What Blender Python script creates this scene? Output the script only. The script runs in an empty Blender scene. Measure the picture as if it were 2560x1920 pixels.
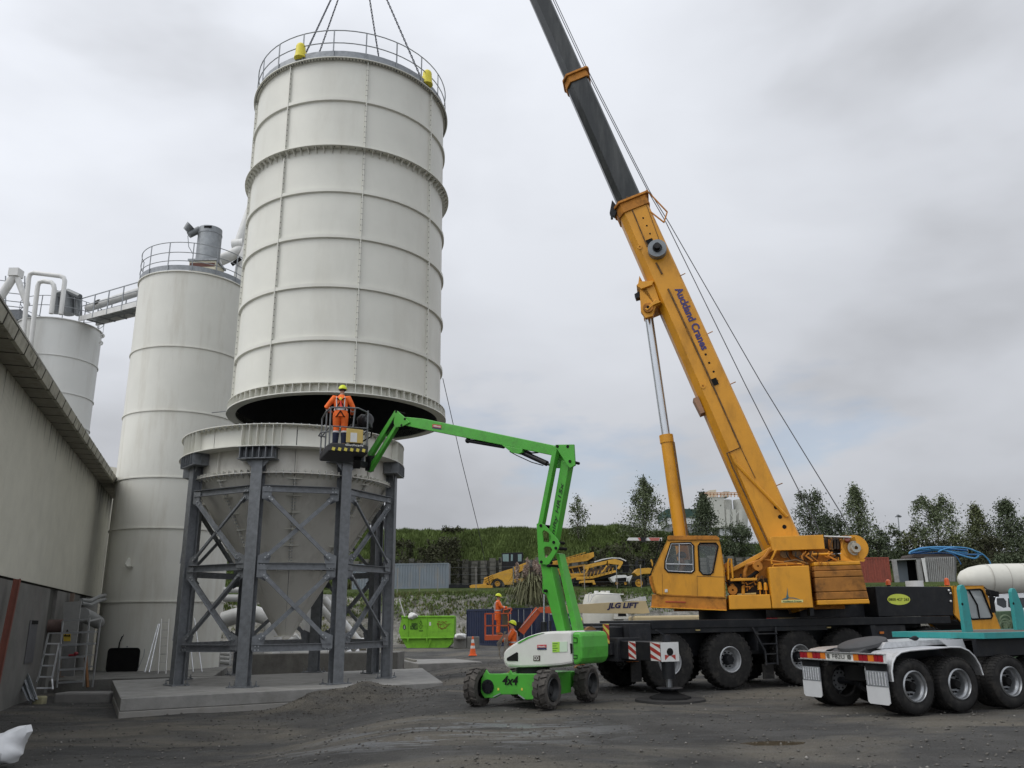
import bpy, math, random
import numpy as np
from mathutils import Vector, Matrix, Quaternion
random.seed(7)
rng = np.random.default_rng(11)
SC = bpy.context.scene
COL = SC.collection
PI = math.pi
# ---------------------------------------------------------------- camera
F = 2050.0; EYE = 1.85; ROLL = 0.0134; TH = math.atan((1547.0-960)/F)
_fw = Vector((0, math.cos(TH), math.sin(TH))); _u0 = Vector((0, -math.sin(TH), math.cos(TH))); _r0 = Vector((1, 0, 0))
_R = _r0*math.cos(ROLL) - _u0*math.sin(ROLL); _U = _u0*math.cos(ROLL) + _r0*math.sin(ROLL)
cam = bpy.data.objects.new('camera', bpy.data.cameras.new('camera')); COL.objects.link(cam)
cam.data.sensor_width = 36.0; cam.data.lens = F/2560*36; cam.data.clip_end = 4000; cam.data.clip_start = 0.1
m3 = Matrix((_R, _U, -_fw)).transposed()
cam.matrix_world = Matrix.Translation((0, 0, EYE)) @ m3.to_4x4()
SC.camera = cam
# ---------------------------------------------------------------- sky, sun, exposure
SC.view_settings.view_transform = 'Standard'; SC.view_settings.look = 'None'
SC.view_settings.gamma = 1.0; SC.view_settings.exposure = 0.36; SC.view_settings.use_curve_mapping = False
SUN_EL, SUN_AZ = math.radians(52), math.radians(-112)      # azimuth from +Y, to the left and a little behind the camera
world = bpy.data.worlds.new('World'); SC.world = world; world.use_nodes = True
nt = world.node_tree; nt.nodes.clear(); N = nt.nodes.new; Lk = nt.links.new
out = N('ShaderNodeOutputWorld'); bg = N('ShaderNodeBackground'); bg.inputs['Strength'].default_value = 0.1
sky = N('ShaderNodeTexSky'); sky.sky_type = 'NISHITA'; sky.sun_disc = False
sky.sun_elevation = SUN_EL; sky.sun_rotation = SUN_AZ
tc = N('ShaderNodeTexCoord'); mp = N('ShaderNodeMapping'); mp.inputs['Scale'].default_value = (1.0, 1.0, 2.1)
mp.inputs['Location'].default_value = (3.1, 1.7, 0.4)
Lk(tc.outputs['Generated'], mp.inputs['Vector'])
n1 = N('ShaderNodeTexNoise'); n1.inputs['Scale'].default_value = 2.1; n1.inputs['Detail'].default_value = 5; n1.inputs['Roughness'].default_value = .48; n1.inputs['Distortion'].default_value = .2
Lk(mp.outputs[0], n1.inputs['Vector'])
r1 = N('ShaderNodeValToRGB'); e = r1.color_ramp.elements
e[0].position = .30; e[0].color = (3.2, 3.3, 3.52, 1); e[1].position = .64; e[1].color = (4.95, 5.13, 5.5, 1)
x_ = e.new(.48); x_.color = (4.4, 4.56, 4.9, 1)
Lk(n1.outputs['Fac'], r1.inputs['Fac'])
# brighter towards the sun side (left), duller to the right
sp = N('ShaderNodeSeparateXYZ'); Lk(tc.outputs['Generated'], sp.inputs[0])
mr = N('ShaderNodeMapRange'); mr.inputs['From Min'].default_value = -1.0; mr.inputs['From Max'].default_value = 1.0
mr.inputs['To Min'].default_value = 1.2; mr.inputs['To Max'].default_value = .82
Lk(sp.outputs['X'], mr.inputs['Value'])
mz = N('ShaderNodeMapRange'); mz.inputs['From Min'].default_value = 0.0; mz.inputs['From Max'].default_value = 1.0
mz.inputs['To Min'].default_value = 0.97; mz.inputs['To Max'].default_value = 1.5
Lk(sp.outputs['Z'], mz.inputs['Value'])
mm = N('ShaderNodeMath'); mm.operation = 'MULTIPLY'; Lk(mr.outputs[0], mm.inputs[0]); Lk(mz.outputs[0], mm.inputs[1])
vm = N('ShaderNodeVectorMath'); vm.operation = 'SCALE'; Lk(r1.outputs['Color'], vm.inputs[0])
my_ = N('ShaderNodeMapRange'); my_.inputs['From Min'].default_value = -1.0; my_.inputs['From Max'].default_value = 1.0
my_.inputs['To Min'].default_value = 1.6; my_.inputs['To Max'].default_value = .97; Lk(sp.outputs['Y'], my_.inputs['Value'])
mm2 = N('ShaderNodeMath'); mm2.operation = 'MULTIPLY'; Lk(mm.outputs[0], mm2.inputs[0]); Lk(my_.outputs[0], mm2.inputs[1]); Lk(mm2.outputs[0], vm.inputs['Scale'])
# small gaps low in the cloud where the blue sky shows
n2 = N('ShaderNodeTexNoise'); n2.inputs['Scale'].default_value = 3.4; n2.inputs['Detail'].default_value = 5; n2.inputs['Roughness'].default_value = .55
mp2 = N('ShaderNodeMapping'); mp2.inputs['Scale'].default_value = (1, 1, 3.0); mp2.inputs['Location'].default_value = (0.0, 0.35, 0.15)
Lk(tc.outputs['Generated'], mp2.inputs['Vector']); Lk(mp2.outputs[0], n2.inputs['Vector'])
r2 = N('ShaderNodeValToRGB'); r2.color_ramp.elements[0].position = .60; r2.color_ramp.elements[1].position = .70
Lk(n2.outputs['Fac'], r2.inputs['Fac'])
r3 = N('ShaderNodeValToRGB'); r3.color_ramp.elements[0].position = .22; r3.color_ramp.elements[0].color = (1, 1, 1, 1); r3.color_ramp.elements[1].position = .34; r3.color_ramp.elements[1].color = (0, 0, 0, 1)
Lk(sp.outputs['Z'], r3.inputs['Fac'])
mg = N('ShaderNodeMath'); mg.operation = 'MULTIPLY'; Lk(r2.outputs['Color'], mg.inputs[0]); Lk(r3.outputs['Color'], mg.inputs[1])
mg2 = N('ShaderNodeMath'); mg2.operation = 'MULTIPLY'; mg2.inputs[1].default_value = .35; Lk(mg.outputs[0], mg2.inputs[0])
mx = N('ShaderNodeMixRGB'); Lk(mg2.outputs[0], mx.inputs['Fac']); Lk(vm.outputs[0], mx.inputs['Color1']); Lk(sky.outputs[0], mx.inputs['Color2'])
Lk(mx.outputs[0], bg.inputs['Color']); Lk(bg.outputs[0], out.inputs['Surface'])
sun = bpy.data.objects.new('sun', bpy.data.lights.new('sun', 'SUN')); COL.objects.link(sun)
sun.data.energy = 1.1; sun.data.angle = math.radians(40); sun.data.color = (1.0, .965, .91)
_sd = Vector((math.sin(SUN_AZ)*math.cos(SUN_EL), math.cos(SUN_AZ)*math.cos(SUN_EL), math.sin(SUN_EL)))
sun.rotation_euler = _sd.to_track_quat('Z', 'Y').to_euler(); sun.location = (-20, -10, 60)

# ---------------------------------------------------------------- measuring helpers (photo pixel -> point on a known plane)
def ray(x, y): return _fw + _R*((x-1280)/F) + _U*((960-y)/F)
def atD(x, y, d): return Vector((0, 0, EYE)) + ray(x, y)*d
def atY(x, y, Y): r = ray(x, y); return Vector((0, 0, EYE)) + r*(Y/r.y)
def atZ(x, y, z): r = ray(x, y); return Vector((0, 0, EYE)) + r*((z-EYE)/r.z)
def onplane(x, y, p0, n):
    r = ray(x, y); o = Vector((0, 0, EYE)); return o + r*((Vector(p0)-o).dot(n)/r.dot(n))

# ---------------------------------------------------------------- materials
_mats = {}
def M(name, col, rough=.55, metal=0., var=.12, scale=4., dirt=None, dscale=2., damt=.5, streak=0., bump=0., bscale=60., spec=.4, coat=0., emit=None):
    if name in _mats: return _mats[name]
    m = bpy.data.materials.new(name); m.use_nodes = True; t = m.node_tree; nd = t.nodes; lk = t.links.new
    b = nd['Principled BSDF']; b.inputs['Roughness'].default_value = rough; b.inputs['Metallic'].default_value = metal
    b.inputs['Specular IOR Level'].default_value = spec
    if coat: b.inputs['Coat Weight'].default_value = coat; b.inputs['Coat Roughness'].default_value = .15
    co = nd.new('ShaderNodeTexCoord'); src = co.outputs['Object']
    ns = nd.new('ShaderNodeTexNoise'); ns.inputs['Scale'].default_value = scale; ns.inputs['Detail'].default_value = 6; ns.inputs['Roughness'].default_value = .6
    lk(src, ns.inputs['Vector'])
    rp = nd.new('ShaderNodeValToRGB'); rp.color_ramp.elements[0].position = .3; rp.color_ramp.elements[1].position = .7
    rp.color_ramp.elements[0].color = (*[max(0, c*(1-var)) for c in col], 1); rp.color_ramp.elements[1].color = (*[min(1, c*(1+var)) for c in col], 1)
    lk(ns.outputs['Fac'], rp.inputs['Fac']); cur = rp.outputs['Color']
    if dirt:
        mpn = nd.new('ShaderNodeMapping'); lk(src, mpn.inputs['Vector'])
        if streak: mpn.inputs['Scale'].default_value = (1, 1, 1/streak)
        n2 = nd.new('ShaderNodeTexNoise'); n2.inputs['Scale'].default_value = dscale; n2.inputs['Detail'].default_value = 8; n2.inputs['Roughness'].default_value = .68
        lk(mpn.outputs[0], n2.inputs['Vector'])
        r2 = nd.new('ShaderNodeValToRGB'); r2.color_ramp.elements[0].position = .5; r2.color_ramp.elements[1].position = .72
        r2.color_ramp.elements[1].color = (damt, damt, damt, 1); lk(n2.outputs['Fac'], r2.inputs['Fac'])
        mx = nd.new('ShaderNodeMixRGB'); lk(r2.outputs['Color'], mx.inputs['Fac']); lk(cur, mx.inputs['Color1']); mx.inputs['Color2'].default_value = (*dirt, 1)
        cur = mx.outputs['Color']
        mr = nd.new('ShaderNodeMapRange'); mr.inputs['To Min'].default_value = rough; mr.inputs['To Max'].default_value = min(1, rough+.35)
        lk(r2.outputs['Color'], mr.inputs['Value']); lk(mr.outputs[0], b.inputs['Roughness'])
    lk(cur, b.inputs['Base Color'])
    if bump:
        n3 = nd.new('ShaderNodeTexNoise'); n3.inputs['Scale'].default_value = bscale; n3.inputs['Detail'].default_value = 5
        lk(src, n3.inputs['Vector']); bp = nd.new('ShaderNodeBump'); bp.inputs['Strength'].default_value = bump; bp.inputs['Distance'].default_value = .02
        lk(n3.outputs['Fac'], bp.inputs['Height']); lk(bp.outputs[0], b.inputs['Normal'])
    if emit: b.inputs['Emission Color'].default_value = (*emit[:3], 1); b.inputs['Emission Strength'].default_value = emit[3]
    _mats[name] = m; return m
def glass(name, col=(.5, .55, .55), rough=.05, alpha=.55):
    if name in _mats: return _mats[name]
    m = bpy.data.materials.new(name); m.use_nodes = True; t = m.node_tree; nd = t.nodes
    b = nd['Principled BSDF']; b.inputs['Base Color'].default_value = (*col, 1); b.inputs['Roughness'].default_value = rough; b.inputs['Alpha'].default_value = alpha
    b.inputs['Specular IOR Level'].default_value = .8
    _mats[name] = m; return m
SILO = M('silo_paint', (.65, .645, .58), .42, var=.05, scale=.6, dirt=(.50, .48, .41), dscale=.9, damt=.35, streak=5, bump=.02, bscale=1.5)
SILO2 = M('old_silo_paint', (.64, .635, .58), .5, var=.05, scale=.5, dirt=(.42, .385, .31), dscale=1.2, damt=.5, streak=7, bump=.03, bscale=2)
SILO3 = M('far_silo_paint', (.64, .645, .62), .5, var=.04, scale=.5, dirt=(.42, .40, .36), dscale=1.2, damt=.35, streak=7)
HOPPER = M('hopper_paint', (.60, .585, .53), .45, var=.06, scale=.8, dirt=(.27, .25, .21), dscale=1.6, damt=.5, streak=3)
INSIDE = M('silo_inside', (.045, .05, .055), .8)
STEEL = M('galvanised_steel', (.17, .18, .19), .5, .3, var=.22, scale=7, dirt=(.24, .25, .265), dscale=5, damt=.55)
STEELL = M('galvanised_light', (.26, .275, .29), .5, .3, var=.15, scale=9, dirt=(.16, .17, .18), dscale=6, damt=.5)
BOLT = M('bolt_steel', (.42, .44, .45), .4, .6)
BOLTD = M('bolt_dark', (.09, .09, .085), .6)
WHITEP = M('white_paint', (.62, .62, .60), .45, var=.05, dirt=(.36, .34, .30), damt=.4, streak=4)
ALU = M('aluminium', (.50, .51, .52), .35, .7, var=.1)
CONC = M('concrete', (.245, .24, .225), .85, var=.16, scale=2.2, dirt=(.13, .125, .11), dscale=1.4, damt=.6, bump=.35, bscale=25)
CONCD = M('old_concrete', (.15, .147, .135), .9, var=.2, scale=1.6, dirt=(.06, .058, .05), dscale=1.1, damt=.75, streak=2, bump=.4, bscale=18)
BLACK = M('black_paint', (.009, .010, .012), .45, var=.25, dirt=(.045, .042, .037), dscale=3, damt=.4, spec=.25)
BLACKM = M('black_matt', (.010, .010, .010), .85, var=.2, spec=.15)
RUBBER = M('rubber', (.020, .0195, .019), .85, var=.25, scale=8, dirt=(.07, .064, .055), dscale=4, damt=.55, spec=.2, bump=.1, bscale=90)
YEL = M('crane_yellow', (.60, .268, .012), .45, var=.09, scale=1.3, dirt=(.30, .135, .015), dscale=2.2, damt=.6, streak=2.5, coat=.1)
YELD = M('worn_yellow', (.42, .165, .018), .7, var=.25, scale=4, dirt=(.07, .035, .018), dscale=2.6, damt=.92)
CHROME = M('chrome', (.50, .52, .54), .22, .85, var=.04)
HOOKY = M('lug_yellow', (.70, .60, .05), .5, var=.08)
GREEN = M('lift_green', (.065, .33, .035), .42, var=.10, scale=2, coat=.1, dirt=(.06, .16, .04), dscale=3.5, damt=.6)
LIME = M('skip_lime', (.19, .46, .03), .5, var=.1, scale=2, dirt=(.10, .22, .03), dscale=2.5, damt=.6)

# ---------------------------------------------------------------- mesh builder
class MB:
    def __init__(s): s.v = []; s.f = []
    def add(s, vs, fs):
        o = len(s.v); s.v += [tuple(v) for v in vs]; s.f += [tuple(i+o for i in f) for f in fs]; return s
    def box(s, a, b):
        (x0, y0, z0), (x1, y1, z1) = a, b
        return s.add([(x0, y0, z0), (x1, y0, z0), (x1, y1, z0), (x0, y1, z0), (x0, y0, z1), (x1, y0, z1), (x1, y1, z1), (x0, y1, z1)],
                     [(0, 3, 2, 1), (4, 5, 6, 7), (0, 1, 5, 4), (1, 2, 6, 5), (2, 3, 7, 6), (3, 0, 4, 7)])
    def bar(s, p, q, w, h=None, up=(0, 0, 1)):
        p = Vector(p); q = Vector(q); h = w if h is None else h; d = (q-p).normalized(); up = Vector(up)
        if abs(d.dot(up)) > .98: up = Vector((1, 0, 0)) if abs(d.x) < .9 else Vector((0, 1, 0))
        a = d.cross(up).normalized()*w/2; b = a.normalized().cross(d).normalized()*h/2
        return s.add([p-a-b, p+a-b, p+a+b, p-a+b, q-a-b, q+a-b, q+a+b, q-a+b],
                     [(0, 3, 2, 1), (4, 5, 6, 7), (0, 1, 5, 4), (1, 2, 6, 5), (2, 3, 7, 6), (3, 0, 4, 7)])
    def cyl(s, p, q, r, r2=None, seg=14, caps=True):
        p = Vector(p); q = Vector(q); r2 = r if r2 is None else r2; d = (q-p).normalized()
        up = Vector((0, 0, 1)) if abs(d.z) < .9 else Vector((1, 0, 0)); a = d.cross(up).normalized(); b = d.cross(a)
        vs = [p+(a*math.cos(t)+b*math.sin(t))*r for t in [2*PI*i/seg for i in range(seg)]] + [q+(a*math.cos(t)+b*math.sin(t))*r2 for t in [2*PI*i/seg for i in range(seg)]]
        fs = [(i, (i+1) % seg, seg+(i+1) % seg, seg+i) for i in range(seg)]
        if caps: fs += [tuple(range(seg))[::-1], tuple(range(seg, 2*seg))]
        return s.add(vs, fs)
    def tube(s, pts, r, seg=8, closed=False):
        pts = [Vector(p) for p in pts]; n = len(pts); rr = r if isinstance(r, (list, tuple)) else [r]*n
        prev = None; rings = []
        for i in range(n):
            if closed: d = pts[(i+1) % n]-pts[i-1]
            else: d = pts[min(i+1, n-1)]-pts[max(i-1, 0)]
            d.normalize()
            if prev is None: up = Vector((0, 0, 1)) if abs(d.z) < .9 else Vector((1, 0, 0)); a = d.cross(up).normalized()
            else: a = (prev-d*prev.dot(d)).normalized()
            prev = a; b = d.cross(a); rings.append([pts[i]+(a*math.cos(2*PI*k/seg)+b*math.sin(2*PI*k/seg))*rr[i] for k in range(seg)])
        vs = [v for rg in rings for v in rg]; fs = []
        for i in range(n if closed else n-1):
            o = i*seg; o2 = ((i+1) % n)*seg
            fs += [(o+k, o+(k+1) % seg, o2+(k+1) % seg, o2+k) for k in range(seg)]
        if not closed: fs += [tuple(range(seg))[::-1], tuple((n-1)*seg+k for k in range(seg))]
        return s.add(vs, fs)
    def lathe(s, prof, c=(0, 0, 0), axis='z', seg=32, a0=0., a1=2*PI, close=False):
        full = abs(a1-a0-2*PI) < 1e-6; n = seg if full else seg+1; vs = []
        for i in range(n):
            t = a0+(a1-a0)*i/seg; ct, st = math.cos(t), math.sin(t)
            for r, h in prof:
                if axis == 'z': p = (c[0]+r*ct, c[1]+r*st, c[2]+h)
                elif axis == 'y': p = (c[0]+r*ct, c[1]+h, c[2]+r*st)
                else: p = (c[0]+h, c[1]+r*ct, c[2]+r*st)
                vs.append(p)
        m = len(prof); fs = []; mm = m if close else m-1
        for i in range(seg):
            j = (i+1) % n
            for k in range(mm):
                k2 = (k+1) % m; fs.append((i*m+k, j*m+k, j*m+k2, i*m+k2))
        if close and not full: fs += [tuple(range(m)), tuple((n-1)*m+k for k in range(m))[::-1]]
        return s.add(vs, fs)
    def prism(s, poly, d, tf=None):
        """poly: list of 3D points, extruded by vector d"""
        d = Vector(d); a = [Vector(p) for p in poly]; n = len(a)
        return s.add(a+[p+d for p in a], [tuple(range(n))[::-1], tuple(range(n, 2*n))]+[(i, (i+1) % n, n+(i+1) % n, n+i) for i in range(n)])
    def ball(s, c, r, seg=12, rings=8, top=False):
        rx, ry, rz = (r, r, r) if not isinstance(r, (tuple, list)) else r; c = Vector(c); vs = []; fs = []
        for i in range(rings+1):
            ph = (PI/2 if top else PI)*i/rings
            for k in range(seg):
                t = 2*PI*k/seg; vs.append(c+Vector((rx*math.sin(ph)*math.cos(t), ry*math.sin(ph)*math.sin(t), rz*math.cos(ph))))
        for i in range(rings):
            for k in range(seg): fs.append((i*seg+k, (i+1)*seg+k, (i+1)*seg+(k+1) % seg, i*seg+(k+1) % seg))
        return s.add(vs, fs)
    def ibeam(s, p, q, w, h, t=.02, up=(0, 0, 1)):
        """w flange width, h depth (along 'up' side axis)"""
        p = Vector(p); q = Vector(q); d = (q-p).normalized(); up = Vector(up); a = d.cross(up).normalized(); b = a.cross(d).normalized()
        for sg in (-1, 1):
            c = b*(sg*(h/2-t/2)); s.bar(p+c, q+c, w, t, up=b)
        s.bar(p, q, t, h-2*t, up=b); return s
    def xf(s, m):
        s.v = [tuple(m @ Vector(v)) for v in s.v]; return s
def tagp(o, label=None, cat=None, group=None, kind=None):
    if label: o['label'] = label
    if cat: o['category'] = cat
    if group: o['group'] = group
    if kind: o['kind'] = kind
    return o
def rootof(o):
    m = o.matrix_basis.copy(); p = o.parent
    while p: m = p.matrix_basis @ m; p = p.parent
    return m
def O(name, mb, mat, parent=None, smooth=False, bevel=0., wc=True, kind=None, label=None, auto=True):
    """link a mesh builder as one object; wc: vertices are in world coordinates"""
    me = bpy.data.meshes.new(name); vs = mb.v
    if parent is not None and wc:
        inv = rootof(parent).inverted(); vs = [tuple(inv @ Vector(v)) for v in vs]
    me.from_pydata(vs, [], mb.f); me.update()
    me.materials.append(mat)
    if smooth:
        me.polygons.foreach_set('use_smooth', [True]*len(me.polygons))
        try: me.set_sharp_from_angle(angle=math.radians(38))
        except Exception: pass
    o = bpy.data.objects.new(name, me); COL.objects.link(o)
    if parent is not None: o.parent = parent
    if bevel:
        md = o.modifiers.new('bevel', 'BEVEL'); md.width = bevel; md.segments = 2; md.limit_method = 'ANGLE'; md.angle_limit = math.radians(40)
    if kind: o['kind'] = kind
    if label: o['label'] = label
    return o
def T(name, label, cat, loc=(0, 0, 0), yaw=0., group=None):
    o = bpy.data.objects.new(name, None); COL.objects.link(o); o.empty_display_size = .2
    o.matrix_basis = Matrix.Translation(loc) @ Matrix.Rotation(yaw, 4, 'Z')
    return tagp(o, label, cat, group)
def share(src, parent, name=None, mat=None, loc=None):
    o = src.copy(); COL.objects.link(o); o.parent = parent
    if loc is not None: o.location = loc
    return o
def tree_copy(o, parent=None):
    c = o.copy(); COL.objects.link(c); c.parent = parent
    for ch in list(KIDS.get(o.name, [])) if False else [x for x in bpy.data.objects if x.parent == o]: tree_copy(ch, c)
    return c
def text(name, s, origin, xd, yd, height, mat, parent=None, width=None, ext=.003, bold=.0, shear=0., wc=True, label=None, center=False):
    cu = bpy.data.curves.new(name, 'FONT'); cu.body = s; cu.size = 1.0; cu.extrude = 0; cu.offset = bold; cu.shear = shear; cu.resolution_u = 3
    to = bpy.data.objects.new(name, cu); COL.objects.link(to); bpy.context.view_layer.update()
    me0 = bpy.data.meshes.new_from_object(to.evaluated_get(bpy.context.evaluated_depsgraph_get())); bpy.data.objects.remove(to)
    vs = [v.co.copy() for v in me0.vertices]; fs = [tuple(p.vertices) for p in me0.polygons]; bpy.data.meshes.remove(me0)
    if not vs: return None
    x0 = min(v.x for v in vs); x1 = max(v.x for v in vs); y0 = min(v.y for v in vs); y1 = max(v.y for v in vs)
    hs = height/(y1-y0); ws = hs if width is None else width/(x1-x0)
    xd = Vector(xd).normalized(); yd = Vector(yd).normalized(); n = xd.cross(yd); og = Vector(origin); cx = (x1-x0)*ws/2 if center else 0; cy = height/2 if center else 0
    mb = MB(); mb.add([og+xd*((v.x-x0)*ws-cx)+yd*((v.y-y0)*hs-cy)+n*ext for v in vs], fs)
    return O(name, mb, mat, parent, wc=wc, label=label)
def npobj(name, V, Fc, mat, parent=None, kind=None, smooth=False):
    me = bpy.data.meshes.new(name); k = Fc.shape[1]
    me.vertices.add(len(V)); me.vertices.foreach_set('co', V.astype(np.float32).ravel())
    me.loops.add(Fc.size); me.loops.foreach_set('vertex_index', Fc.astype(np.int32).ravel())
    me.polygons.add(len(Fc)); me.polygons.foreach_set('loop_start', np.arange(0, Fc.size, k, dtype=np.int32)); me.polygons.foreach_set('loop_total', np.full(len(Fc), k, dtype=np.int32))
    me.update(calc_edges=True)
    if smooth: me.polygons.foreach_set('use_smooth', np.ones(len(Fc), dtype=bool))
    if isinstance(mat, (list, tuple)):
        for m in mat: me.materials.append(m)
    else: me.materials.append(mat)
    o = bpy.data.objects.new(name, me); COL.objects.link(o)
    if parent is not None: o.parent = parent
    if kind: o['kind'] = kind
    return o
# ================================================================ ground and terrain
def sst(a, b, x): t = np.clip((x-a)/(b-a), 0, 1); return t*t*(3-2*t)
def vnoise(x, y, s, seed=0):
    x = np.asarray(x, float)*s+seed*17.3; y = np.asarray(y, float)*s+seed*9.1
    xi = np.floor(x); yi = np.floor(y); fx = x-xi; fy = y-yi; fx = fx*fx*(3-2*fx); fy = fy*fy*(3-2*fy)
    h = lambda a, b: np.modf(np.abs(np.sin(a*127.1+b*311.7+seed)*43758.5453))[0]
    return (h(xi, yi)*(1-fx)+h(xi+1, yi)*fx)*(1-fy)+(h(xi, yi+1)*(1-fx)+h(xi+1, yi+1)*fx)*fy
def fbm(x, y, s, o=4, seed=0): return sum(vnoise(x, y, s*2**i, seed+i)*.5**i for i in range(o))/(2-.5**(o-1))-.5
BASE = lambda x: 58+0*np.asarray(x)
def terrain(x, y):
    x = np.asarray(x, float); y = np.asarray(y, float)
    z = -.40*sst(-1.6, -5.0, x-0.0*(y))*(1-sst(44, 54, y))
    z = z*sst(10, 16, y)+(1-sst(10, 16, y))*(-.25*sst(-1, -6, x))
    z = z+fbm(x, y, .35, 4, 3)*.10*(1-sst(50, 60, y))+fbm(x, y, 1.6, 3, 8)*.04-.035*sum(np.exp(-((y-c0-.16*x-.5*np.sin(x*.22+c0))/.13)**2) for c0 in (12.2, 14.1, 16.6, 17.9))*(1-sst(19, 21, y))*(.5+vnoise(x, y, 1.2, 12))
    z = z*(1-np.exp(-(((x-3.9)/.9)**2+((y-13.45)/.5)**2)**2))-.03*np.exp(-(((x-3.9)/.5)**2+((y-13.45)/.22)**2)**2)
    # dirt heap in front of the pad
    z = z+.62*np.exp(-(((x+4.35)/1.5)**2+((y-22.5)/1.0)**2)**1.2)*(1+.5*fbm(x, y, 2.2, 3, 5))
    z = z+.05*np.exp(-(((x+2.2)/1.5)**2+((y-22.2)/1.2)**2))
    # terrace bank: cut face rising to the upper yard, then the grass hill behind
    edge = 69+1.4*fbm(x, y*0, .12, 3, 2)*2+1.0*fbm(x, y, .5, 3, 4)
    z = z+4.15*sst(edge, edge+8.0, y)**.8+.8*sst(78, 87, y) + .9*fbm(x, y, .45, 4, 6)*sst(edge, edge+2, y)*(1-sst(edge+5, edge+8, y))
    hx = 1-sst(14, 34, x)*.33-sst(34, 60, x)*.20
    hill = 8.4*hx*sst(97, 113, y)
    z = z+hill+(.7*fbm(x, y, .18, 4, 9)+.9*fbm(x, y, .6, 3, 19))*sst(97, 104, y)
    return z
def grid(name, xs, ys, mat, kind):
    X, Y = np.meshgrid(xs, ys); Z = terrain(X, Y); V = np.stack([X, Y, Z], -1).reshape(-1, 3)
    nx, ny = len(xs), len(ys); i = np.arange((nx-1)*(ny-1)); r = i//(nx-1); c = i % (nx-1); a = r*nx+c
    return npobj(name, V, np.stack([a, a+1, a+nx+1, a+nx], -1), mat, kind=kind, smooth=True)
def ground_mat():
    m = bpy.data.materials.new('gravel_yard'); m.use_nodes = True; t = m.node_tree; nd = t.nodes; lk = t.links.new; b = nd['Principled BSDF']
    co = nd.new('ShaderNodeTexCoord'); P = co.outputs['Object']
    def noise(s, d=6, r=.6, mapv=None, dist=0.):
        n = nd.new('ShaderNodeTexNoise'); n.inputs['Scale'].default_value = s; n.inputs['Detail'].default_value = d; n.inputs['Roughness'].default_value = r; n.inputs['Distortion'].default_value = dist
        if mapv:
            q = nd.new('ShaderNodeMapping'); q.inputs['Scale'].default_value = mapv; q.inputs['Rotation'].default_value = (0, 0, .12); lk(P, q.inputs['Vector']); lk(q.outputs[0], n.inputs['Vector'])
        else: lk(P, n.inputs['Vector'])
        return n.outputs['Fac']
    def ramp(f, a, ca, bb, cb):
        r = nd.new('ShaderNodeValToRGB'); r.color_ramp.elements[0].position = a; r.color_ramp.elements[1].position = bb
        r.color_ramp.elements[0].color = (*ca, 1); r.color_ramp.elements[1].color = (*cb, 1); lk(f, r.inputs['Fac']); return r.outputs['Color']
    def mix(f, a, c, mode='MIX'):
        x = nd.new('ShaderNodeMixRGB'); x.blend_type = mode
        if isinstance(f, float): x.inputs['Fac'].default_value = f
        else: lk(f, x.inputs['Fac'])
        for k, v in (('Color1', a), ('Color2', c)):
            if isinstance(v, tuple): x.inputs[k].default_value = (*v, 1)
            else: lk(v, x.inputs[k])
        return x.outputs['Color']
    W = (0, 0, 0); O1 = (1, 1, 1)
    base = ramp(noise(.55, 7, .62), .35, (.038, .037, .035), .68, (.082, .079, .073))
    sand = ramp(noise(.3, 6, .6, (.6, 1.2, 1), .6), .48, W, .62, O1)
    c = mix(sand, base, (.135, .122, .098))
    fine = ramp(noise(38, 5, .8), .35, (.55, .55, .55), .7, (1.6, 1.6, 1.6)); c = mix(1.0, c, fine, 'MULTIPLY')
    spk = nd.new('ShaderNodeTexVoronoi'); spk.inputs['Scale'].default_value = 16; lk(P, spk.inputs['Vector'])
    sp2 = ramp(spk.outputs['Distance'], .09, O1, .16, W); pick = ramp(noise(6, 3, .7), .56, W, .66, O1)
    sfac = mix(1.0, sp2, pick, 'MULTIPLY'); c = mix(sfac, c, (.17, .165, .15))
    # wet streaks: smoother, with the sky's pale reflection painted into their colour
    wet = ramp(noise(.9, 8, .75, (.5, 1.6, 1), .8), .50, W, .56, O1)
    near = nd.new('ShaderNodeSeparateXYZ'); lk(P, near.inputs[0])
    gx = nd.new('ShaderNodeMath'); gx.operation = 'MULTIPLY_ADD'; gx.inputs[1].default_value = 1; gx.inputs[2].default_value = 1.1; lk(near.outputs['X'], gx.inputs[0])
    gy = nd.new('ShaderNodeMath'); gy.operation = 'SUBTRACT'; gy.inputs[1].default_value = 15.2; lk(near.outputs['Y'], gy.inputs[0])
    def sq(o, k):
        a = nd.new('ShaderNodeMath'); a.operation = 'MULTIPLY'; lk(o, a.inputs[0]); lk(o, a.inputs[1]); b2 = nd.new('ShaderNodeMath'); b2.operation = 'MULTIPLY'; b2.inputs[1].default_value = k; lk(a.outputs[0], b2.inputs[0]); return b2.outputs[0]
    ad = nd.new('ShaderNodeMath'); lk(sq(gx.outputs[0], .09), ad.inputs[0]); lk(sq(gy.outputs[0], .16), ad.inputs[1])
    zone = ramp(ad.outputs[0], .15, O1, 1.1, (.10, .10, .10)); wetf = mix(1.0, wet, zone, 'MULTIPLY')
    c = mix(wetf, c, (.15, .155, .16))
    lk(c, b.inputs['Base Color'])
    rr = nd.new('ShaderNodeMapRange'); rr.inputs['To Min'].default_value = .88; rr.inputs['To Max'].default_value = .30; lk(wetf, rr.inputs['Value']); lk(rr.outputs[0], b.inputs['Roughness'])
    b.inputs['Specular IOR Level'].default_value = .35
    h = nd.new('ShaderNodeMath'); lk(noise(9, 8, .75), h.inputs[0]); h2 = nd.new('ShaderNodeMath'); h2.operation = 'MULTIPLY'; h2.inputs[1].default_value = .5; lk(noise(60, 4, .8), h2.inputs[0]); lk(h2.outputs[0], h.inputs[1])
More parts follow.
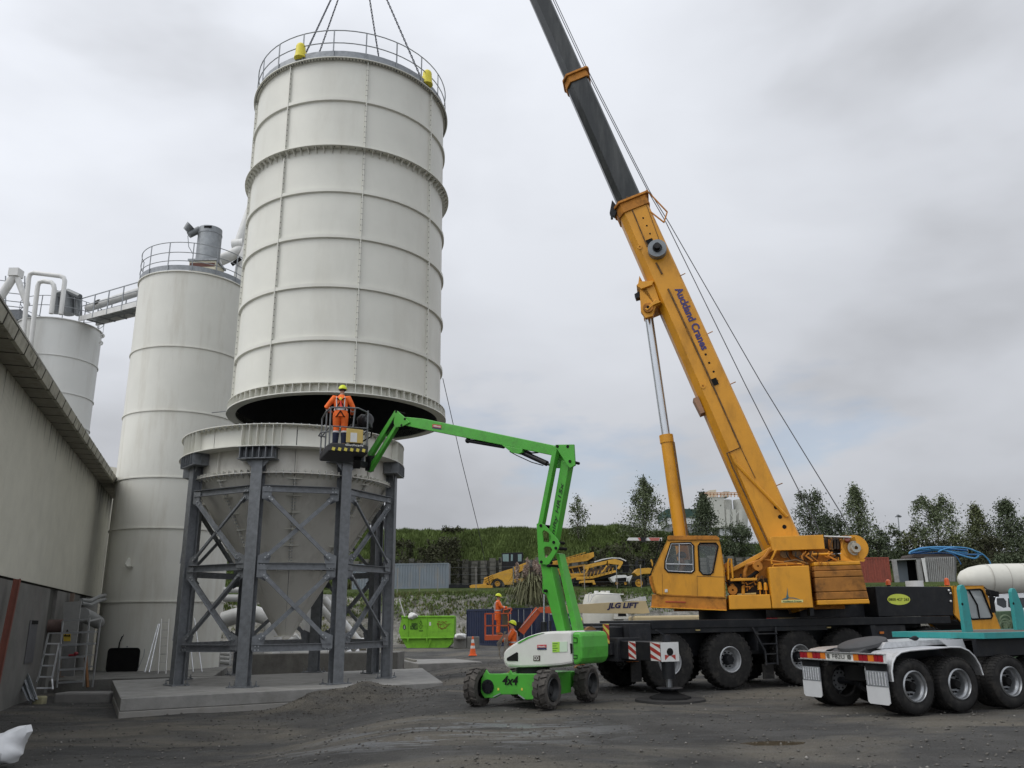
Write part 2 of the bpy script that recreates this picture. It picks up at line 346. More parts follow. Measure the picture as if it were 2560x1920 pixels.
    bp = nd.new('ShaderNodeBump'); bp.inputs['Distance'].default_value = .07; bp.inputs['Strength'].default_value = .9; lk(h.outputs[0], bp.inputs['Height']); lk(bp.outputs[0], b.inputs['Normal'])
    return m
GROUND = ground_mat()
def hill_mat():
    m = bpy.data.materials.new('grass_bank_soil'); m.use_nodes = True; t = m.node_tree; nd = t.nodes; lk = t.links.new; b = nd['Principled BSDF']; b.inputs['Roughness'].default_value = .9; b.inputs['Specular IOR Level'].default_value = .1
    P = nd.new('ShaderNodeTexCoord').outputs['Object']
    def noise(s, d, r): n = nd.new('ShaderNodeTexNoise'); n.inputs['Scale'].default_value = s; n.inputs['Detail'].default_value = d; n.inputs['Roughness'].default_value = r; lk(P, n.inputs['Vector']); return n.outputs['Fac']
    def ramp(f, a, ca, bb, cb):
        r = nd.new('ShaderNodeValToRGB'); r.color_ramp.elements[0].position = a; r.color_ramp.elements[1].position = bb; r.color_ramp.elements[0].color = (*ca, 1); r.color_ramp.elements[1].color = (*cb, 1); lk(f, r.inputs['Fac']); return r.outputs['Color']
    rock = ramp(noise(.5, 9, .75), .35, (.07, .066, .055), .62, (.30, .29, .265))
    grass = ramp(noise(.35, 8, .7), .3, (.022, .034, .010), .7, (.075, .10, .03))
    ge = nd.new('ShaderNodeNewGeometry'); sx = nd.new('ShaderNodeSeparateXYZ'); lk(ge.outputs['Normal'], sx.inputs[0])
    yy = nd.new('ShaderNodeSeparateXYZ'); lk(P, yy.inputs[0])
    inz = ramp(yy.outputs['Z'], 0, (0, 0, 0), 1, (1, 1, 1))
    mr = nd.new('ShaderNodeMapRange'); mr.inputs['From Min'].default_value = 3.4; mr.inputs['From Max'].default_value = 4.9; lk(yy.outputs['Z'], mr.inputs['Value'])
    ns = nd.new('ShaderNodeMath'); ns.inputs[1].default_value = -.5; lk(noise(.9, 7, .7), ns.inputs[0])
    nm = nd.new('ShaderNodeMath'); nm.operation = 'MULTIPLY'; nm.inputs[1].default_value = 3.2; lk(ns.outputs[0], nm.inputs[0])
    ad = nd.new('ShaderNodeMath'); ad.use_clamp = True; lk(mr.outputs[0], ad.inputs[0]); lk(nm.outputs[0], ad.inputs[1])
    mx = nd.new('ShaderNodeMixRGB'); my = nd.new('ShaderNodeMapRange'); my.inputs['From Min'].default_value = 76; my.inputs['From Max'].default_value = 79; lk(yy.outputs['Y'], my.inputs['Value']); a3 = nd.new('ShaderNodeMath'); a3.operation = 'MAXIMUM'; lk(my.outputs[0], a3.inputs[0]); lk(ad.outputs[0], a3.inputs[1]); lk(a3.outputs[0], mx.inputs['Fac']); lk(rock, mx.inputs['Color1']); lk(grass, mx.inputs['Color2']); lk(mx.outputs[0], b.inputs['Base Color'])
    bp = nd.new('ShaderNodeBump'); bp.inputs['Distance'].default_value = .3; lk(noise(2.5, 8, .7), bp.inputs['Height']); lk(bp.outputs[0], b.inputs['Normal'])
    return m
HILLM = hill_mat()
grid('ground', np.concatenate([np.linspace(-600, -32, 12), np.arange(-30, 30, .22), np.linspace(32, 600, 12)]), np.concatenate([np.linspace(-300, 4, 8), np.arange(5, 32, .16), np.arange(32.2, 67.01, .6)]), GROUND, 'structure')
grid('hill', np.concatenate([np.linspace(-600, -62, 10), np.arange(-60, 90, .7), np.linspace(91, 600, 10)]), np.concatenate([np.arange(67.0, 125, .5), np.linspace(126, 900, 14)]), HILLM, 'structure')
PUD = M('puddle_water', (.085, .068, .045), .06, var=.1, spec=.6)
pmb = MB(); pmb.add([(3.9+.62*math.cos(t)*(1+.18*math.sin(3*t+1)), 13.45+.27*math.sin(t)*(1+.2*math.sin(2*t+.5)), -.012) for t in [2*PI*k/30 for k in range(30)]], [tuple(range(30))])
tagp(O('puddle', pmb, PUD), kind='structure')
# wheel ruts pressed into the wet gravel are part of the terrain height
# loose stones on the yard (nobody could count them)
def stones(n, x0, x1, y0, y1, r0, r1, mat, name, zoff=0, wfun=None):
    X = rng.uniform(x0, x1, n); Y = y0+(y1-y0)*rng.random(n)**1.5
    if wfun is not None:
        k = wfun(X, Y); X, Y = X[k], Y[k]; n = len(X)
    Rr = r0+(r1-r0)*rng.random(n)**4; Z = terrain(X, Y)+Rr*.25
    ico = np.array([(0, 0, 1), (.9, 0, .2), (.28, .85, .1), (-.72, .53, .25), (-.72, -.53, .1), (.28, -.85, .3), (.1, .1, -.8)])
    fc = np.array([(0, 1, 2), (0, 2, 3), (0, 3, 4), (0, 4, 5), (0, 5, 1), (6, 2, 1), (6, 3, 2), (6, 4, 3), (6, 5, 4), (6, 1, 5)])
    a = rng.uniform(0, 2*PI, n); ca, sa = np.cos(a), np.sin(a); B = ico[None]*(1+.35*rng.standard_normal((n, 7, 1)))*Rr[:, None, None]*np.array([1, .8, .6])
    V = np.stack([B[..., 0]*ca[:, None]-B[..., 1]*sa[:, None]+X[:, None], B[..., 0]*sa[:, None]+B[..., 1]*ca[:, None]+Y[:, None], B[..., 2]+Z[:, None]], -1).reshape(-1, 3)
    Fc = (fc[None]+(np.arange(n)*7)[:, None, None]).reshape(-1, 3)
    return npobj(name, V, Fc, mat, kind='stuff')
STONE = M('stone', (.10, .095, .085), .9, var=.5, scale=3)
STONEL = M('pale_stone', (.23, .22, .20), .9, var=.4, scale=3)
o = stones(26000, -14, 16, 9.3, 40, .006, .040, STONE, 'gravel'); tagp(o, 'loose dark gravel scattered over the muddy yard', 'gravel')
o = stones(1500, -14, 16, 9.3, 34, .006, .032, STONEL, 'pale_gravel'); tagp(o, 'pale broken stones scattered among the dark gravel', 'gravel')
MUD = M('mud_clod', (.056, .049, .041), .95, var=.4, scale=5)
o = stones(9000, -7.5, -.6, 20.3, 24.6, .005, .032, MUD, 'soil_clods', wfun=lambda X, Y: (((X+4.35)/2.2)**2+((Y-22.4)/1.4)**2 < rng.random(len(X))*1.6)); tagp(o, 'clods of dark soil on the heap before the concrete pad', 'soil')

# ---- concrete pad and plinths
pad = MB(); P0 = Vector((-9.85, 21.76, 0)); P1 = Vector((-2.15, 25.72, 0)); ux = (P1-P0).normalized(); uy = Vector((-ux.y, ux.x, 0)); P2 = P1+uy*8.2; P3 = P0+uy*8.6
P2 = Vector((-3.6, 33.4, 0)); P3 = Vector((-13.3, 28.6, 0))
def slab(ps, z0, z1):
    mb = MB(); mb.prism([Vector((p[0], p[1], z0)) for p in ps], (0, 0, z1-z0)); return mb
pr_ = T('concrete_pad', 'pale concrete foundation slab under the grey steel frame', 'foundation', (-7.2, 26.5, 0)); 
O('upper_slab', slab([P0, P1, P2, P3], -.24, .07), CONC, pr_, bevel=.02)
ex = lambda p, c, k: c+(p-c)*k
cc = (P0+P1+P2+P3)/4
O('lower_slab', slab([ex(p, cc, 1.003) for p in (P0, P1, P2, P3)], -.62, -.245), M('concrete_lower', (.27, .26, .24), .85, var=.12, scale=2, dirt=(.15, .14, .12), damt=.6, bump=.3), pr_, bevel=.02)
def block(name, label, cat, ps, z0, z1, mat=CONCD, group=None, bevel=.03):
    o = O(name, slab(ps, z0, z1), mat, bevel=bevel); return tagp(o, label, cat, group)
def rect(cx, cy, w, d, yaw=0):
    c, s = math.cos(yaw), math.sin(yaw); return [(cx+a*c-b*s, cy+a*s+b*c) for a, b in ((-w/2, -d/2), (w/2, -d/2), (w/2, d/2), (-w/2, d/2))]
A = atZ(640, 1722, .07)
block('concrete_plinth', 'long weathered concrete plinth carrying white pipework behind the steel frame', 'plinth', rect(-8.0, 35.6, 6.6, 1.6, -.04), -.3, .62)
block('concrete_plinth', 'low dirty concrete footing beneath the tall white silo', 'plinth', rect(-15.6, 34.1, 7.6, 6.6, .25), -.6, -.02)
block('concrete_slab', 'small pale concrete slab lying flat behind the big pad', 'slab', [(-4.2, 37.2), (-1.5, 38.2), (-2.9, 41.4), (-5.6, 41.3)], -.3, .05, CONC)
block('concrete_block', 'low pale concrete block in front of the aluminium step platform', 'block', rect(-13.05, 26.6, 1.75, .7, -.1), -.5, -.13, M('block_concrete', (.19, .185, .175), .9, var=.12, bump=.3), bevel=.05)

# ================================================================ steel frame under the hopper
AX = Vector((-7.57, 28.16, 0)); FR = 3.4
legang = [math.radians(-138.5+45*k) for k in range(8)]
fr = T('steel_support', 'dark grey galvanised steel frame of eight legs and crossed braces carrying the hopper', 'frame', (AX.x, AX.y, .07))
def rad(a, r, z): return Vector((AX.x+r*math.cos(a), AX.y+r*math.sin(a), z))
for a in legang:
    p = rad(a, FR, .10); q = rad(a, FR, 6.62); rd = Vector((math.cos(a), math.sin(a), 0))
    mb = MB(); mb.ibeam(p, q, .34, .32, .022, up=rd); leg = O('leg', mb, STEEL, fr)
    mb = MB(); mb.bar(rad(a, FR, .07), rad(a, FR, .105), .52, .52, up=rd)
    tn = Vector((-rd.y, rd.x, 0))
    for sx in (-1, 1):
        for sy in (-1, 1):
            c = rad(a, FR, .1)+tn*(.31*sx)+rd*(.2*sy); mb.bar(c-Vector((0, 0, .03)), c+Vector((0, 0, .004)), .16, .12, up=rd); mb.cyl(c, c+Vector((0, 0, .13)), .016, seg=6); mb.cyl(c, c+Vector((0, 0, .035)), .035, seg=6)
    O('base_plate', mb, STEEL, leg)
    # corbel box with stiffeners on top
    mb = MB()
    for r0_, z_ in ((FR+.1, 6.64), (FR+.1, 7.0)): mb.bar(rad(a, r0_-.02, z_)-tn*.58, rad(a, r0_-.02, z_)+tn*.58, .46, .03, up=(0, 0, 1))
    for k in range(6):
        u = -.5+k*.2; mb.bar(rad(a, r0_-.28, 6.82)+tn*u, rad(a, r0_+.24, 6.82)+tn*u, .02, .33)
    mb.bar(rad(a, r0_-.02, 6.82)-tn*.55, rad(a, r0_-.02, 6.82)+tn*.55, .02, .33)
    O('corbel', mb, STEEL, fr)
    mb = MB()
    for sg in (-1, 1): mb.prism([rad(a, FR+.1, 6.62)+tn*(.17*sg), rad(a, FR+.1, 6.62)+tn*(.40*sg), rad(a, FR+.1, 6.38)+tn*(.17*sg)], rd*.02)
    O('gusset', mb, STEEL, fr)
ZB = [1.13, 3.44, 5.75]
bolts = MB()
for k in range(8):
    a, b = legang[k], legang[(k+1) % 8]; mid = (a+(b if b > a else b+2*PI))/2; nrm = Vector((math.cos(mid), math.sin(mid), 0)); tn = Vector((-nrm.y, nrm.x, 0))
    ofs = nrm*.10
    for z in ZB:
        p = rad(a, FR, z)+ofs+tn*.19; q = rad(b, FR, z)+ofs-tn*.19
        mb = MB(); mb.bar(p+nrm*.0, q+nrm*.0, .012, .20, up=(0, 0, 1)); 
        for sg in (-1, 1): mb.bar(p+nrm*.045+Vector((0, 0, sg*.094)), q+nrm*.045+Vector((0, 0, sg*.094)), .09, .014, up=(0, 0, 1))
        O('beam', mb, STEEL, fr)
        for e_, sg in ((p, 1), (q, -1)):
            for j in range(2):
                for dz in (-.05, .05): c = e_+tn*(.07+.09*j)*sg+Vector((0, 0, dz)); bolts.cyl(c, c+nrm*.03, .022, seg=6)
    for z0, z1 in ((ZB[0], ZB[1]), (ZB[1], ZB[2])):
        for (u, v) in (((a, z0), (b, z1)), ((a, z1), (b, z0))):
            p = rad(u[0], FR, u[1]+(.12 if u[1] < v[1] else -.12))+nrm*(.12 if u[1] < v[1] else .17)+tn*.22
            q = rad(v[0], FR, v[1]+(.12 if v[1] < u[1] else -.12))+nrm*(.12 if u[1] < v[1] else .17)-tn*.22
            d = (q-p).normalized(); side = d.cross(nrm).normalized()
            mb = MB(); mb.bar(p+d*.12, q-d*.12, .012, .12, up=side)
            mb.bar(p+d*.2+side*.06+nrm*.04, q-d*.2+side*.06+nrm*.04, .012, .085, up=nrm)
            O('brace', mb, STEEL, fr)
            for e_, sg, up_ in ((p, 1, u[1] < v[1]), (q, -1, v[1] < u[1])):
                g = MB(); w = side*.095; e0 = e_-d*.05*sg
                dz = Vector((0, 0, -.12 if up_ else .12))
                g.prism([e0-tn*.03*sg+dz*1.2-nrm*.02, e0+tn*.26*sg+dz-nrm*.02, e0+d*.40*sg+w-nrm*.02, e0+d*.40*sg-w-nrm*.02, e0-tn*.03*sg-dz*1.9-nrm*.02] if True else [], nrm*.012)
                O('gusset_plate', g, STEELL if False else STEEL, fr)
                for j in (.20, .32): c = e_+d*j*sg; bolts.cyl(c, c+nrm*.035, .024, seg=6)
O('bolts', bolts, BOLT, fr, kind='stuff')

# ================================================================ hopper
hp = T('silo_hopper', 'cream steel cone hopper with bolted ribs seated on the grey steel frame', 'hopper', (AX.x, AX.y, 7))
HA = [math.radians(-75+45*k) for k in range(8)]      # seam directions
def band(X, Y, prof, a0, a1, seg=8, close=True): mb = MB(); mb.lathe(prof, (X, Y, 0), 'z', seg, a0, a1, close); return mb
for a in HA:
    O('rim_plate', band(AX.x, AX.y, [(3.50, 7.03), (3.52, 7.03), (3.52, 7.70), (3.50, 7.70)], a+.004, a+PI/4-.004), HOPPER if False else SILO, hp, smooth=True)
    O('skirt_plate', band(AX.x, AX.y, [(3.23, 6.28), (3.245, 6.28), (3.245, 7.03), (3.23, 7.03)], a+.004, a+PI/4-.004), HOPPER, hp, smooth=True)
    O('cone_plate', band(AX.x, AX.y, [(1.50, 3.52), (1.515, 3.52), (3.215, 6.24), (3.20, 6.24)], a+.004, a+PI/4-.004), HOPPER, hp, smooth=True)
    O('lower_cone_plate', band(AX.x, AX.y, [(.22, 1.42), (.235, 1.42), (1.50, 3.44), (1.485, 3.44)], a+.006, a+PI/4-.006, 6), HOPPER, hp, smooth=True)
def ring(X, Y, r0, r1, z0, z1, seg=72): mb = MB(); mb.lathe([(r0, z0), (r1, z0), (r1, z1), (r0, z1)], (X, Y, 0), 'z', seg, close=True); return mb
mb = MB(); mb.lathe([(3.49, 7.68), (3.49, 7.02), (3.22, 7.01), (3.22, 6.28), (3.19, 6.24), (1.49, 3.52), (1.47, 3.44), (.21, 1.43)], (AX.x, AX.y, 0), 'z', 64); O('seam_light_stop', mb, INSIDE, hp, smooth=True)  # dark skin added inside the plates to stop light leaking through the seams
O('top_flange', ring(AX.x, AX.y, 3.46, 3.74, 7.68, 7.705), SILO, hp, smooth=True)
O('ring_beam', ring(AX.x, AX.y, 3.2, 3.76, 7.0, 7.028), SILO, hp, smooth=True)
O('cone_flange', ring(AX.x, AX.y, 3.18, 3.40, 6.235, 6.262), HOPPER, hp, smooth=True)
O('middle_flange', ring(AX.x, AX.y, 1.47, 1.64, 3.465, 3.49, 48), HOPPER, hp, smooth=True)
gs = MB(); bl = MB()
def gusset(mb, X, Y, a, r0, r1, z0, z1, t=.012, taper=0.):
    rd = Vector((math.cos(a), math.sin(a), 0)); tn = Vector((-rd.y, rd.x, 0)); c = Vector((X, Y, 0))
    mb.prism([c+rd*r0+Vector((0, 0, z0)), c+rd*(r1-taper)+Vector((0, 0, z0)), c+rd*r1+Vector((0, 0, z1)), c+rd*r0+Vector((0, 0, z1))], tn*t)
for k in range(96):
    a = 2*PI*k/96
    near = min(abs((a-l+PI) % (2*PI)-PI) for l in legang) < math.radians(11)
    if near and k % 1 == 0: gusset(gs, AX.x, AX.y, a, 3.52, 3.73, 7.03, 7.68)
    else: gusset(gs, AX.x, AX.y, a, 3.52, 3.71, 7.56, 7.68, taper=.17)
    gusset(gs, AX.x, AX.y, a+.02, 3.24, 3.38, 6.26, 6.36, taper=.0); gusset(gs, AX.x, AX.y, a+.02, 3.15, 3.38, 6.12, 6.235, taper=.22)
    for r_, z_ in ((3.33, 6.22), (3.66, 7.66)): bl.cyl((AX.x+r_*math.cos(a+.03), AX.y+r_*math.sin(a+.03), z_-.03), (AX.x+r_*math.cos(a+.03), AX.y+r_*math.sin(a+.03), z_+.08), .018, seg=6)
    if k % 3 == 0: gusset(gs, AX.x, AX.y, a, 1.42, 1.6, 3.37, 3.465, taper=.14); gusset(gs, AX.x, AX.y, a, 1.5, 1.6, 3.49, 3.58)
# seam flanges with cleats up the cone, placed on each seam
for a in HA:
    rd = Vector((math.cos(a), math.sin(a), 0)); tn = Vector((-rd.y, rd.x, 0)); c = Vector((AX.x, AX.y, 0))
    def cp(t, off=0): return c+rd*(1.515+(3.2-1.515)*t+off)+Vector((0, 0, 3.52+(6.2-3.52)*t-off*.6))
    mb = MB(); mb.prism([cp(0), cp(1), cp(1, .09), cp(0, .09)], tn*.03); O('seam_flange', mb, HOPPER, hp)
    for j in range(11):
        t = .06+j*.09
        if j % 2 == 0:
            p = cp(t); gs.prism([p+tn*.25, p-tn*.22, p+rd*.15+Vector((0, 0, -.02))], (cp(t+.012)-p)*1.0)
    for j in range(28):
        p = cp(.02+j*.035, .06); bl.cyl(p-tn*.045, p+tn*.075, .02, seg=6)
    mb = MB(); mb.prism([c+rd*3.245+Vector((0, 0, 6.28)), c+rd*3.33+Vector((0, 0, 6.28)), c+rd*3.33+Vector((0, 0, 7.0)), c+rd*3.245+Vector((0, 0, 7.0))], tn*.03); O('seam_flange', mb, HOPPER, hp)
O('stiffeners', gs, SILO, hp, kind='stuff'); O('flange_bolts', bl, BOLT, hp, kind='stuff')
mb = ring(AX.x, AX.y, .18, .36, 1.38, 1.42, 24); O('outlet_flange', mb, HOPPER, hp, smooth=True)
for k in range(8):
    a = legang[k]; nrm = Vector((math.cos(a), math.sin(a), 0))

# ================================================================ the lifted silo
SX, SY = -6.21, 28.5; SR = 3.60
ls = T('lifted_silo', 'huge cream ribbed steel silo hanging from four chains above the cone hopper', 'silo', (SX, SY, 8.8))
FA = [math.radians(-70.7+45*k) for k in range(8)]
ZR = [9.09, 10.58, 12.42, 14.19, 15.89, 17.52, 19.46, 21.08]
for i in range(7):
    for a in FA:
        g = .0035
        mb = MB(); mb.lathe([(SR-.008, ZR[i]+.008), (SR, ZR[i]+.008), (SR, ZR[i+1]-.008), (SR-.008, ZR[i+1]-.008)], (SX, SY, 0), 'z', 12, a+g, a+PI/4-g, True)
        O('shell_panel', mb, SILO, ls, smooth=True)
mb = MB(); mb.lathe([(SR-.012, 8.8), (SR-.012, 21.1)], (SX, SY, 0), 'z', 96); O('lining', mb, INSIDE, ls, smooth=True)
mb = MB(); mb.lathe([(.01, 21.12), (SR-.02, 21.09)], (SX, SY, 0), 'z', 64); O('roof', mb, SILO, ls)
for z in ZR[1:5]+[ZR[6]]:
    mb = MB(); mb.lathe([(SR-.004, z-.085), (SR+.08, z-.06), (SR+.08, z+.06), (SR-.004, z+.085)], (SX, SY, 0), 'z', 96, close=True); O('stiffener_ring', mb, SILO, ls, smooth=True)
O('girder_flange', ring(SX, SY, SR-.01, SR+.24, ZR[5]-.012, ZR[5]+.014, 96), SILO, ls, smooth=True)
O('bottom_flange', ring(SX, SY, SR-.09, SR+.22, 8.74, 8.775, 96), SILO, ls, smooth=True)
O('collar_flange', ring(SX, SY, SR-.01, SR+.19, 9.06, 9.08, 96), SILO, ls, smooth=True)
O('base_band', ring(SX, SY, SR-.012, SR, 8.775, 9.06, 96), SILO, ls, smooth=True)
O('top_flange', ring(SX, SY, SR-.01, SR+.17, 21.08, 21.11, 96), SILO, ls, smooth=True)
gs = MB()
for k in range(84):
    a = 2*PI*k/84+math.radians(-70.7); gusset(gs, SX, SY, a, SR, SR+.19, 8.775, 9.06, .014, taper=-.02)
    gusset(gs, SX, SY, a, SR, SR+.22, ZR[5]-.20, ZR[5]-.012, .012, taper=.15)
for k in range(168):
    a = 2*PI*k/168; 
O('stiffeners', gs, SILO, ls, kind='stuff')
bl = MB()
for a in FA:
    rd = Vector((math.cos(a), math.sin(a), 0)); tn = Vector((-rd.y, rd.x, 0)); c = Vector((SX, SY, 0))
    for z0, z1 in ((9.09, ZR[5]-.21), (ZR[5]+.02, 21.07)):
        mb = MB(); mb.bar(c+rd*(SR+.045)+Vector((0, 0, z0)), c+rd*(SR+.045)+Vector((0, 0, z1)), .026, .10, up=rd); O('seam_flange', mb, SILO, ls)
    z = 9.2
    while z < 21:
        p = c+rd*(SR+.055)+Vector((0, 0, z)); bl.cyl(p-tn*.032, p+tn*.032, .014, seg=6); z += .21
for k in range(200):
    a = 2*PI*k/200; p = Vector((SX+(SR+.10)*math.cos(a), SY+(SR+.10)*math.sin(a), 21.03)); bl.cyl(p, p+Vector((0, 0, .05)), .02, seg=5)
    if k % 2 == 0: p = Vector((SX+(SR+.13)*math.cos(a), SY+(SR+.13)*math.sin(a), ZR[5]-.04)); bl.cyl(p, p+Vector((0, 0, .09)), .018, seg=5)
O('flange_bolts', bl, BOLTD, ls, kind='stuff')
def railing(parent, X, Y, R, z0, a0, a1, n, h=1.05, rr=.02, mids=(.52,), kick=.22, mat=STEELL, seg=64, postr=.022):
    for hh, nm in [(h, 'top_rail')]+[(m_*h, 'mid_rail') for m_ in mids]:
        mb = MB(); mb.tube([(X+R*math.cos(a0+(a1-a0)*i/seg), Y+R*math.sin(a0+(a1-a0)*i/seg), z0+hh) for i in range(seg+1)], rr, 6); O(nm, mb, mat, parent, smooth=True)
    for i in range(n+1):
        a = a0+(a1-a0)*i/n; mb = MB(); mb.bar((X+R*math.cos(a), Y+R*math.sin(a), z0-.15), (X+R*math.cos(a), Y+R*math.sin(a), z0+h), postr*2, postr*1.2, up=(math.cos(a), math.sin(a), 0)); O('rail_post', mb, mat, parent)
    if kick:
        mb = MB(); mb.lathe([(R-.03, z0-.05), (R-.022, z0-.05), (R-.022, z0+kick), (R-.03, z0+kick)], (X, Y, 0), 'z', seg, a0, a1, True); O('kick_plate', mb, mat, parent, smooth=True)
railing(ls, SX, SY, SR+.07, 21.18, 0, 2*PI*.9999, 20, h=1.1, kick=.26)
HOOK = Vector((SX-.05, SY, 30.0))
lugs = []
for px, py in ((735, 112), (781, 124), (956, 140), (1062, 170)):
    pass
LUGA = [math.radians(v) for v in (-110, 150, 70, -30)]
for a in LUGA:
    rd = Vector((math.cos(a), math.sin(a), 0)); p = Vector((SX, SY, 21.35))+rd*(SR-.12); tn = Vector((-rd.y, rd.x, 0))
    lg = MB(); lg.cyl(p+rd*.16+Vector((0, 0, .0)), p+rd*.16+Vector((0, 0, .42)), .19, .17, 16); lg.ball(p+rd*.16+Vector((0, 0, .42)), .17, 14, 6, top=True); lg.cyl(p+rd*.16+Vector((0, 0, -.05)), p+rd*.16+Vector((0, 0, .03)), .22, .21, 16)
    lo = O('lifting_lug', lg, HOOKY, ls, smooth=True)
    mb = MB(); mb.bar(p+Vector((0, 0, -.2)), p-rd*.05+Vector((0, 0, .35)), .16, .06, up=rd); mb.cyl(p-rd*.30+Vector((0, 0, .0)), p+rd*.1+Vector((0, 0, .15)), .11, .11, 12); O('shackle', mb, HOOKY, lo)
    lugs.append(p-rd*.1+Vector((0, 0, .28)))
CHM = M('chain_steel', (.09, .095, .11), .45, .5)
def chain(p, q, link=.16, r=.017, w=.055):
    p = Vector(p); q = Vector(q); d = (q-p).normalized(); a = d.cross(Vector((0, 0, 1))).normalized(); b = d.cross(a); n = int((q-p).length/(link*.78)); mb = MB()
    for i in range(n):
        c = p+(q-p)*((i+.5)/n); s = a if i % 2 else b; pts = [c+d*((link/2-w/2)*(1 if math.sin(t) > 0 else -1)+w/2*math.sin(t))+s*(w/2*math.cos(t)) for t in [2*PI*k/8+.2 for k in range(8)]]
        mb.tube(pts, r, 4, closed=True)
    return mb
sides = ['front left chain running up from the yellow lug', 'rear left chain slanting up behind the railing', 'rear right chain slanting up behind the railing', 'front right chain running up from the yellow lug']
for p, s in zip(lugs, sides):
    o = O('lifting_chain', chain(p, HOOK), CHM); tagp(o, s+' of the hanging silo', 'chain', 'chains lifting the silo')
# ================================================================ the two standing silos on the left
def arc(X, Y, r0, r1, z0, z1, a0=0, a1=2*PI, seg=72): mb = MB(); mb.lathe([(r0, z0), (r1, z0), (r1, z1), (r0, z1)], (X, Y, 0), 'z', seg, a0, a1, True); return mb
def tank(name, label, X, Y, R, zs, mat, bandw=.05):
    t = T(name, label, 'silo', (X, Y, zs[0]))
    for i in range(len(zs)-1):
        mb = MB(); mb.lathe([(R, zs[i]+(.0 if i == 0 else .02)), (R, zs[i+1]-.02)], (X, Y, 0), 'z', 80); O('shell_course', mb, mat, t, smooth=True)
        if i < len(zs)-2: O('joint_ring', arc(X, Y, R-.03, R+bandw, zs[i+1]-.028, zs[i+1]+.028), mat, t, smooth=True)
    mb = MB(); mb.lathe([(.01, zs[-1]+.25), (R-.05, zs[-1]+.02), (R+.07, zs[-1]), (R+.07, zs[-1]-.05), (R, zs[-1]-.05)], (X, Y, 0), 'z', 80); O('roof', mb, mat, t, smooth=True)
    return t
X2, Y2, R2 = -15.75, 38.0, 2.55
s2 = tank('white_silo', 'tall plain off-white silo with a grey filter drum on its roof, between warehouse and hopper', X2, Y2, R2, [-.05, 2.75, 5.81, 8.01, 11.01, 14.04, 17.75], SILO2)
SCUFF = M('weld_scuff', (.30, .285, .25), .7, var=.3)
railing(s2, X2, Y2, R2+.02, 17.85, math.radians(-172), math.radians(150), 13, h=1.35, mids=(.62, .30), kick=.2, mat=STEELL)
X3, Y3, R3 = -26.85, 46.0, 2.22
s3 = tank('white_silo', 'leftmost white silo with bent pipes on top, rising behind the warehouse eave', X3, Y3, R3, [0, 3.5, 7.2, 10.6, 12.7, 14.45, 16.55, 18.75], SILO3)
railing(s3, X3, Y3, R3+.03, 18.85, 0, 2*PI*.999, 12, h=1.2, kick=0, mat=STEELL)
for px, py in ((262, 840), (258, 858)):
    p = atY(px-6, py, 46); mb = MB(); mb.lathe([(.05, -.02), (.14, -.02), (.14, .02), (.05, .02)], (p.x, p.y, p.z), 'y', 12, close=True); O('lifting_eye', mb, SILO3, s3)
# lip bracket, small fittings on silo 2
p = atY(322, 1408, 35.5); mb = MB(); mb.bar(p+Vector((0, -.15, -.12)), p+Vector((.05, .02, .16)), .02, .28); mb.bar(p+Vector((-.1, -.15, -.14)), p+Vector((.22, -.1, -.14)), .2, .02); O('bracket', mb, SILO2, s2)
p = atY(262, 1590, 36.6); mb = MB(); mb.cyl(p, p+Vector((.03, -.14, -.03)), .09); O('pipe_stub', mb, SILO2, s2)
p = atY(328, 1614, 35.6); mb = MB(); mb.cyl(p+Vector((-.13, -.1, -.05)), p+Vector((.12, -.05, .06)), .05); O('pipe_stub', mb, STEELL, s2)
p = atY(361, 1617, 35.6); mb = MB(); mb.bar(p+Vector((-.07, -.03, 0)), p+Vector((.07, -.03, 0)), .1, .08); O('junction_box', mb, STEELL, s2)
p = atY(314, 1588, 35.6); q = atY(296, 1626, 35.4); mb = MB(); mb.tube([p, p+Vector((-.08, -.12, -.05)), (p+q)/2+Vector((-.05, -.12, 0)), q], .025, 6); mb.cyl(p, p+Vector((0, -.1, 0)), .06); o = O('black_hose', mb, BLACKM, smooth=True); tagp(o, 'short black hose curving from the white silo wall to the dark opening', 'hose')
# dark rounded hatch opening near the bottom
mb = MB(); c0 = atY(308, 1650, 35.44); w, h = .64, .45; pts = []
for (sx, sz) in ((1, 1), (-1, 1), (-1, -1), (1, -1)):
    base = {(1, 1): 0, (-1, 1): 90, (-1, -1): 180, (1, -1): 270}[(sx, sz)]
    for k in range(5):
        t = math.radians(base+k*22.5); u = sx*(w-.12)+.12*math.cos(t); v = sz*(h-.12)+.12*math.sin(t)
        xx = c0.x+u; yy = Y2-R2-.03; pts.append(Vector((xx, yy, c0.z+v)))
mb.prism(pts[::-1], (0, .04, 0)); mb.tube(pts, .03, 6, closed=True); O('hatch', mb, BLACKM, s2)
mb = MB(); a_, b_ = atY(362, 1622, 35.35), atY(345, 1672, 35.2); mb.tube([a_, (a_*2+b_)/3+Vector((.05, 0, 0)), (a_+b_*2)/3+Vector((.03, 0, 0)), b_], .012, 5); o = O('grey_cable', mb, STEELL); tagp(o, 'thin grey cable hanging beside the dark hatch of the silo', 'cable')
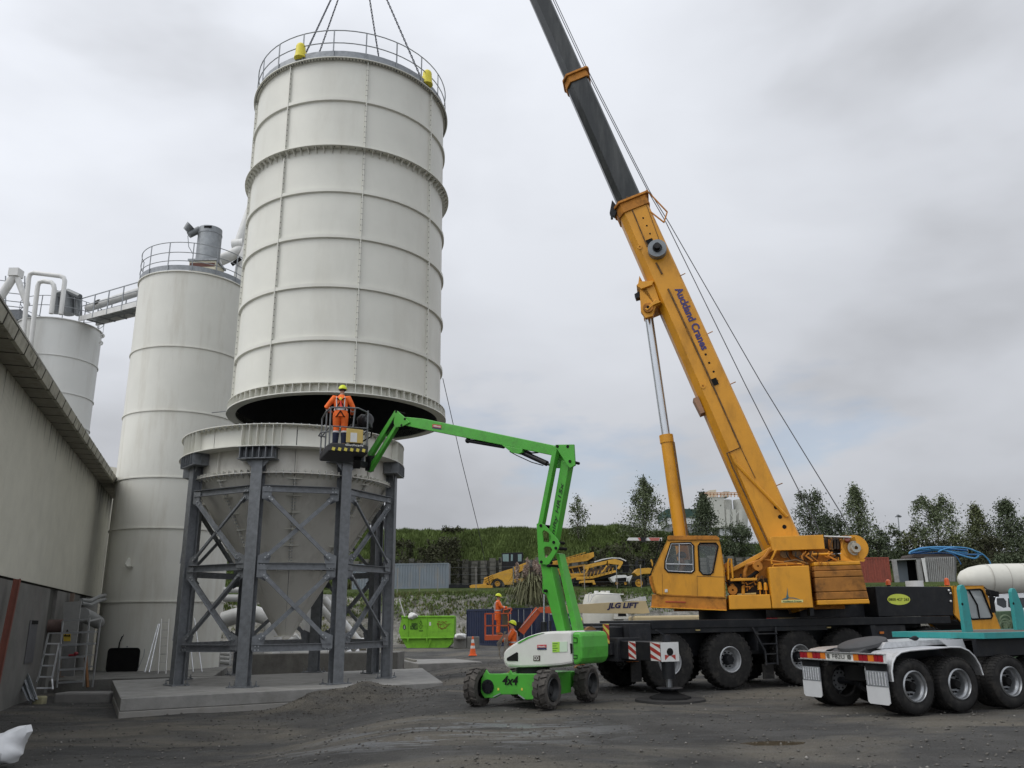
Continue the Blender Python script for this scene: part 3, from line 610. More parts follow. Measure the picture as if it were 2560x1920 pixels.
# filter unit
fc = atY(520, 640, 38.0); fu = T('filter_drum', 'galvanised filter drum on a cream box on the roof of the plain silo', 'filter', (fc.x, 38, 18)); 
fz0 = atY(520, 694, 37.6).z; fz1 = atY(520, 656, 37.6).z; fz2 = atY(520, 566, 37.6).z; GALV = M('galvanised_drum', (.25, .265, .275), .45, .5, var=.2, scale=3)
mb = MB(); mb.box((fc.x-.66, 37.4, fz0-.3), (fc.x+.66, 38.6, fz1)); O('box', mb, M('cream_box', (.50, .47, .36), .5), fu, bevel=.02)
mb = MB(); mb.box((fc.x-.62, 37.385, fz1-.32), (fc.x+.62, 37.4, fz1-.12)); O('brown_strip', mb, M('brown', (.09, .03, .02), .6), fu)
mb = MB(); mb.box((fc.x-.72, 37.33, fz1), (fc.x+.72, 38.7, fz1+.09)); O('lid_plate', mb, STEELL, fu)
mb = MB(); mb.cyl((fc.x, 38, fz1+.09), (fc.x, 38, fz2), .58, seg=32); O('drum', mb, GALV, fu, smooth=True)
mb = MB(); mb.lathe([(.585, -.04), (.60, -.04), (.60, .02), (.585, .02)], (fc.x, 38, fz2-.3), 'z', 32, close=True); O('clamp_band', mb, STEELL, fu)
mb = MB(); mb.box((fc.x-.1, 37.40, fz2-.16), (fc.x+.28, 37.43, fz2-.06)); O('slot', mb, BLACKM, fu)
p = atY(478, 578, 37.6); mb = MB(); mb.cyl(p+Vector((-.1, 0, -.2)), p+Vector((.35, .2, .2)), .18, seg=12)
for k in range(6): mb.cyl(p+Vector((-.22+.03*k, -.02, -.02+.06*k)), p+Vector((-.18+.03*k, -.02, .02+.06*k)), .24, seg=10)
O('fan_motor', mb, M('fan_grey', (.16, .17, .175), .5, .4), fu, smooth=True)
mb = MB(); mb.tube([p+Vector((-.1, -.1, -.3)), p+Vector((0, -.1, -.9)), p+Vector((.25, -.1, -1.3))], .02, 5); O('cable', mb, STEELL, fu)
# pipes from the silo roof towards the right
pp = T('roof_pipework', 'white pipes joining behind the lifted silo beside the filter drum', 'pipe', (-13, 39.5, 18.5))
mb = MB(); mb.tube([atY(548, 652, 39.3), atY(575, 640, 39.5), atY(625, 612, 40), atY(700, 590, 41)], .30, 14); O('pipe', mb, WHITEP, pp, smooth=True)
mb = MB(); mb.tube([atY(596, 612, 39.8), atY(622, 545, 39.8), atY(660, 440, 40)], [.26, .30, .30], 14); O('pipe', mb, WHITEP, pp, smooth=True)
mb = MB(); mb.tube([atY(583, 615, 39.8), atY(610, 612, 39.8)], .36, 14); O('pipe_flange', mb, WHITEP, pp, smooth=True)
mb = MB(); mb.tube([atY(597, 706, 38.6), atY(606, 655, 38.8), atY(650, 560, 39)], .30, 14); O('pipe', mb, WHITEP, pp, smooth=True)
mb = MB(); mb.tube([atY(579, 662, 38.3), atY(602, 646, 38.3)], .1, 8); O('black_coupling', mb, BLACKM, pp)
# silo 3 pipes
vp = T('vent_pipework', 'white upside-down U pipes and braced chute on the leftmost silo', 'pipe', (X3, 43, 19))
def upipe(pts, r, Y, nm='pipe'): mb = MB(); mb.tube([atY(x, y, Y) for x, y in pts], r, 10); O(nm, mb, WHITEP, vp, smooth=True)
upipe([(58, 900), (60, 820), (72, 695), (75, 686), (84, 682), (150, 690), (159, 694), (162, 702), (152, 786)], .13, 43.6)
upipe([(68, 905), (76, 870), (94, 716), (98, 706), (108, 703), (128, 706), (134, 712), (136, 722), (128, 784)], .13, 43.4)
upipe([(-10, 760), (38, 686)], .24, 44); upipe([(40, 686), (68, 762)], .17, 44)
mb = MB(); c = atY(40, 684, 44); mb.box((c.x-.28, 43.7, c.z-.22), (c.x+.28, 44.3, c.z+.25)); b = O('junction_box', mb, WHITEP, vp)
for (x0, x1, y0, y1) in ((130, 152, 730, 782), (158, 186, 730, 786), (188, 205, 740, 788)):
    p = atY((x0+x1)/2, y1, 45.2); q = atY((x0+x1)/2, y0, 45.2); mb = MB(); mb.cyl(p, q, (x1-x0)/2/2050*47, seg=16); o = O('filter_can', mb, M('fan_grey', (.16, .17, .175)), vp, smooth=True)
mb = MB(); mb.tube([atY(138, 736, 45), atY(170, 728, 45), atY(200, 742, 44.6)], .16, 8); O('valve', mb, M('fan_grey', (.16, .17, .175)), vp, smooth=True)
# platform left of silo 3
pl = T('access_platform', 'grey steel platform with railing at the left edge beside the leftmost silo', 'platform', (-30, 46, 17.5))
mb = MB(); a, b = atY(-60, 790, 45), atY(60, 790, 45); z1 = atY(30, 780, 45).z; z0 = atY(30, 805, 45).z; mb.box((a.x, 44.6, z0), (b.x, 46.5, z1)); O('deck', mb, STEEL, pl)
for py in (706, 735, 755, 768): mb = MB(); mb.bar(atY(-60, py-12, 44.7), atY(64, py+2, 44.7), .04); O('rail', mb, STEELL, pl)
for px in (14, 62): mb = MB(); mb.bar(atY(px, 778, 44.7), atY(px, 690, 44.7), .05); O('rail_post', mb, STEELL, pl)
# ---- catwalk between the silos
cw = T('catwalk', 'galvanised footbridge with handrails joining the two standing silos', 'walkway', (-20.5, 42, 17))
A0, A1 = Vector((-17.75, 39.6, 17.0)), Vector((-24.9, 45.2, 17.2)); dd = (A1-A0).normalized(); sd = Vector((dd.y, -dd.x, 0)).normalized()
if sd.y > 0: sd = -sd
def cpt(px, py, off=0): return onplane(px, py, A0+sd*.5, (sd.x, sd.y, 0))
L0, L1 = cpt(345, 752), cpt(200, 790)
dk = MB(); n_ = 9
for k in range(n_):
    p = L0+(L1-L0)*(k/n_)-sd*.5; q = L0+(L1-L0)*((k+.97)/n_)-sd*.5; mb = MB(); mb.bar(p+Vector((0, 0, -.05)), q+Vector((0, 0, -.05)), 1.0, .04); O('deck_grating', mb, STEELL, cw)
for o_ in (0, -1.0):
    mb = MB(); mb.bar(L0+sd*o_+Vector((0, 0, -.17)), L1+sd*o_+Vector((0, 0, -.17)), .06, .30); O('side_beam', mb, WHITEP, cw)
    mb = MB(); mb.bar(L0+sd*o_+Vector((0, 0, 1.1)), L1+sd*o_+Vector((0, 0, 1.1)), .045); O('top_rail', mb, STEELL, cw)
    mb = MB(); mb.bar(L0+sd*o_+Vector((0, 0, .6)), L1+sd*o_+Vector((0, 0, .6)), .035); O('mid_rail', mb, STEELL, cw)
    for k in range(5): p = L0+(L1-L0)*(k/4)+sd*(o_+.03); mb = MB(); mb.bar(p+Vector((0, 0, -.3)), p+Vector((0, 0, 1.1)), .05); O('rail_post', mb, STEELL, cw)
for k in range(5): p = L0+(L1-L0)*((k+.3)/5)+Vector((0, 0, -.34)); mb = MB(); mb.bar(p, p-sd*1.0, .08, .06); O('cross_beam', mb, STEELL, cw)
cp_ = MB(); cp_.tube([L0-sd*.4+Vector((.8, -.6, .72)), L1-sd*.4+Vector((0, 0, .62))], .23, 14); o = O('conveying_pipe', cp_, WHITEP, smooth=True); tagp(o, 'thick white pipe running along the footbridge between the silos', 'pipe')
p = L0+(L1-L0)*.78-sd*.35+Vector((0, 0, .72)); mb = MB(); mb.bar(p-dd*.25, p+dd*.3, .42, .3); o = O('rag_bundle', mb, M('rag', (.06, .06, .05), .9), bevel=.1); tagp(o, 'dark rags tied round the white pipe on the footbridge', 'cloth')

# ================================================================ warehouse on the left
WP = Vector((-13.9, 23.6, 0)); wd = Vector((math.cos(math.radians(109.936)), math.sin(math.radians(109.936)), 0)); wn = Vector((wd.y, -wd.x, 0))
def wp(s, z, off=0.): return WP+wd*s+wn*off+Vector((0, 0, z))
S0 = -12.; S1 = 18.9
wh = T('warehouse', 'old warehouse clad in stained cream ribbed sheets over a grey concrete wall', 'building', tuple(WP))
def clad_mat():
    m = M('cladding', (.60, .585, .50), .6, var=.06, scale=1.2)
    nd = m.node_tree.nodes; lk = m.node_tree.links.new; b = nd['Principled BSDF']; src = b.inputs['Base Color'].links[0].from_socket
    co = nd.new('ShaderNodeTexCoord'); mp_ = nd.new('ShaderNodeMapping'); mp_.inputs['Scale'].default_value = (5.5, 5.5, .16); lk(co.outputs['Object'], mp_.inputs['Vector'])
    n = nd.new('ShaderNodeTexNoise'); n.inputs['Scale'].default_value = 1.9; n.inputs['Detail'].default_value = 7; n.inputs['Roughness'].default_value = .7; lk(mp_.outputs[0], n.inputs['Vector'])
    sx = nd.new('ShaderNodeSeparateXYZ'); lk(co.outputs['Object'], sx.inputs[0])
    mr = nd.new('ShaderNodeMapRange'); mr.inputs['From Min'].default_value = 6.7; mr.inputs['From Max'].default_value = 8.1; mr.inputs['To Min'].default_value = -.12; mr.inputs['To Max'].default_value = .17; lk(sx.outputs['Z'], mr.inputs['Value'])
    # the far end of the wall is dirtier
    my = nd.new('ShaderNodeMapRange'); my.inputs['From Min'].default_value = 11; my.inputs['From Max'].default_value = 16.5; my.inputs['To Min'].default_value = 0; my.inputs['To Max'].default_value = .12; lk(sx.outputs['Y'], my.inputs['Value'])
    ad = nd.new('ShaderNodeMath'); lk(n.outputs['Fac'], ad.inputs[0]); lk(mr.outputs[0], ad.inputs[1]); a2 = nd.new('ShaderNodeMath'); lk(ad.outputs[0], a2.inputs[0]); lk(my.outputs[0], a2.inputs[1])
    r = nd.new('ShaderNodeValToRGB'); r.color_ramp.elements[0].position = .54; r.color_ramp.elements[1].position = .78; r.color_ramp.elements[1].color = (.93, .93, .93, 1); lk(a2.outputs[0], r.inputs['Fac'])
    mx = nd.new('ShaderNodeMixRGB'); lk(r.outputs['Color'], mx.inputs['Fac']); lk(src, mx.inputs['Color1']); mx.inputs['Color2'].default_value = (.045, .040, .028, 1); lk(mx.outputs['Color'], b.inputs['Base Color'])
    return m
CLAD = clad_mat()
sw = .84; ns_ = int((S1-S0)/sw)+1
for k in range(ns_):
    s0 = S0+k*sw; mb = MB(); prof = []
    npr = 7
    for j in range(npr):
        u = s0+j*sw/npr; w = sw/npr; prof += [(u+.002 if j == 0 else u, .0), (u+w*.55, .0), (u+w*.62, .034), (u+w*.93, .034)]
    prof.append((s0+sw-.022, 0.0))
    lo = 3.08; hi = 7.98+.02*(s0/30)
    jit = random.uniform(-.004, .004)
    for (u, o_) in prof: mb.v += [tuple(wp(u, lo+random.uniform(-.0, .0), o_+jit)), tuple(wp(u, hi, o_+jit))]
    for i in range(len(prof)-1): mb.f.append((2*i, 2*i+2, 2*i+3, 2*i+1))
    O('cladding_sheet', mb, CLAD, wh)
mb = MB(); mb.prism([wp(S1+.02, 3.0, .04), wp(S1+.02, 8.0, .04), wp(S1+.02, 8.0, -.02), wp(S1+.02, 3.0, -.02)], wd*.28); O('corner_flashing', mb, M('flashing', (.42, .42, .36), .5), wh)
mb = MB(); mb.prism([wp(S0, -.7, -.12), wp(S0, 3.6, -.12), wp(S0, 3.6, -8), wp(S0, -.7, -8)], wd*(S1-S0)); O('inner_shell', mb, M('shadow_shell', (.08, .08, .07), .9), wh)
WALLC = M('wall_concrete', (.17, .168, .155), .85, var=.2, scale=1.1, dirt=(.20, .175, .165), dscale=.8, damt=.6, streak=3, bump=.25, bscale=8)
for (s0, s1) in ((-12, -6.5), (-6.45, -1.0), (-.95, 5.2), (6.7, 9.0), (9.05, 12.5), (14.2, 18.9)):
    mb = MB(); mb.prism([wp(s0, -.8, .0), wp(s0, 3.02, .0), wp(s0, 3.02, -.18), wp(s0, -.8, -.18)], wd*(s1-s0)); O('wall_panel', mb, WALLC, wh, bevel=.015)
mb = MB(); mb.prism([wp(-.4, .55, .004), wp(-.4, 2.05, .004), wp(-.4, 2.05, .03), wp(-.4, .55, .03)], wd*.95); 
mb = MB(); mb.box((0, 0, 0), (.01, .01, .01))
REDP = M('red_primer', (.15, .045, .028), .6, var=.15)
mb = MB(); mb.ibeam(wp(-2.5, -.3, .25), wp(-1.62, 3.02, .25), .13, .16, .02, up=wn); O('red_column', mb, REDP, wh)
mb = MB(); mb.bar(wp(9.1, -.3, .15), wp(9.1, 3.0, .15), .14, .14, up=wn); O('post', mb, M('rusty_post', (.20, .15, .12), .7, var=.3), wh)
# recess with a dark slot
mb = MB(); mb.prism([wp(2.3, .75, .012), wp(2.3, 2.0, .012), wp(3.6, 2.0, .012), wp(3.6, .75, .012)], wn*.0+wn*.012); O('cover_plate', mb, M('plate_grey', (.11, .11, .115), .7), wh)
mb = MB(); mb.prism([wp(2.55, 1.88, .025), wp(2.55, 1.99, .025), wp(3.55, 1.99, .025), wp(3.55, 1.88, .025)], wn*.01); O('slot', mb, BLACKM, wh)
# soffit boards, gutter
SOF = M('soffit', (.27, .255, .21), .8, var=.25, scale=3, dirt=(.07, .062, .045), dscale=3, damt=.7)
GUT = M('gutter', (.36, .345, .28), .7, var=.25, scale=3, dirt=(.05, .045, .03), dscale=2.2, damt=.8)
sw2 = 1.08; k = 0; JNT = M('joint_dark', (.045, .04, .03), .9)
while S0+k*sw2 < S1+.1:
    s0 = S0+k*sw2; zc = 7.80+.0098*(s0+2)
    mb = MB(); mb.prism([wp(s0, zc, .03), wp(s0, zc, .58), wp(s0, zc+.03, .58), wp(s0, zc+.03, .03)], wd*(sw2-.10)); O('soffit_board', mb, SOF, wh)
    mb = MB(); mb.prism([wp(s0, zc-.02, .585), wp(s0, zc-.01, .66), wp(s0, zc+.24, .72), wp(s0, zc+.24, .60)], wd*(sw2-.06)); O('gutter_length', mb, GUT, wh)
    mb = MB(); mb.prism([wp(s0-.04, zc-.025, .59), wp(s0-.04, zc-.015, .668), wp(s0-.04, zc+.245, .728), wp(s0-.04, zc+.25, .60)], wd*.05); O('gutter_joint', mb, JNT, wh)
    mb = MB(); mb.prism([wp(s0-.07, zc-.012, .03), wp(s0-.07, zc-.012, .585), wp(s0-.07, zc+.02, .585), wp(s0-.07, zc+.02, .03)], wd*.045); O('soffit_joint', mb, JNT, wh)
    k += 1
mb = MB(); mb.prism([wp(S0, 8.05, .70), wp(S0, 8.10, .70), wp(S0, 9.6, -8), wp(S0, 8.05, -8)], wd*(S1-S0+.5)); O('roof', mb, M('roof_sheet', (.30, .29, .26), .7), wh)
# annex gable seen past the corner
mb = MB(); a = [atY(235, 1160, 43), atY(310, 1172, 43), atY(310, 1690, 43), atY(195, 1690, 43)]; mb.prism(a, (0, 2, 0)); an = O('annex', mb, M('annex_cream', (.50, .48, .41), .6)); tagp(an, 'cream annex roof edge peeping between warehouse corner and silo', 'building')
# vertical ladder rail up the corner
lad = T('wall_ladder', 'narrow pale ladder strip fixed up the corner between warehouse and silo', 'ladder', tuple(wp(19.3, 0, .2)))
l0, l1 = wp(19.25, -.3, .35), wp(19.25, 5.6, .35)
for o_ in (0, .35): mb = MB(); mb.bar(l0+wn*o_, l1+wn*o_, .05, .05); O('rail', mb, WHITEP, lad)
for k in range(16): mb = MB(); p = l0+(l1-l0)*((k+.5)/16); mb.bar(p, p+wn*.35, .04, .10); O('rung', mb, WHITEP, lad)

# ================================================================ clutter by the warehouse
def ladder(name, label, p0, p1, width, nr, side, mat=ALU, r=.03, group=None, feet=True, cat='ladder'):
    t = T(name, label, cat, tuple(p0), group=group); side = Vector(side).normalized()*width
    p0 = Vector(p0); p1 = Vector(p1)
    for o_ in (0, 1): mb = MB(); mb.bar(p0+side*o_, p1+side*o_, r*1.1, r*2.2); O('stile', mb, mat, t)
    for k in range(nr): p = p0+(p1-p0)*((k+.6)/nr); mb = MB(); mb.bar(p, p+side, r*1.4, r*1.0); O('rung', mb, mat, t)
    return t
gz = -.42
sx_ = Vector((1, .15, 0)).normalized()
# step platform: two splayed ladders and a guard frame
sp_ = T('step_platform', 'bright aluminium step platform with open guard rails against the warehouse wall', 'platform', tuple(atY(160, 1720, 27.6)))
Yp = 27.6
def seg(px0, py0, px1, py1, w=.04, nm='frame_tube', Y0=Yp, Y1=None, h=None): mb = MB(); mb.bar(atY(px0, py0, Y0), atY(px1, py1, Y0 if Y1 is None else Y1), w, h or w); return O(nm, mb, ALU, sp_)
seg(142, 1719, 157, 1553, nm='stile'); seg(208, 1716, 224, 1544, nm='stile')
for y, xl, xr in ((1552, 157, 252), ): seg(157, 1552, 223, 1548, nm='top_rail')
for yl, yr, xl, xr in ((1583, 1579, 155, 239), (1613, 1609, 151, 238), (1644, 1641, 149, 212), (1675, 1671, 147, 210), (1707, 1703, 145, 208)): seg(xl, yl, xr, yr, .05, 'rung', h=.06)
seg(120, 1583, 151, 1583, nm='rung'); seg(231, 1718, 252, 1547, nm='stile', Y0=28.4); seg(220, 1553, 252, 1546, nm='top_rail', Y0=Yp, Y1=28.4)
for y in (1580, 1608, 1637, 1666): seg(222-(y-1580)*.05, y, 243-(y-1580)*.12, y, .04, 'rung', Y0=28.4)
sl_ = T('step_ladder', 'short aluminium ladder section leaning at the left of the step platform', 'ladder', tuple(atY(110, 1722, 27.3)))
def seg2(px0, py0, px1, py1, nm): mb = MB(); mb.bar(atY(px0, py0, 27.3), atY(px1, py1, 27.6), .045); O(nm, mb, ALU, sl_)
seg2(91, 1707, 97, 1692, 'stile'); seg2(97, 1692, 121, 1585, 'stile'); seg2(132, 1724, 130, 1697, 'stile'); seg2(130, 1697, 148, 1608, 'stile')
for y, xl, xr in ((1609, 116, 147), (1636, 110, 141), (1664, 104, 136), (1692, 97, 130), (1720, 91, 131)): seg2(xl, y, xr, y, 'rung')
# board with warning sign
bd = T('warning_board', 'tall pale panel with a black and yellow triangle warning sign', 'sign', tuple(atY(180, 1640, 29)))
mb = MB(); mb.prism([atY(159, 1506, 29), atY(203, 1502, 29), atY(190, 1612, 29), atY(157, 1612, 29)], (0, .05, 0)); O('panel', mb, M('panel_grey', (.27, .27, .26), .6, var=.1), bd)
mb = MB(); mb.prism([atY(157, 1614, 29), atY(190, 1614, 29), atY(184, 1690, 29), atY(152, 1690, 29)], (0, .05, 0)); O('panel', mb, M('panel_grey2', (.17, .17, .165), .7, var=.2), bd)
SY_ = M('sign_yellow', (.50, .36, .05), .6); 
mb = MB(); mb.prism([atY(159, 1584, 28.98), atY(177, 1584, 28.98), atY(176, 1603, 28.98), atY(159, 1603, 28.98)], (0, .01, 0)); s_ = O('sign_plate', mb, SY_, bd)
mb = MB(); mb.prism([atY(161, 1590, 28.97), atY(175, 1590, 28.97), atY(168, 1573, 28.97)], (0, .015, 0)); O('warning_triangle', mb, BLACKM, s_)
mb = MB(); mb.prism([atY(164, 1588, 28.955), atY(172, 1588, 28.955), atY(168, 1579, 28.955)], (0, .01, 0)); O('triangle_field', mb, SY_, s_)
mb = MB(); mb.prism([atY(160, 1591, 28.96), atY(175, 1591, 28.96), atY(175, 1588, 28.96), atY(160, 1588, 28.96)], (0, .01, 0)); O('sign_bar', mb, BLACKM, s_)
# gear on the platform
mb = MB(); p = atY(190, 1634, 27.55); mb.ball(p, (.07, .06, .06)); mb.cyl(p+Vector((-.22, 0, -.05)), p+Vector((0, 0, -.04)), .035); o = O('power_tool', mb, M('tool_red', (.20, .02, .025), .5), smooth=True); tagp(o, 'red and black power tool resting on the step platform', 'tool')
mb = MB(); mb.bar(atY(219, 1718, 27.9), atY(214, 1640, 28.1), .07); o = O('wooden_post', mb, M('orange_wood', (.17, .08, .03), .8, var=.3)); tagp(o, 'orange timber leaning behind the step platform', 'timber')
# leaning steel channels
for k, (x0, y0, x1, y1, lb) in enumerate(((80, 1752, 52, 1693, 'left one of two galvanised channels leaning on the warehouse wall'), (87, 1748, 66, 1688, 'right one of two galvanised channels leaning on the warehouse wall'))):
    mb = MB(); p, q = atY(x0, y0, 25.4), atY(x1, y1, 26.6); mb.bar(p, q, .16, .012, up=(0, -1, 0)); mb.bar(p+Vector((.075, -.03, 0)), q+Vector((.075, -.03, 0)), .012, .08, up=(0, -1, 0)); mb.bar(p+Vector((-.075, -.03, 0)), q+Vector((-.075, -.03, 0)), .012, .08, up=(0, -1, 0))
    o = O('steel_channel', mb, STEELL, kind='stuff' if False else None); tagp(o, lb, 'channel', 'galvanised channels leaning on the wall')
mb = MB(); p = atY(98, 1744, 25.6); mb.box((p.x-.15, 25.5, -.45), (p.x+.18, 25.75, -.15)); o = O('broken_block', mb, M('yellow_block', (.30, .28, .17), .9, var=.3, bump=.5), bevel=.05); tagp(o, 'small chipped yellowish block beside the leaning channels', 'block')
# drums and pipes in the dark gap
mb = MB(); p = atY(133, 1565, 29.5); mb.cyl(p+Vector((-.45, 0, 0)), p+Vector((.35, .3, 0)), .22, seg=18); o = O('old_pipe', mb, M('brown_pipe', (.12, .08, .07), .8, var=.3), smooth=True); tagp(o, 'dirty brown pipe lying in the dark gap by the wall', 'pipe')
mb = MB(); mb.tube([atY(203, 1500, 30.5), atY(225, 1502, 31.5), atY(246, 1492, 33), atY(262, 1488, 34.5)], .07, 8); o = O('hose', mb, M('hose_grey', (.22, .225, .22), .6), smooth=True); tagp(o, 'upper grey hose sagging from the wall towards the silo', 'hose')
mb = MB(); mb.tube([atY(203, 1508, 30.5), atY(226, 1512, 31.5), atY(248, 1502, 33), atY(262, 1498, 34.5)], .07, 8); o = O('hose', mb, M('hose_grey', (.22, .225, .22), .6), smooth=True); tagp(o, 'lower grey hose sagging from the wall towards the silo', 'hose')
mb = MB(); mb.tube([atY(205, 1536, 30.5), atY(232, 1548, 32), atY(245, 1556, 34)], .25, 10); o = O('duct', mb, M('hose_grey', (.22, .225, .22), .6), smooth=True); tagp(o, 'pale duct sloping behind the step platform', 'duct')
# ladders and rods leaning on silo 2
ladder('leaning_ladder', 'narrow pale ladder leaning on the silo left of the frame', atY(395, 1690, 33.5), atY(404, 1548, 34.8), .30, 7, (1, 0, 0), WHITEP, .025)
for k, (x0, y0, x1, y1, lb) in enumerate(((362, 1681, 396, 1560, 'steel rod leaning furthest left beside the pale ladder'), (373, 1681, 399, 1560, 'steel rod leaning between its twin and the pale ladder'), (483, 1680, 470, 1546, 'steel rod leaning on the silo inside the frame'), (505, 1680, 486, 1546, 'steel rod furthest right on the silo inside the frame'))):
    mb = MB(); mb.cyl(atY(x0, y0, 33.6), atY(x1, y1, 35.2), .022, seg=6); o = O('steel_rod', mb, ALU); tagp(o, lb, 'rod', 'steel rods leaning on the silo')
# sack at the left edge
def crumple(center, r, seed, name, mat, label, cat, spike=None):
    rs = np.random.default_rng(seed); mb = MB(); mb.ball(center, r, 22, 14)
    V = []
    for v in mb.v:
        d = Vector(v)-Vector(center); k = 1+.16*math.sin(d.x*9/r[0]*.3+seed)*math.cos(d.z*11/r[2]*.3+d.y*5)+.06*math.sin(d.x*31+d.z*23); V.append(tuple(Vector(center)+d*k))
    mb.v = V
    if spike:
        sv = Vector(spike[1]).normalized(); mb.v = [tuple(Vector(center)+(Vector(v)-Vector(center))*(1+.75*math.exp(-(((Vector(v)-Vector(center)).normalized()-sv).length/.33)**2))) for v in mb.v]
    o = O(name, mb, mat, smooth=True); return tagp(o, label, cat)
_sk = atZ(8, 1868, -.05)
crumple(tuple(_sk), (.36, .30, .24), 3, 'white_sack', M('sack_white', (.62, .63, .64), .6, var=.06), 'white plastic sack with a twisted tip at the bottom left edge', 'sack', ((0, 0, 0), (.8, -.1, .62)))
mb = MB(); mb.tube([Vector((-9.0, 21.55, -.35)), Vector((-8.55, 21.68, -.30)), Vector((-8.2, 21.95, -.26)), Vector((-7.8, 22.2, -.28))], [.02, .05, .06, .02], 8); 
mb = MB()
for k in range(9): p0 = atZ(463+k*7, 1778-k*.6, -.33); mb.ball(p0, (.09, .07, .035+.01*(k % 3)), 8, 5)
o = O('orange_tarp', mb, M('tarp_orange', (.55, .25, .02), .6, var=.15), smooth=True, kind=None); tagp(o, 'crumpled strip of orange plastic half buried at the foot of the pad', 'plastic')

# ---- pipework behind the frame
WPIPE = M('pipe_white', (.56, .565, .55), .45, var=.05, dirt=(.35, .33, .29), damt=.35)
bp_ = T('pipe_assembly', 'white angled pipes and flanges on the concrete plinth behind the frame', 'pipework', (-8.5, 35.6, .6))
def bpipe(pts, r, Y=35.5, nm='pipe'): mb = MB(); mb.tube([atY(x, y, Y) for x, y in pts], r, 14); O(nm, mb, WPIPE, bp_, smooth=True)
bpipe([(558, 1550), (590, 1540), (640, 1535), (670, 1545), (682, 1575)], .33)
bpipe([(684, 1560), (684, 1602)], .34); bpipe([(684, 1602), (684, 1605)], .42, nm='flange')
bpipe([(700, 1632), (820, 1632)], .25); bpipe([(730, 1632), (733, 1632)], .31, nm='flange'); bpipe([(795, 1630), (860, 1634)], .2)
mb = MB(); mb.lathe([(.62, 0), (.30, .72), (.30, .8)], tuple(atY(688, 1650, 35.5)), 'z', 4); O('stand', mb, WPIPE, bp_)
bpipe([(560, 1495), (650, 1495)], .16, 36.5); bpipe([(560, 1475), (640, 1475)], .12, 36.5); bpipe([(638, 1475), (635, 1560)], .1, 36.5)
for k, (a_, b_) in enumerate((((810, 1497), (908, 1618)), ((822, 1510), (880, 1590)), ((806, 1520), (890, 1625)))): bpipe([a_, b_], .17, 38.0+k*.4, 'sloping_pipe')
bpipe([(900, 1612), (918, 1612)], .26, 38, 'flange')
mb = MB(); mb.lathe([(.05, 0), (.5, .9), (.5, 2.6), (.46, 2.65)], tuple(atY(770, 1600, 37)), 'z', 20); O('feed_hopper', mb, WPIPE, bp_, smooth=True)
bpipe([(745, 1590), (715, 1615)], .15, 36); 
mb = MB(); mb.prism([atY(803, 1486, 39), atY(829, 1486, 39), atY(829, 1560, 39), atY(803, 1530, 39)], (0, .1, 0)); O('side_plate', mb, WPIPE, bp_)
for k in range(3):
    mb = MB(); mb.tube([atY(552, 1633+10*k, 34), atY(576, 1635+10*k, 34)], .12, 10); o = O('pipe_end', mb, WPIPE, smooth=True); tagp(o, ['top', 'middle', 'bottom'][k]+' one of the stacked pipe ends showing left of the rear frame leg', 'pipe', 'stacked white pipe ends')
for k in range(5):
    p = atY(892+k*11, 1606, 44); mb = MB(); mb.lathe([(.10, -.2), (.22, -.2), (.22, .2), (.10, .2)], tuple(p), 'x', 12, close=True); o = O('pipe_collar', mb, WHITEP, smooth=True); tagp(o, ['leftmost', 'second', 'middle', 'fourth', 'rightmost'][k]+' in the row of white pipe collars stacked behind the frame', 'pipe', 'white pipe collars')
p = atY(892, 1640, 37); mb = MB(); mb.box((p.x-.5, 36.7, p.z-.08), (p.x+.5, 37.3, p.z+.1)); mb.cyl((p.x-.2, 36.69, p.z+.02), (p.x-.2, 36.9, p.z+.02), .07); o = O('yellow_toolbox', mb, M('box_yellow', (.60, .36, .02), .5), bevel=.04); tagp(o, 'yellow box lying on the plinth behind the frame', 'box')
crumple(tuple(atY(905, 1636, 42)), (.9, .4, .28), 5, 'white_tarp', M('sack_white', (.62, .63, .64)), 'white plastic bundle on the ground behind the frame legs', 'tarpaulin')
mb = MB(); p, q = atZ(1015, 1650, 0.03), atZ(1038, 1656, 0.03); mb.bar(p+Vector((0, 0, .05)), q+Vector((0, 0, .05)), .14, .1); o = O('timber_offcut', mb, M('grey_wood', (.22, .21, .18), .9, var=.2)); tagp(o, 'short grey timber lying on the small slab', 'timber')
# ================================================================ mobile crane
class Frm:
    def __init__(s, o, yaw):
        a = math.radians(yaw); s.o = Vector(o); s.X = Vector((math.cos(a), math.sin(a), 0)); s.Y = Vector((-math.sin(a), math.cos(a), 0)); s.yaw = a
    def w(s, x, y, z): return s.o+s.X*x+s.Y*y+Vector((0, 0, z))
    def at(s, px, py, y=0.): return onplane(px, py, s.o+s.Y*y, s.Y)
    def loc(s, p): d = Vector(p)-s.o; return Vector((d.dot(s.X), d.dot(s.Y), d.z))
    def x(s, px, py, y=0.): return s.loc(s.at(px, py, y)).x
    def box(s, mb, x0, x1, y0, y1, z0, z1): return mb.prism([s.w(x0, y0, z0), s.w(x1, y0, z0), s.w(x1, y0, z1), s.w(x0, y0, z1)], s.Y*(y1-y0))
    def pp(s, mb, pix, y, d): return mb.prism([s.at(a, b, y) for a, b in pix], s.Y*d)
from mathutils.geometry import tessellate_polygon
def plate(mb, loops, d):
    """flat plate with window openings: first loop outer, the others holes"""
    L = [[Vector(p) for p in l] for l in loops]; tri = tessellate_polygon(L); flat = [p for l in L for p in l]; n = len(flat); d = Vector(d)
    mb.add(flat+[p+d for p in flat], [tuple(t) for t in tri]+[tuple(i+n for i in t)[::-1] for t in tri])
    o = len(mb.v)-2*n; k = 0
    for l in L:
        m = len(l); mb.f += [(o+k+i, o+k+(i+1) % m, o+n+k+(i+1) % m, o+n+k+i) for i in range(m)]; k += m
    return mb
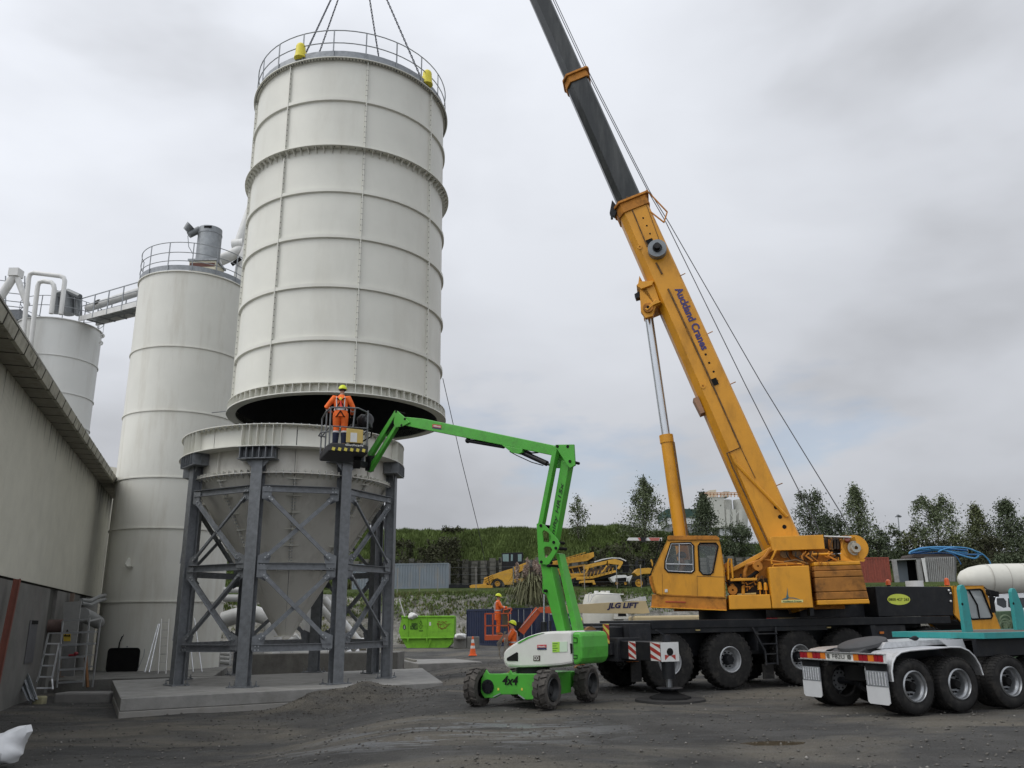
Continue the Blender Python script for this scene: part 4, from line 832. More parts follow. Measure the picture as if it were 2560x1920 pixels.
def tyre(R, W, r0, nl=26, lug=.025, lw=.5):
    """axis y, outer face at y=0, inner at y=W; centre at the origin"""
    mb = MB(); e = .14*W
    mb.lathe([(r0, .03), (r0+.03, .0), (r0+(R-r0)*.5, -.012), (R-e, .015), (R-lug, e), (R-lug, W-e), (R-e, W-.015), (r0+.03, W), (r0, W-.03)], (0, 0, 0), 'y', 48)
    for k in range(nl):
        for sd_ in (0, 1):
            t = 2*PI*(k+.5*sd_)/nl; dt = 2*PI/nl*lw/2; y0 = .0 if sd_ == 0 else W*.52; y1 = W*.48 if sd_ == 0 else W; sk = .25*2*PI/nl
            vs = []
            for rr in (R-lug*1.6, R):
                for (tt, yy) in ((t-dt, y0+.02), (t+dt, y0+.02), (t+dt+(sk if sd_ == 0 else -sk), y1-.01), (t-dt+(sk if sd_ == 0 else -sk), y1-.01)):
                    ww = rr-(.06*(R-r0) if (yy < e or yy > W-e) and rr == R else 0); vs.append((ww*math.cos(tt), yy, ww*math.sin(tt)))
            if sd_ == 0: vs[0:2] = [(v[0]*.965, .0, v[2]*.965) for v in vs[0:2]]
            mb.add(vs, [(4, 5, 6, 7), (0, 1, 5, 4), (1, 2, 6, 5), (2, 3, 7, 6), (3, 0, 4, 7)])
    return mb
def rimdish(r, depth, W, ring=.03):
    mb = MB(); mb.lathe([(r+.01, .01), (r-.012, -.012), (r-ring, .0), (r-ring*1.3, .05), (r*.80, .075), (r*.76, depth*.6), (r*.70, depth), (r*.45, depth), (.01, depth)], (0, 0, 0), 'y', 40); return mb
def hub(r, d0, d1, nb, br, bolt=.02):
    mb = MB(); mb.lathe([(.001, d1), (r*.7, d1), (r*.8, d1+.03), (r, d0)], (0, 0, 0), 'y', 20)
    for k in range(nb): a = 2*PI*k/nb; mb.cyl((br*math.cos(a), d0-.045, br*math.sin(a)), (br*math.cos(a), d0+.01, br*math.sin(a)), bolt, seg=6)
    return mb
def place(mb, fr, x, y, z, flip=False):
    out = MB(); out.f = mb.f
    for v in mb.v:
        vy = -v[1] if flip else v[1]; out.v.append(tuple(fr.w(x+v[0], y+vy, z+v[2])))
    return out
RIMG = M('rim_grey', (.33, .34, .35), .45, .4, var=.1, dirt=(.14, .13, .12), dscale=6, damt=.5)
RIMD = M('rim_dark', (.02, .021, .022), .5, var=.2)
def wheel(parent, fr, x, y, z, R, W, r0, tmat=RUBBER, rmat=RIMG, hmat=BLACK, depth=.16, nl=26, lug=.025, flip=False, nb=10, lw=.5, ring=.03, hr=.16, hd=.0):
    t = O('wheel', place(tyre(R, W, r0, nl, lug, lw), fr, x, y, z, flip), tmat, parent, smooth=True)
    O('rim', place(rimdish(r0, depth, W, ring), fr, x, y, z, flip), rmat, t, smooth=True)
    O('wheel_hub', place(hub(hr, depth, hd, nb, r0*.55), fr, x, y, z, flip), hmat, t, smooth=True)
    return t
CF = Frm((3.94, 22.06, 0), 22)
cr = T('mobile_crane', 'big yellow telescopic crane on a black five-axle carrier, boom raised over the yard', 'crane', tuple(CF.w(3.5, 1.3, 0)), CF.yaw)
RW = .745
wx = [CF.x(a, b) for a, b in ((1676, 1655), (1827, 1647), (2003, 1641), (2127, 1636), (2338, 1628))]
for x in wx:
    wheel(cr, CF, x, 0, RW, RW, .46, .33, nl=30, lug=.03, depth=.17, hr=.15)
    wheel(cr, CF, x, 2.75, RW, RW, .46, .33, nl=30, lug=.03, flip=True)
    mb = MB(); mb.cyl(CF.w(x, .4, RW), CF.w(x, 2.3, RW), .11, seg=10); mb.ball(tuple(CF.w(x, 1.3, RW)), .26, 12, 8); O('axle', mb, BLACK, cr, smooth=True)
XL = CF.x(1440, 1600, 1.9); XR = CF.x(2400, 1560, 0); XB = CF.x(2192, 1500, 0)
mb = MB(); CF.box(mb, XL+1.2, XR-.4, -.04, 2.79, 1.55, 1.76); O('deck', mb, BLACK, cr, bevel=.015)
mb = MB(); CF.box(mb, XL+.1, XR-.9, .62, 2.1, .82, 1.545); O('chassis_beam', mb, BLACK, cr, bevel=.02)
mb = MB(); CF.box(mb, wx[0]-.95, wx[2]+1.0, -.02, .04, 1.44, 1.548)
O('fender_lip', mb, BLACK, cr)
BLK2 = M('black_worn', (.018, .019, .022), .55, var=.3, scale=5, dirt=(.075, .070, .062), dscale=4, damt=.5, spec=.25)
for a, b in ((wx[0]-1.05, wx[0]-.82), (wx[1]+.83, wx[1]+.95), (wx[3]+.82, wx[3]+1.0)):
    mb = MB(); mb.prism([CF.w(a, -.02, 1.545), CF.w(b, -.02, 1.545), CF.w(b-.06, -.02, .95), CF.w(a+.06, -.02, .95)], CF.Y*.5); O('fender_bracket', mb, BLK2, cr)
mb = MB(); CF.box(mb, wx[3]+1.0, wx[4]-1.0, .02, 2.7, .75, 1.545); O('side_tank', mb, BLK2, cr, bevel=.03)
mb = MB(); CF.box(mb, wx[3]+1.15, wx[3]+1.3, -.02, .01, 1.30, 1.36); O('marker_light', mb, M('amber', (.55, .16, .02), .3), cr)
for px in (1743, 2071): p = CF.loc(CF.at(px, 1571, -.03)); mb = MB(); CF.box(mb, p.x-.06, p.x+.06, -.07, -.03, 1.49, 1.52); O('marker_light', mb, M('dull_amber', (.35, .28, .12), .5), cr)
# ladder between axles two and three
lx0, lx1 = CF.x(1880, 1560, -.08), CF.x(1938, 1560, -.08)
ldo = MB(); ldo.bar(CF.w(lx0, -.08, 1.54), CF.w(lx0+.30, -.14, .92), .06, .04); ldo.bar(CF.w(lx0+.30, -.14, .92), CF.w(lx0+.30, -.14, .58), .06, .04); ldo.bar(CF.w(lx1, -.08, 1.54), CF.w(lx1-.1, -.14, .58), .06, .04)
lo_ = O('step_ladder', ldo, BLK2, cr)
for k, z in enumerate((1.38, 1.12, .86, .62)): mb = MB(); s_ = (1.54-z)/.62*.30 if z > .92 else .30; mb.bar(CF.w(lx0+s_, -.12, z), CF.w(lx1-.1*(1.54-z), -.12, z), .08, .03); O('rung', mb, BLK2, lo_)
mb = MB(); CF.box(mb, lx0+.32, lx1-.08, .05, .08, .22, .60); O('mud_flap', mb, RUBBER, cr)
mb = MB(); CF.box(mb, wx[0]-1.15, wx[0]-.86, .0, .04, .30, .90); O('mud_flap', mb, RUBBER, cr)
# rear end boxes
mb = MB(); CF.box(mb, XL+.55, XL+1.18, -.05, 2.8, .88, 1.70); O('rear_box', mb, BLK2, cr, bevel=.02)
mb = MB(); CF.box(mb, XL-.15, XL+.54, .25, 2.5, .80, 1.62); O('rear_locker', mb, BLACK, cr, bevel=.02)
mb = MB(); CF.box(mb, XL+.0, XL+.54, -.03, .22, .95, 1.25); O('winch_box', mb, BLK2, cr, bevel=.02)
mb = MB(); p = CF.loc(CF.at(1476, 1568, .2)); mb.cyl(CF.w(p.x, .16, 1.47), CF.w(p.x, .3, 1.47), .17, seg=22); O('spool', mb, M('rust_disc', (.17, .09, .03), .7, var=.3), cr)
mb = MB(); CF.box(mb, p.x-.26, p.x+.24, .1, .18, 1.52, 1.55); O('shelf_edge', mb, STEELL, cr)
def stripes(mbs, fr, x0, x1, y, z0, z1, n, parent, ca, cb, axis='x', off=.004):
    """diagonal warning stripes: base plate and raised slanting strips"""
    mb = MB(); P = (lambda u, v: fr.w(x0+(x1-x0)*u, y-off, z0+(z1-z0)*v)) if axis == 'x' else (lambda u, v: fr.w(y, x0+(x1-x0)*u, z0+(z1-z0)*v))
    mb.add([P(0, 0), P(1, 0), P(1, 1), P(0, 1)], [(0, 1, 2, 3)]); b = O('warning_plate', mb, ca, parent)
    nrm = (P(1, 0)-P(0, 0)).cross(P(0, 1)-P(0, 0)).normalized()*.004
    for k in range(n):
        v0 = (k+.1)/n*1.6-.35; v1 = v0+.8/n; pts = [(0, v0+.35), (0, v1+.35), (1, v1-.1), (1, v0-.1)]
        pts = [(u, min(1, max(0, v))) for u, v in pts]
        if abs(pts[0][1]-pts[1][1]) < .01 and abs(pts[2][1]-pts[3][1]) < .01: continue
        mb = MB(); mb.add([P(u, v)+nrm for u, v in pts], [(0, 3, 2, 1)]); O('stripe', mb, cb, b)
SW = M('sign_white', (.62, .62, .60), .5, var=.06, dirt=(.3, .29, .27), damt=.5); SRD = M('sign_red', (.34, .035, .025), .5, var=.1); SYL = M('sign_lemon', (.62, .52, .08), .5)
px_ = CF.loc(CF.at(1507, 1570, -.06)); stripes(None, CF, px_.x, px_.x+.17, -.06, 1.22, 1.70, 3, cr, SYL, SRD)
mb = MB(); CF.box(mb, XL+.45, XL+.75, -.08, .0, .78, .88); O('tail_light', mb, M('amber', (.55, .16, .02)), cr)
# outrigger: beam, jack, foot
OX = -1.29; OY = -1.95
og = MB(); CF.box(og, OX-.24, OX+.24, -2.06, .9, .87, 1.29); ob = O('outrigger_beam', og, BLACK, cr, bevel=.015)
mb = MB(); CF.box(mb, OX-.33, OX+.33, -.2, 2.9, .80, 1.36); O('outrigger_housing', mb, BLK2, cr, bevel=.015)
P = lambda y, z: CF.w(OX-.243, y, z)
def ostripe(y0, y1, nm='warning_plate'):
    mb = MB(); mb.add([P(y1, .88), P(y0, .88), P(y0, 1.29), P(y1, 1.29)], [(0, 1, 2, 3)]); b = O(nm, mb, SW, ob)
    for k in range(3):
        f = lambda u, v: P(y1+(y0-y1)*u, .88+.41*min(1, max(0, v)))-CF.X*.004
        v0 = .1+k*.42; mb = MB(); mb.add([f(0, v0+.28), f(0, v0+.05), f(1, v0-.28), f(1, v0-.06)], [(0, 1, 2, 3)]); O('stripe', mb, SRD, b)
ostripe(-.95, -.60); ostripe(-2.05, -1.62)
mb = MB(); mb.add([CF.w(OX-.24, -2.064, .87), CF.w(OX+.24, -2.064, .87), CF.w(OX+.24, -2.064, 1.29), CF.w(OX-.24, -2.064, 1.29)], [(0, 1, 2, 3)]); ep = O('end_plate', mb, SW, ob)
mb = MB(); mb.cyl(CF.w(OX, -2.067, 1.08), CF.w(OX, -2.072, 1.08), .085, seg=20); O('hole', mb, BLACKM, ep)
for k in (0, 1): mb = MB(); mb.add([CF.w(OX+(-.14 if k == 0 else .14), -2.068, .90), CF.w(OX+(-.02 if k == 0 else .02), -2.068, 1.0), CF.w(OX+(-.14 if k == 0 else .14), -2.068, 1.02)], [(0, 1, 2)]); O('red_mark', mb, SRD, ep)
mb = MB(); mb.cyl(CF.w(OX, OY, .60), CF.w(OX, OY, 1.45), .10, seg=20); mb.bar(CF.w(OX, OY, 1.42), CF.w(OX-.3, OY-.05, 1.56), .03)
jk = O('jack', mb, BLK2, cr, smooth=True)
mb = MB(); mb.cyl(CF.w(OX, OY, .50), CF.w(OX, OY, .868), .15, seg=20); O('jack_housing', mb, BLACK, jk, smooth=True)
mb = MB(); mb.cyl(CF.w(OX, OY, .28), CF.w(OX, OY, .5), .07, seg=16); O('jack_rod', mb, M('jack_rod', (.22, .23, .24), .3, .8), jk, smooth=True)
mb = MB(); mb.lathe([(.001, .26), (.13, .26), (.28, .27), (.30, .30), (.28, .31), (.1, .32)], tuple(CF.w(OX, OY, 0.)), 'z', 24); O('foot_plate', mb, BLK2, jk, smooth=True)
mb = MB(); mb.lathe([(.09, .24), (.22, .14), (.47, .06), (.50, .0)], tuple(CF.w(OX, OY, 0.05)), 'z', 7); o = O('outrigger_cone', mb, BLACKM, jk)
mb = MB(); mb.lathe([(.001, .075), (.78, .07), (.80, .0)], tuple(CF.w(OX, OY, 0.0)), 'z', 40); o = O('outrigger_mat', mb, M('mat_black', (.022, .021, .020), .85, var=.3)); tagp(o, 'round dark mat on the gravel under the crane outrigger foot', 'mat')
# ---- front body and driver cab
p0 = CF.loc(CF.at(2192, 1466, 0)); ZT = p0.z
xb1 = CF.x(2384, 1500, 0)
mb = MB(); CF.box(mb, XB, xb1, .0, 2.7, 1.77, ZT); eb = O('engine_cover', mb, BLACK, cr, bevel=.02)
mb = MB(); CF.box(mb, XB-2.4, XB-.02, .5, 2.6, 1.77, 2.15); O('low_locker', mb, BLK2, cr, bevel=.02)
mb = MB(); mb.prism([CF.w(XB-1.9, .9, 2.15), CF.w(XB-.02, .9, 2.15), CF.w(XB-.35, .9, 2.85), CF.w(XB-1.5, .9, 2.95)], CF.Y*1.5); O('sloping_locker', mb, BLK2, cr, bevel=.02)
mb = MB(); oc = CF.loc(CF.at(2247, 1498.5, -.004)); ow = .5*(CF.x(2275.5, 1498, 0)-CF.x(2218.5, 1498, 0)); oh = .5*(CF.at(2247, 1485, 0).z-CF.at(2247, 1512.5, 0).z)
mb.add([CF.w(oc.x+ow*math.cos(t), -.006, oc.z+oh*math.sin(t)) for t in [2*PI*k/36 for k in range(36)]], [tuple(range(36))]); od = O('oval_decal', mb, M('decal_lemon', (.55, .62, .08), .5, var=.05), eb)
text('phone_number', '0800 427 263', CF.w(oc.x-.01, -.012, oc.z), CF.X, (0, 0, 1), oh*.48, BLACKM, od, width=ow*1.8, center=True, bold=.004)
mb = MB(); q = CF.loc(CF.at(2286, 1458, .8)); mb.cyl(CF.w(q.x, .8, ZT), CF.w(q.x, .8, ZT+.2), .26, seg=20); O('air_intake', mb, SW, cr, smooth=True)
for px, py, hh in ((2221, 1457, .2), (2368, 1448, .26)):
    q = CF.loc(CF.at(px, 1462, .5)); mb = MB(); mb.cyl(CF.w(q.x, .5, ZT), CF.w(q.x, .5, ZT+.06), .05); b_ = O('beacon_base', mb, BLACK, cr); mb = MB(); mb.cyl(CF.w(q.x, .5, ZT+.06), CF.w(q.x, .5, ZT+hh-.04), .08, .07, 14); mb.ball(tuple(CF.w(q.x, .5, ZT+hh-.04)), .07, 12, 5, top=True); O('beacon', mb, M('beacon_orange', (.50, .09, .02), .3, var=.05), b_, smooth=True)
for px, py in ((2372, 1476), (2376, 1483), (2377, 1503)): mb = MB(); mb.ball(tuple(CF.at(px, py, -.03)), .035, 8, 6); O('button_light', mb, SW, eb, smooth=True)
WIN = glass('cab_glass', (.12, .14, .14), .05, .38); WIN2 = glass('pale_glass', (.50, .54, .54), .05, .6)
cabpoly = [(2383, 1464.5), (2460, 1463.5), (2503, 1573), (2503, 1579), (2432, 1581), (2411, 1564), (2385, 1535)]
winp = [(2414, 1475), (2450, 1473), (2455, 1476), (2481, 1540), (2478, 1546), (2430, 1548), (2426, 1544), (2411, 1480)]
cab = T('x', 'x', 'x'); bpy.data.objects.remove(cab)
mb = MB(); plate(mb, [[CF.at(a, b, -.02) for a, b in cabpoly], [CF.at(a, b, -.02) for a, b in winp]], CF.Y*.05); dc = O('driver_cab', mb, YEL, cr)
mb = MB(); mb.prism([CF.at(a, b, 1.28) for a, b in [(2383+0, 1464.5)]] and [CF.at(a, b, -.02)+CF.Y*1.25 for a, b in cabpoly], CF.Y*.04); O('cab_far_side', mb, YEL, dc)
A_ = [CF.at(a, b, -.02) for a, b in cabpoly]
for i, nm, mt in ((0, 'cab_roof', YEL), (1, 'windscreen', WIN2), (6, 'cab_back', YEL)):
    a, b = A_[i], A_[(i+1) % 7]; mb = MB(); off = Vector((0, 0, -.03)) if i == 0 else CF.X*(-.04 if i == 1 else .04); mb.prism([a, b, b+off, a+off], CF.Y*1.28); O(nm, mb, mt, dc)
mb = MB(); mb.prism([CF.at(a, b, -.02)+CF.Y*.06 for a, b in ((2385, 1549), (2495, 1549), (2503, 1577), (2432, 1580), (2411, 1562))], CF.Y*1.1); O('cab_floor', mb, BLACK, dc)
mb = MB(); mb.prism([CF.at(a, b, .5) for a, b in ((2415, 1545), (2440, 1545), (2436, 1500), (2420, 1500))], CF.Y*.5); O('seat', mb, M('seat_grey', (.10, .10, .11), .9), dc, bevel=.03)
mb = MB(); mb.add([CF.at(a, b, -.005) for a, b in winp], [tuple(range(len(winp)))]); O('side_window', mb, WIN2, dc)
mb = MB(); mb.tube([CF.at(a, b, -.03) for a, b in winp], .028, 6, closed=True); O('window_seal', mb, BLACKM, dc)
mb = MB(); mb.tube([CF.at(2423, 1477, -.03), CF.at(2443, 1512, -.03), CF.at(2449, 1546, -.03)], .025, 6); O('window_bar', mb, BLACKM, dc)
mb = MB(); mb.bar(CF.at(2478, 1490, -.35), CF.at(2484, 1532, -.35), .16, .07); mb.tube([CF.at(2460, 1468, -.02), CF.at(2474, 1478, -.3), CF.at(2478, 1490, -.35)], .02, 5); O('mirror', mb, BLACKM, dc, bevel=.02)
mb = MB(); mb.bar(CF.at(2468, 1480, -.2), CF.at(2494, 1486, -.2), .12, .16); O('mirror', mb, BLACKM, dc, bevel=.02)

# ---- superstructure
SF = Frm((6.3, 24.75, 0), -10); YN = -1.35
mb = MB(); mb.cyl(SF.w(0, 0, 1.76), SF.w(0, 0, 2.0), .95, seg=36); O('slew_ring', mb, BLACK, cr, smooth=True)
def spoly(name, pix, y, d, mat, parent=None, bevel=.012, **k): mb = MB(); SF.pp(mb, pix, y, d); return O(name, mb, mat, parent or cr, bevel=bevel, **k)
GRIME = M('grime', (.022, .016, .011), .7, var=.4, scale=6, dirt=(.14, .07, .02), dscale=5, damt=.5)
RUST = M('rusty_slab', (.30, .125, .022), .75, var=.3, scale=3, dirt=(.045, .026, .016), dscale=2.2, damt=.92)
BRN = M('greasy_brown', (.10, .055, .02), .7, var=.4, scale=6, dirt=(.35, .16, .02), dscale=5, damt=.7)
x0 = SF.x(1640, 1500, -.9); x1 = SF.x(2140, 1450, -.9)
mb = MB(); SF.box(mb, x0+.5, x1-.35, -.78, .78, 2.0, 2.32); O('slewing_platform', mb, YELD, cr, bevel=.02)
spoly('frame_side_plate', [(1812, 1430), (1868, 1400), (1928, 1367), (2068, 1372), (2105, 1400), (2110, 1480), (1840, 1480), (1818, 1470)], -.72, .1, YELD)
spoly('frame_side_plate', [(1812, 1430), (1868, 1400), (1928, 1367), (2068, 1372), (2105, 1400), (2110, 1480), (1840, 1480), (1818, 1470)], .62, .1, YELD)
spoly('sloping_beam', [(1814, 1428), (1870, 1398), (1928, 1366), (1931, 1378), (1873, 1409), (1816, 1437)], -.95, .2, YEL)
eng = spoly('engine_housing', [(1920.8, 1417.6), (2022.3, 1413.6), (2033.6, 1519), (1931, 1521.4)], YN, 1.0, YEL, bevel=.02)
spoly('low_housing', [(1821.8, 1488), (1925, 1485.6), (1929.3, 1521.4), (1823.8, 1524)], YN, .9, YEL, bevel=.02)
mb = MB(); mb.tube([SF.at(1932, 1417, YN+.3), SF.at(1934, 1411, YN+.3), SF.at(2002, 1409, YN+.3), SF.at(2008, 1414, YN+.3)], .022, 6); mb.tube([SF.at(1967, 1414, YN+.3), SF.at(1967, 1406, YN+.3)], .022, 6); O('handrail', mb, YEL, eng)
# company emblem: tower, skyline arc and name plate
EMB = M('emblem_teal', (.05, .13, .15), .5); 
mb = MB(); e3 = lambda a, b: SF.at(a, b, YN-.006)
mb.add([e3(1968.5, 1469), e3(1970, 1486), e3(1972, 1492), e3(1970, 1499), e3(1967, 1499), e3(1965, 1492), e3(1967, 1486)], [(0, 1, 2, 3, 4, 5, 6)][::-1]); O('emblem_tower', mb, EMB, eng)
mb = MB(); up_ = [(1954, 1499), (1962, 1495), (1972, 1493.5), (1985, 1494), (2002, 1499)]; lo2 = [(1997, 1499), (1984, 1496), (1972, 1495.5), (1964, 1499)]
mb.add([e3(*p) for p in up_+lo2], [tuple(range(9))]); O('emblem_arc', mb, EMB, eng)
mb = MB(); mb.add([e3(1953, 1500.5), e3(2007.5, 1499), e3(2008, 1505.5), e3(1953.5, 1507)], [(0, 3, 2, 1)]); ba = O('name_plate', mb, M('plate_cream', (.60, .55, .22), .5), eng)
wd_ = (e3(2004, 1504)-e3(1957, 1505.3)).length; text('name', 'Auckland Cranes', SF.at(1957, 1505.6, YN-.012), SF.X, (0, 0, 1), .042, M('dark_green', (.02, .09, .03), .5), ba, width=wd_, bold=.03)
# crane cab
OFF = .02
def sp(pix, y): return [SF.at(a, b, y) for a, b in pix]
c3 = lambda L: [(1500+a/4.608, 1200+b/4.608) for a, b in L]
cabo = c3([(785, 668), (1370, 672), (1392, 760), (1437, 1040), (1450, 1362), (720, 1332), (645, 1312), (612, 1230), (590, 1110), (600, 1060)])
w1_ = c3([(815, 728), (1045, 722), (1078, 755), (1086, 1045), (1058, 1072), (780, 1060), (746, 1020), (748, 935)])
w2_ = c3([(1150, 728), (1335, 728), (1360, 760), (1300, 1065), (1268, 1092), (1185, 1088), (1145, 1045), (1130, 760)])
mb = MB(); plate(mb, [sp(cabo, YN), sp(w1_, YN), sp(w2_, YN)], SF.Y*.05); kc = O('crane_cab', mb, YEL, cr)
mb = MB(); mb.prism([v+SF.Y*.95 for v in sp(cabo, YN)], SF.Y*.04)
mb = MB(); plate(mb, [[v+SF.Y*.95 for v in sp(l, YN)] for l in (cabo, w1_, w2_)], SF.Y*.04); O('cab_far_side', mb, YEL, kc)
co_ = sp(cabo, YN)
for i, nm, mt in ((0, 'cab_top', YEL), (1, 'cab_back', YEL), (2, 'cab_back', YEL), (3, 'cab_back', YEL), (4, 'cab_bottom', YELD), (5, 'cab_front', YEL), (6, 'cab_front', YEL), (7, 'cab_front', YEL), (9, 'windscreen', WIN)):
    a, b = co_[i], co_[(i+1) % len(co_)]; cen = sum(co_, Vector())/len(co_); off = ((cen-(a+b)/2).normalized())*.04; mb = MB(); mb.prism([a, b, b+off, a+off], SF.Y*.98)
    O(nm, mb, mt, kc)
for wl, gl in ((w1_, WIN), (w2_, WIN)):
    pts = sp(wl, YN+.02); mb = MB(); mb.add(pts, [tuple(range(len(pts)))]); g_ = O('side_window', mb, gl, kc)
    mb = MB(); mb.tube([v-SF.Y*.03 for v in pts], .022, 6, closed=True); O('window_seal', mb, BLACKM, g_)
mb = MB(); pts = sp(c3([(822, 738), (1040, 732), (1066, 760), (1074, 1040), (1052, 1060), (788, 1048), (760, 1015), (760, 940)]), YN-.02); mb.tube(pts, .012, 6, closed=True); O('window_frame', mb, ALU, kc)
mb = MB(); mb.bar(SF.at(*c3([(912, 735)])[0], YN-.01), SF.at(*c3([(912, 965)])[0], YN-.01), .02); mb.bar(SF.at(*c3([(752, 965)])[0], YN-.01), SF.at(*c3([(1084, 972)])[0], YN-.01), .025); O('window_bar', mb, ALU, kc)
spoly('roof_lip', c3([(775, 655), (790, 640), (1345, 642), (1378, 672), (1376, 690), (775, 690)]), YN-.05, 1.08, YELD, kc, bevel=.01)
mb = MB(); mb.bar(SF.at(*c3([(716, 1080)])[0], YN-.003), SF.at(*c3([(719, 1328)])[0], YN-.003), .012, .004); mb.bar(SF.at(*c3([(1117, 1100)])[0], YN-.003), SF.at(*c3([(1120, 1345)])[0], YN-.003), .012, .004); mb.bar(SF.at(*c3([(1117, 1108)])[0], YN-.003), SF.at(*c3([(1440, 1118)])[0], YN-.003), .004, .012); O('door_gap', mb, BRN, kc, kind='stuff')
mb = MB(); SF.pp(mb, c3([(747, 1258), (778, 1258), (778, 1292), (747, 1292)]), YN-.02, .02); O('door_lock', mb, SW, kc)
spoly('cab_skirt', c3([(600, 1320), (640, 1316), (1452, 1366), (1460, 1500), (590, 1462)]), YN+.02, .9, YELD, kc)
spoly('skirt_edge', c3([(575, 1458), (1460, 1496), (1462, 1508), (575, 1470)]), YN-.06, .2, YEL, kc)
spoly('red_strip', c3([(752, 1396), (990, 1402), (988, 1412), (755, 1408)]), YN+.005, .01, SRD, kc, bevel=0)
mb = MB(); mb.tube([SF.at(1652, 1347, YN), SF.at(1652-20, 1420, YN), SF.at(1624, 1441, YN)], .02, 5); O('wiper_rail', mb, BLACKM, kc)
spoly('front_bumper', c3([(565, 1110), (592, 1100), (640, 1305), (612, 1300), (570, 1180)]), YN+.1, .8, YELD, kc)
# operator seat
spoly('operator_seat', c3([(960, 1060), (1100, 1060), (1100, 830), (1060, 820), (1040, 960), (965, 980)]), YN+.3, .45, M('seat_dark', (.03, .03, .035), .9), kc, bevel=.03)
spoly('console', c3([(790, 1050), (860, 1050), (850, 900), (800, 900)]), YN+.3, .4, M('seat_dark', (.03, .03, .035)), kc, bevel=.02)
# striped arm in front of the cab
sa = T('x', 'x', 'x'); bpy.data.objects.remove(sa)
spoly('warning_board', [(1567, 1351), (1571, 1344), (1655, 1344), (1655, 1352)], YN+.5, .05, SW, bevel=0)
for a, b in ((1594, 1606), (1622, 1650)): spoly('stripe', [(a, 1344.4), (b, 1344.4), (b-3, 1351.4), (a+5, 1351.4)], YN+.49, .008, M('faded_red', (.42, .12, .10), .6), bevel=0)
spoly('clamp', [(1600, 1343), (1616, 1343), (1612, 1355), (1604, 1355)], YN+.47, .1, BLACK, bevel=0)
# gubbins between the cab and the engine housing
mb = MB(); SF.box(mb, SF.x(1822, 1470, -.9), SF.x(1925, 1470, -.9), -.9, -.75, 2.1, 2.85); O('valve_block', mb, GRIME, cr, bevel=.02)
g = lambda a, b, y=-1.05: SF.at(a, b, y)
def pipe(pts, r, mat=YELD, nm='hydraulic_pipe', y=-1.05, sg=7): mb = MB(); mb.tube([g(a, b, y) for a, b in pts], r, sg); return O(nm, mb, mat, cr, smooth=True)
spoly('cross_bar', [(1826, 1446), (1893, 1444.5), (1893, 1451), (1826, 1453)], -1.25, .12, YEL)
pipe([(1821, 1449), (1820, 1405), (1822, 1398), (1828, 1397), (1832, 1445)], .025, YEL, 'grab_rail', -1.25)
pipe([(1824, 1465), (1832, 1462), (1838, 1472), (1834, 1484)], .04, YELD); pipe([(1858, 1452), (1858, 1485)], .05, YEL)
pipe([(1868, 1478), (1868, 1462), (1884, 1455), (1893, 1462)], .015); pipe([(1843, 1487), (1890, 1484)], .03, M('shelf_cream', (.45, .33, .12), .5))
pipe([(1925, 1372), (1912, 1392), (1900, 1402), (1868, 1412), (1862, 1430), (1862, 1444)], .05, YELD); pipe([(1940, 1375), (1928, 1400), (1930, 1410)], .03, YEL)
pipe([(1898, 1405), (1905, 1398), (1950, 1405), (2010, 1412)], .025, YELD); pipe([(1895, 1428), (1870, 1446)], .05, BLACKM)
pipe([(1892, 1455), (1905, 1440), (1912, 1460), (1910, 1484)], .025, BRN); pipe([(1960, 1405), (1990, 1400), (2020, 1410)], .03, BRN)
for a, b, r in ((1899, 1465, .07), (1914, 1466, .06)):
    p = g(a, b, -1.1); mb = MB(); mb.cyl(p+Vector((0, 0, -.1)), p+Vector((0, 0, .06)), r, r*.8, 12); mb.cyl(p+Vector((0, 0, -.25)), p+Vector((0, 0, -.1)), .02, seg=8); mb.ball(tuple(p+Vector((0, 0, .06))), r*.8, 10, 4, top=True); O('filter_bowl', mb, YEL, cr, smooth=True)
for a, b in ((1832, 1475), (1822, 1417), (1895, 1415)): p = g(a, b, -1.15); mb = MB(); mb.lathe([(.03, 0), (.13, 0), (.13, .1), (.03, .1)], tuple(p), 'y', 18, close=True); O('hose_reel', mb, YELD, cr, smooth=True)
for a, b in ((1960, 1385), (1990, 1383), (2030, 1388)): p = g(a, b, -.8); mb = MB(); mb.cyl(p, p+SF.Y*-.1, .12, seg=12); O('pivot_boss', mb, BRN, cr)
rgm = random.Random(4)
for k in range(16):
    xa_, ya_ = rgm.uniform(1826, 1915), rgm.uniform(1455, 1484); xb_, yb_ = xa_+rgm.uniform(-30, 30), ya_-rgm.uniform(4, 30)
    pipe([(xa_, ya_), ((xa_+xb_)/2+rgm.uniform(-8, 8), (ya_+yb_)/2+rgm.uniform(-6, 6)), (xb_, yb_)], rgm.choice((.014, .02, .028)), rgm.choice((BLACKM, YELD, GRIME, YELD)), 'hose' if k % 2 else 'hydraulic_pipe', -1.0-.01*k)
for k in range(12):
    xa_ = rgm.uniform(1935, 2095); pipe([(xa_, 1378+rgm.uniform(0, 6)), (xa_+rgm.uniform(-14, 14), 1390), (xa_+rgm.uniform(-25, 25), 1400+rgm.uniform(0, 8))], rgm.choice((.015, .022, .03)), rgm.choice((BLACKM, YELD, GRIME)), 'hose', -.98-.01*k)
for k, a in enumerate((2075, 2084, 2092, 2101)): spoly('winch_lug', [(a, 1346+k), (a+6, 1344), (a+7, 1372), (a+1, 1374)], -.9+.02*k, .3, rgm.choice((GRIME, YELD)))
gd = spoly('winch_guard', [(1924.6, 1346), (1927, 1342.5), (1932, 1341.5), (2058, 1337), (2062.4, 1372.5), (1931, 1377)], -1.0, .05, YEL)
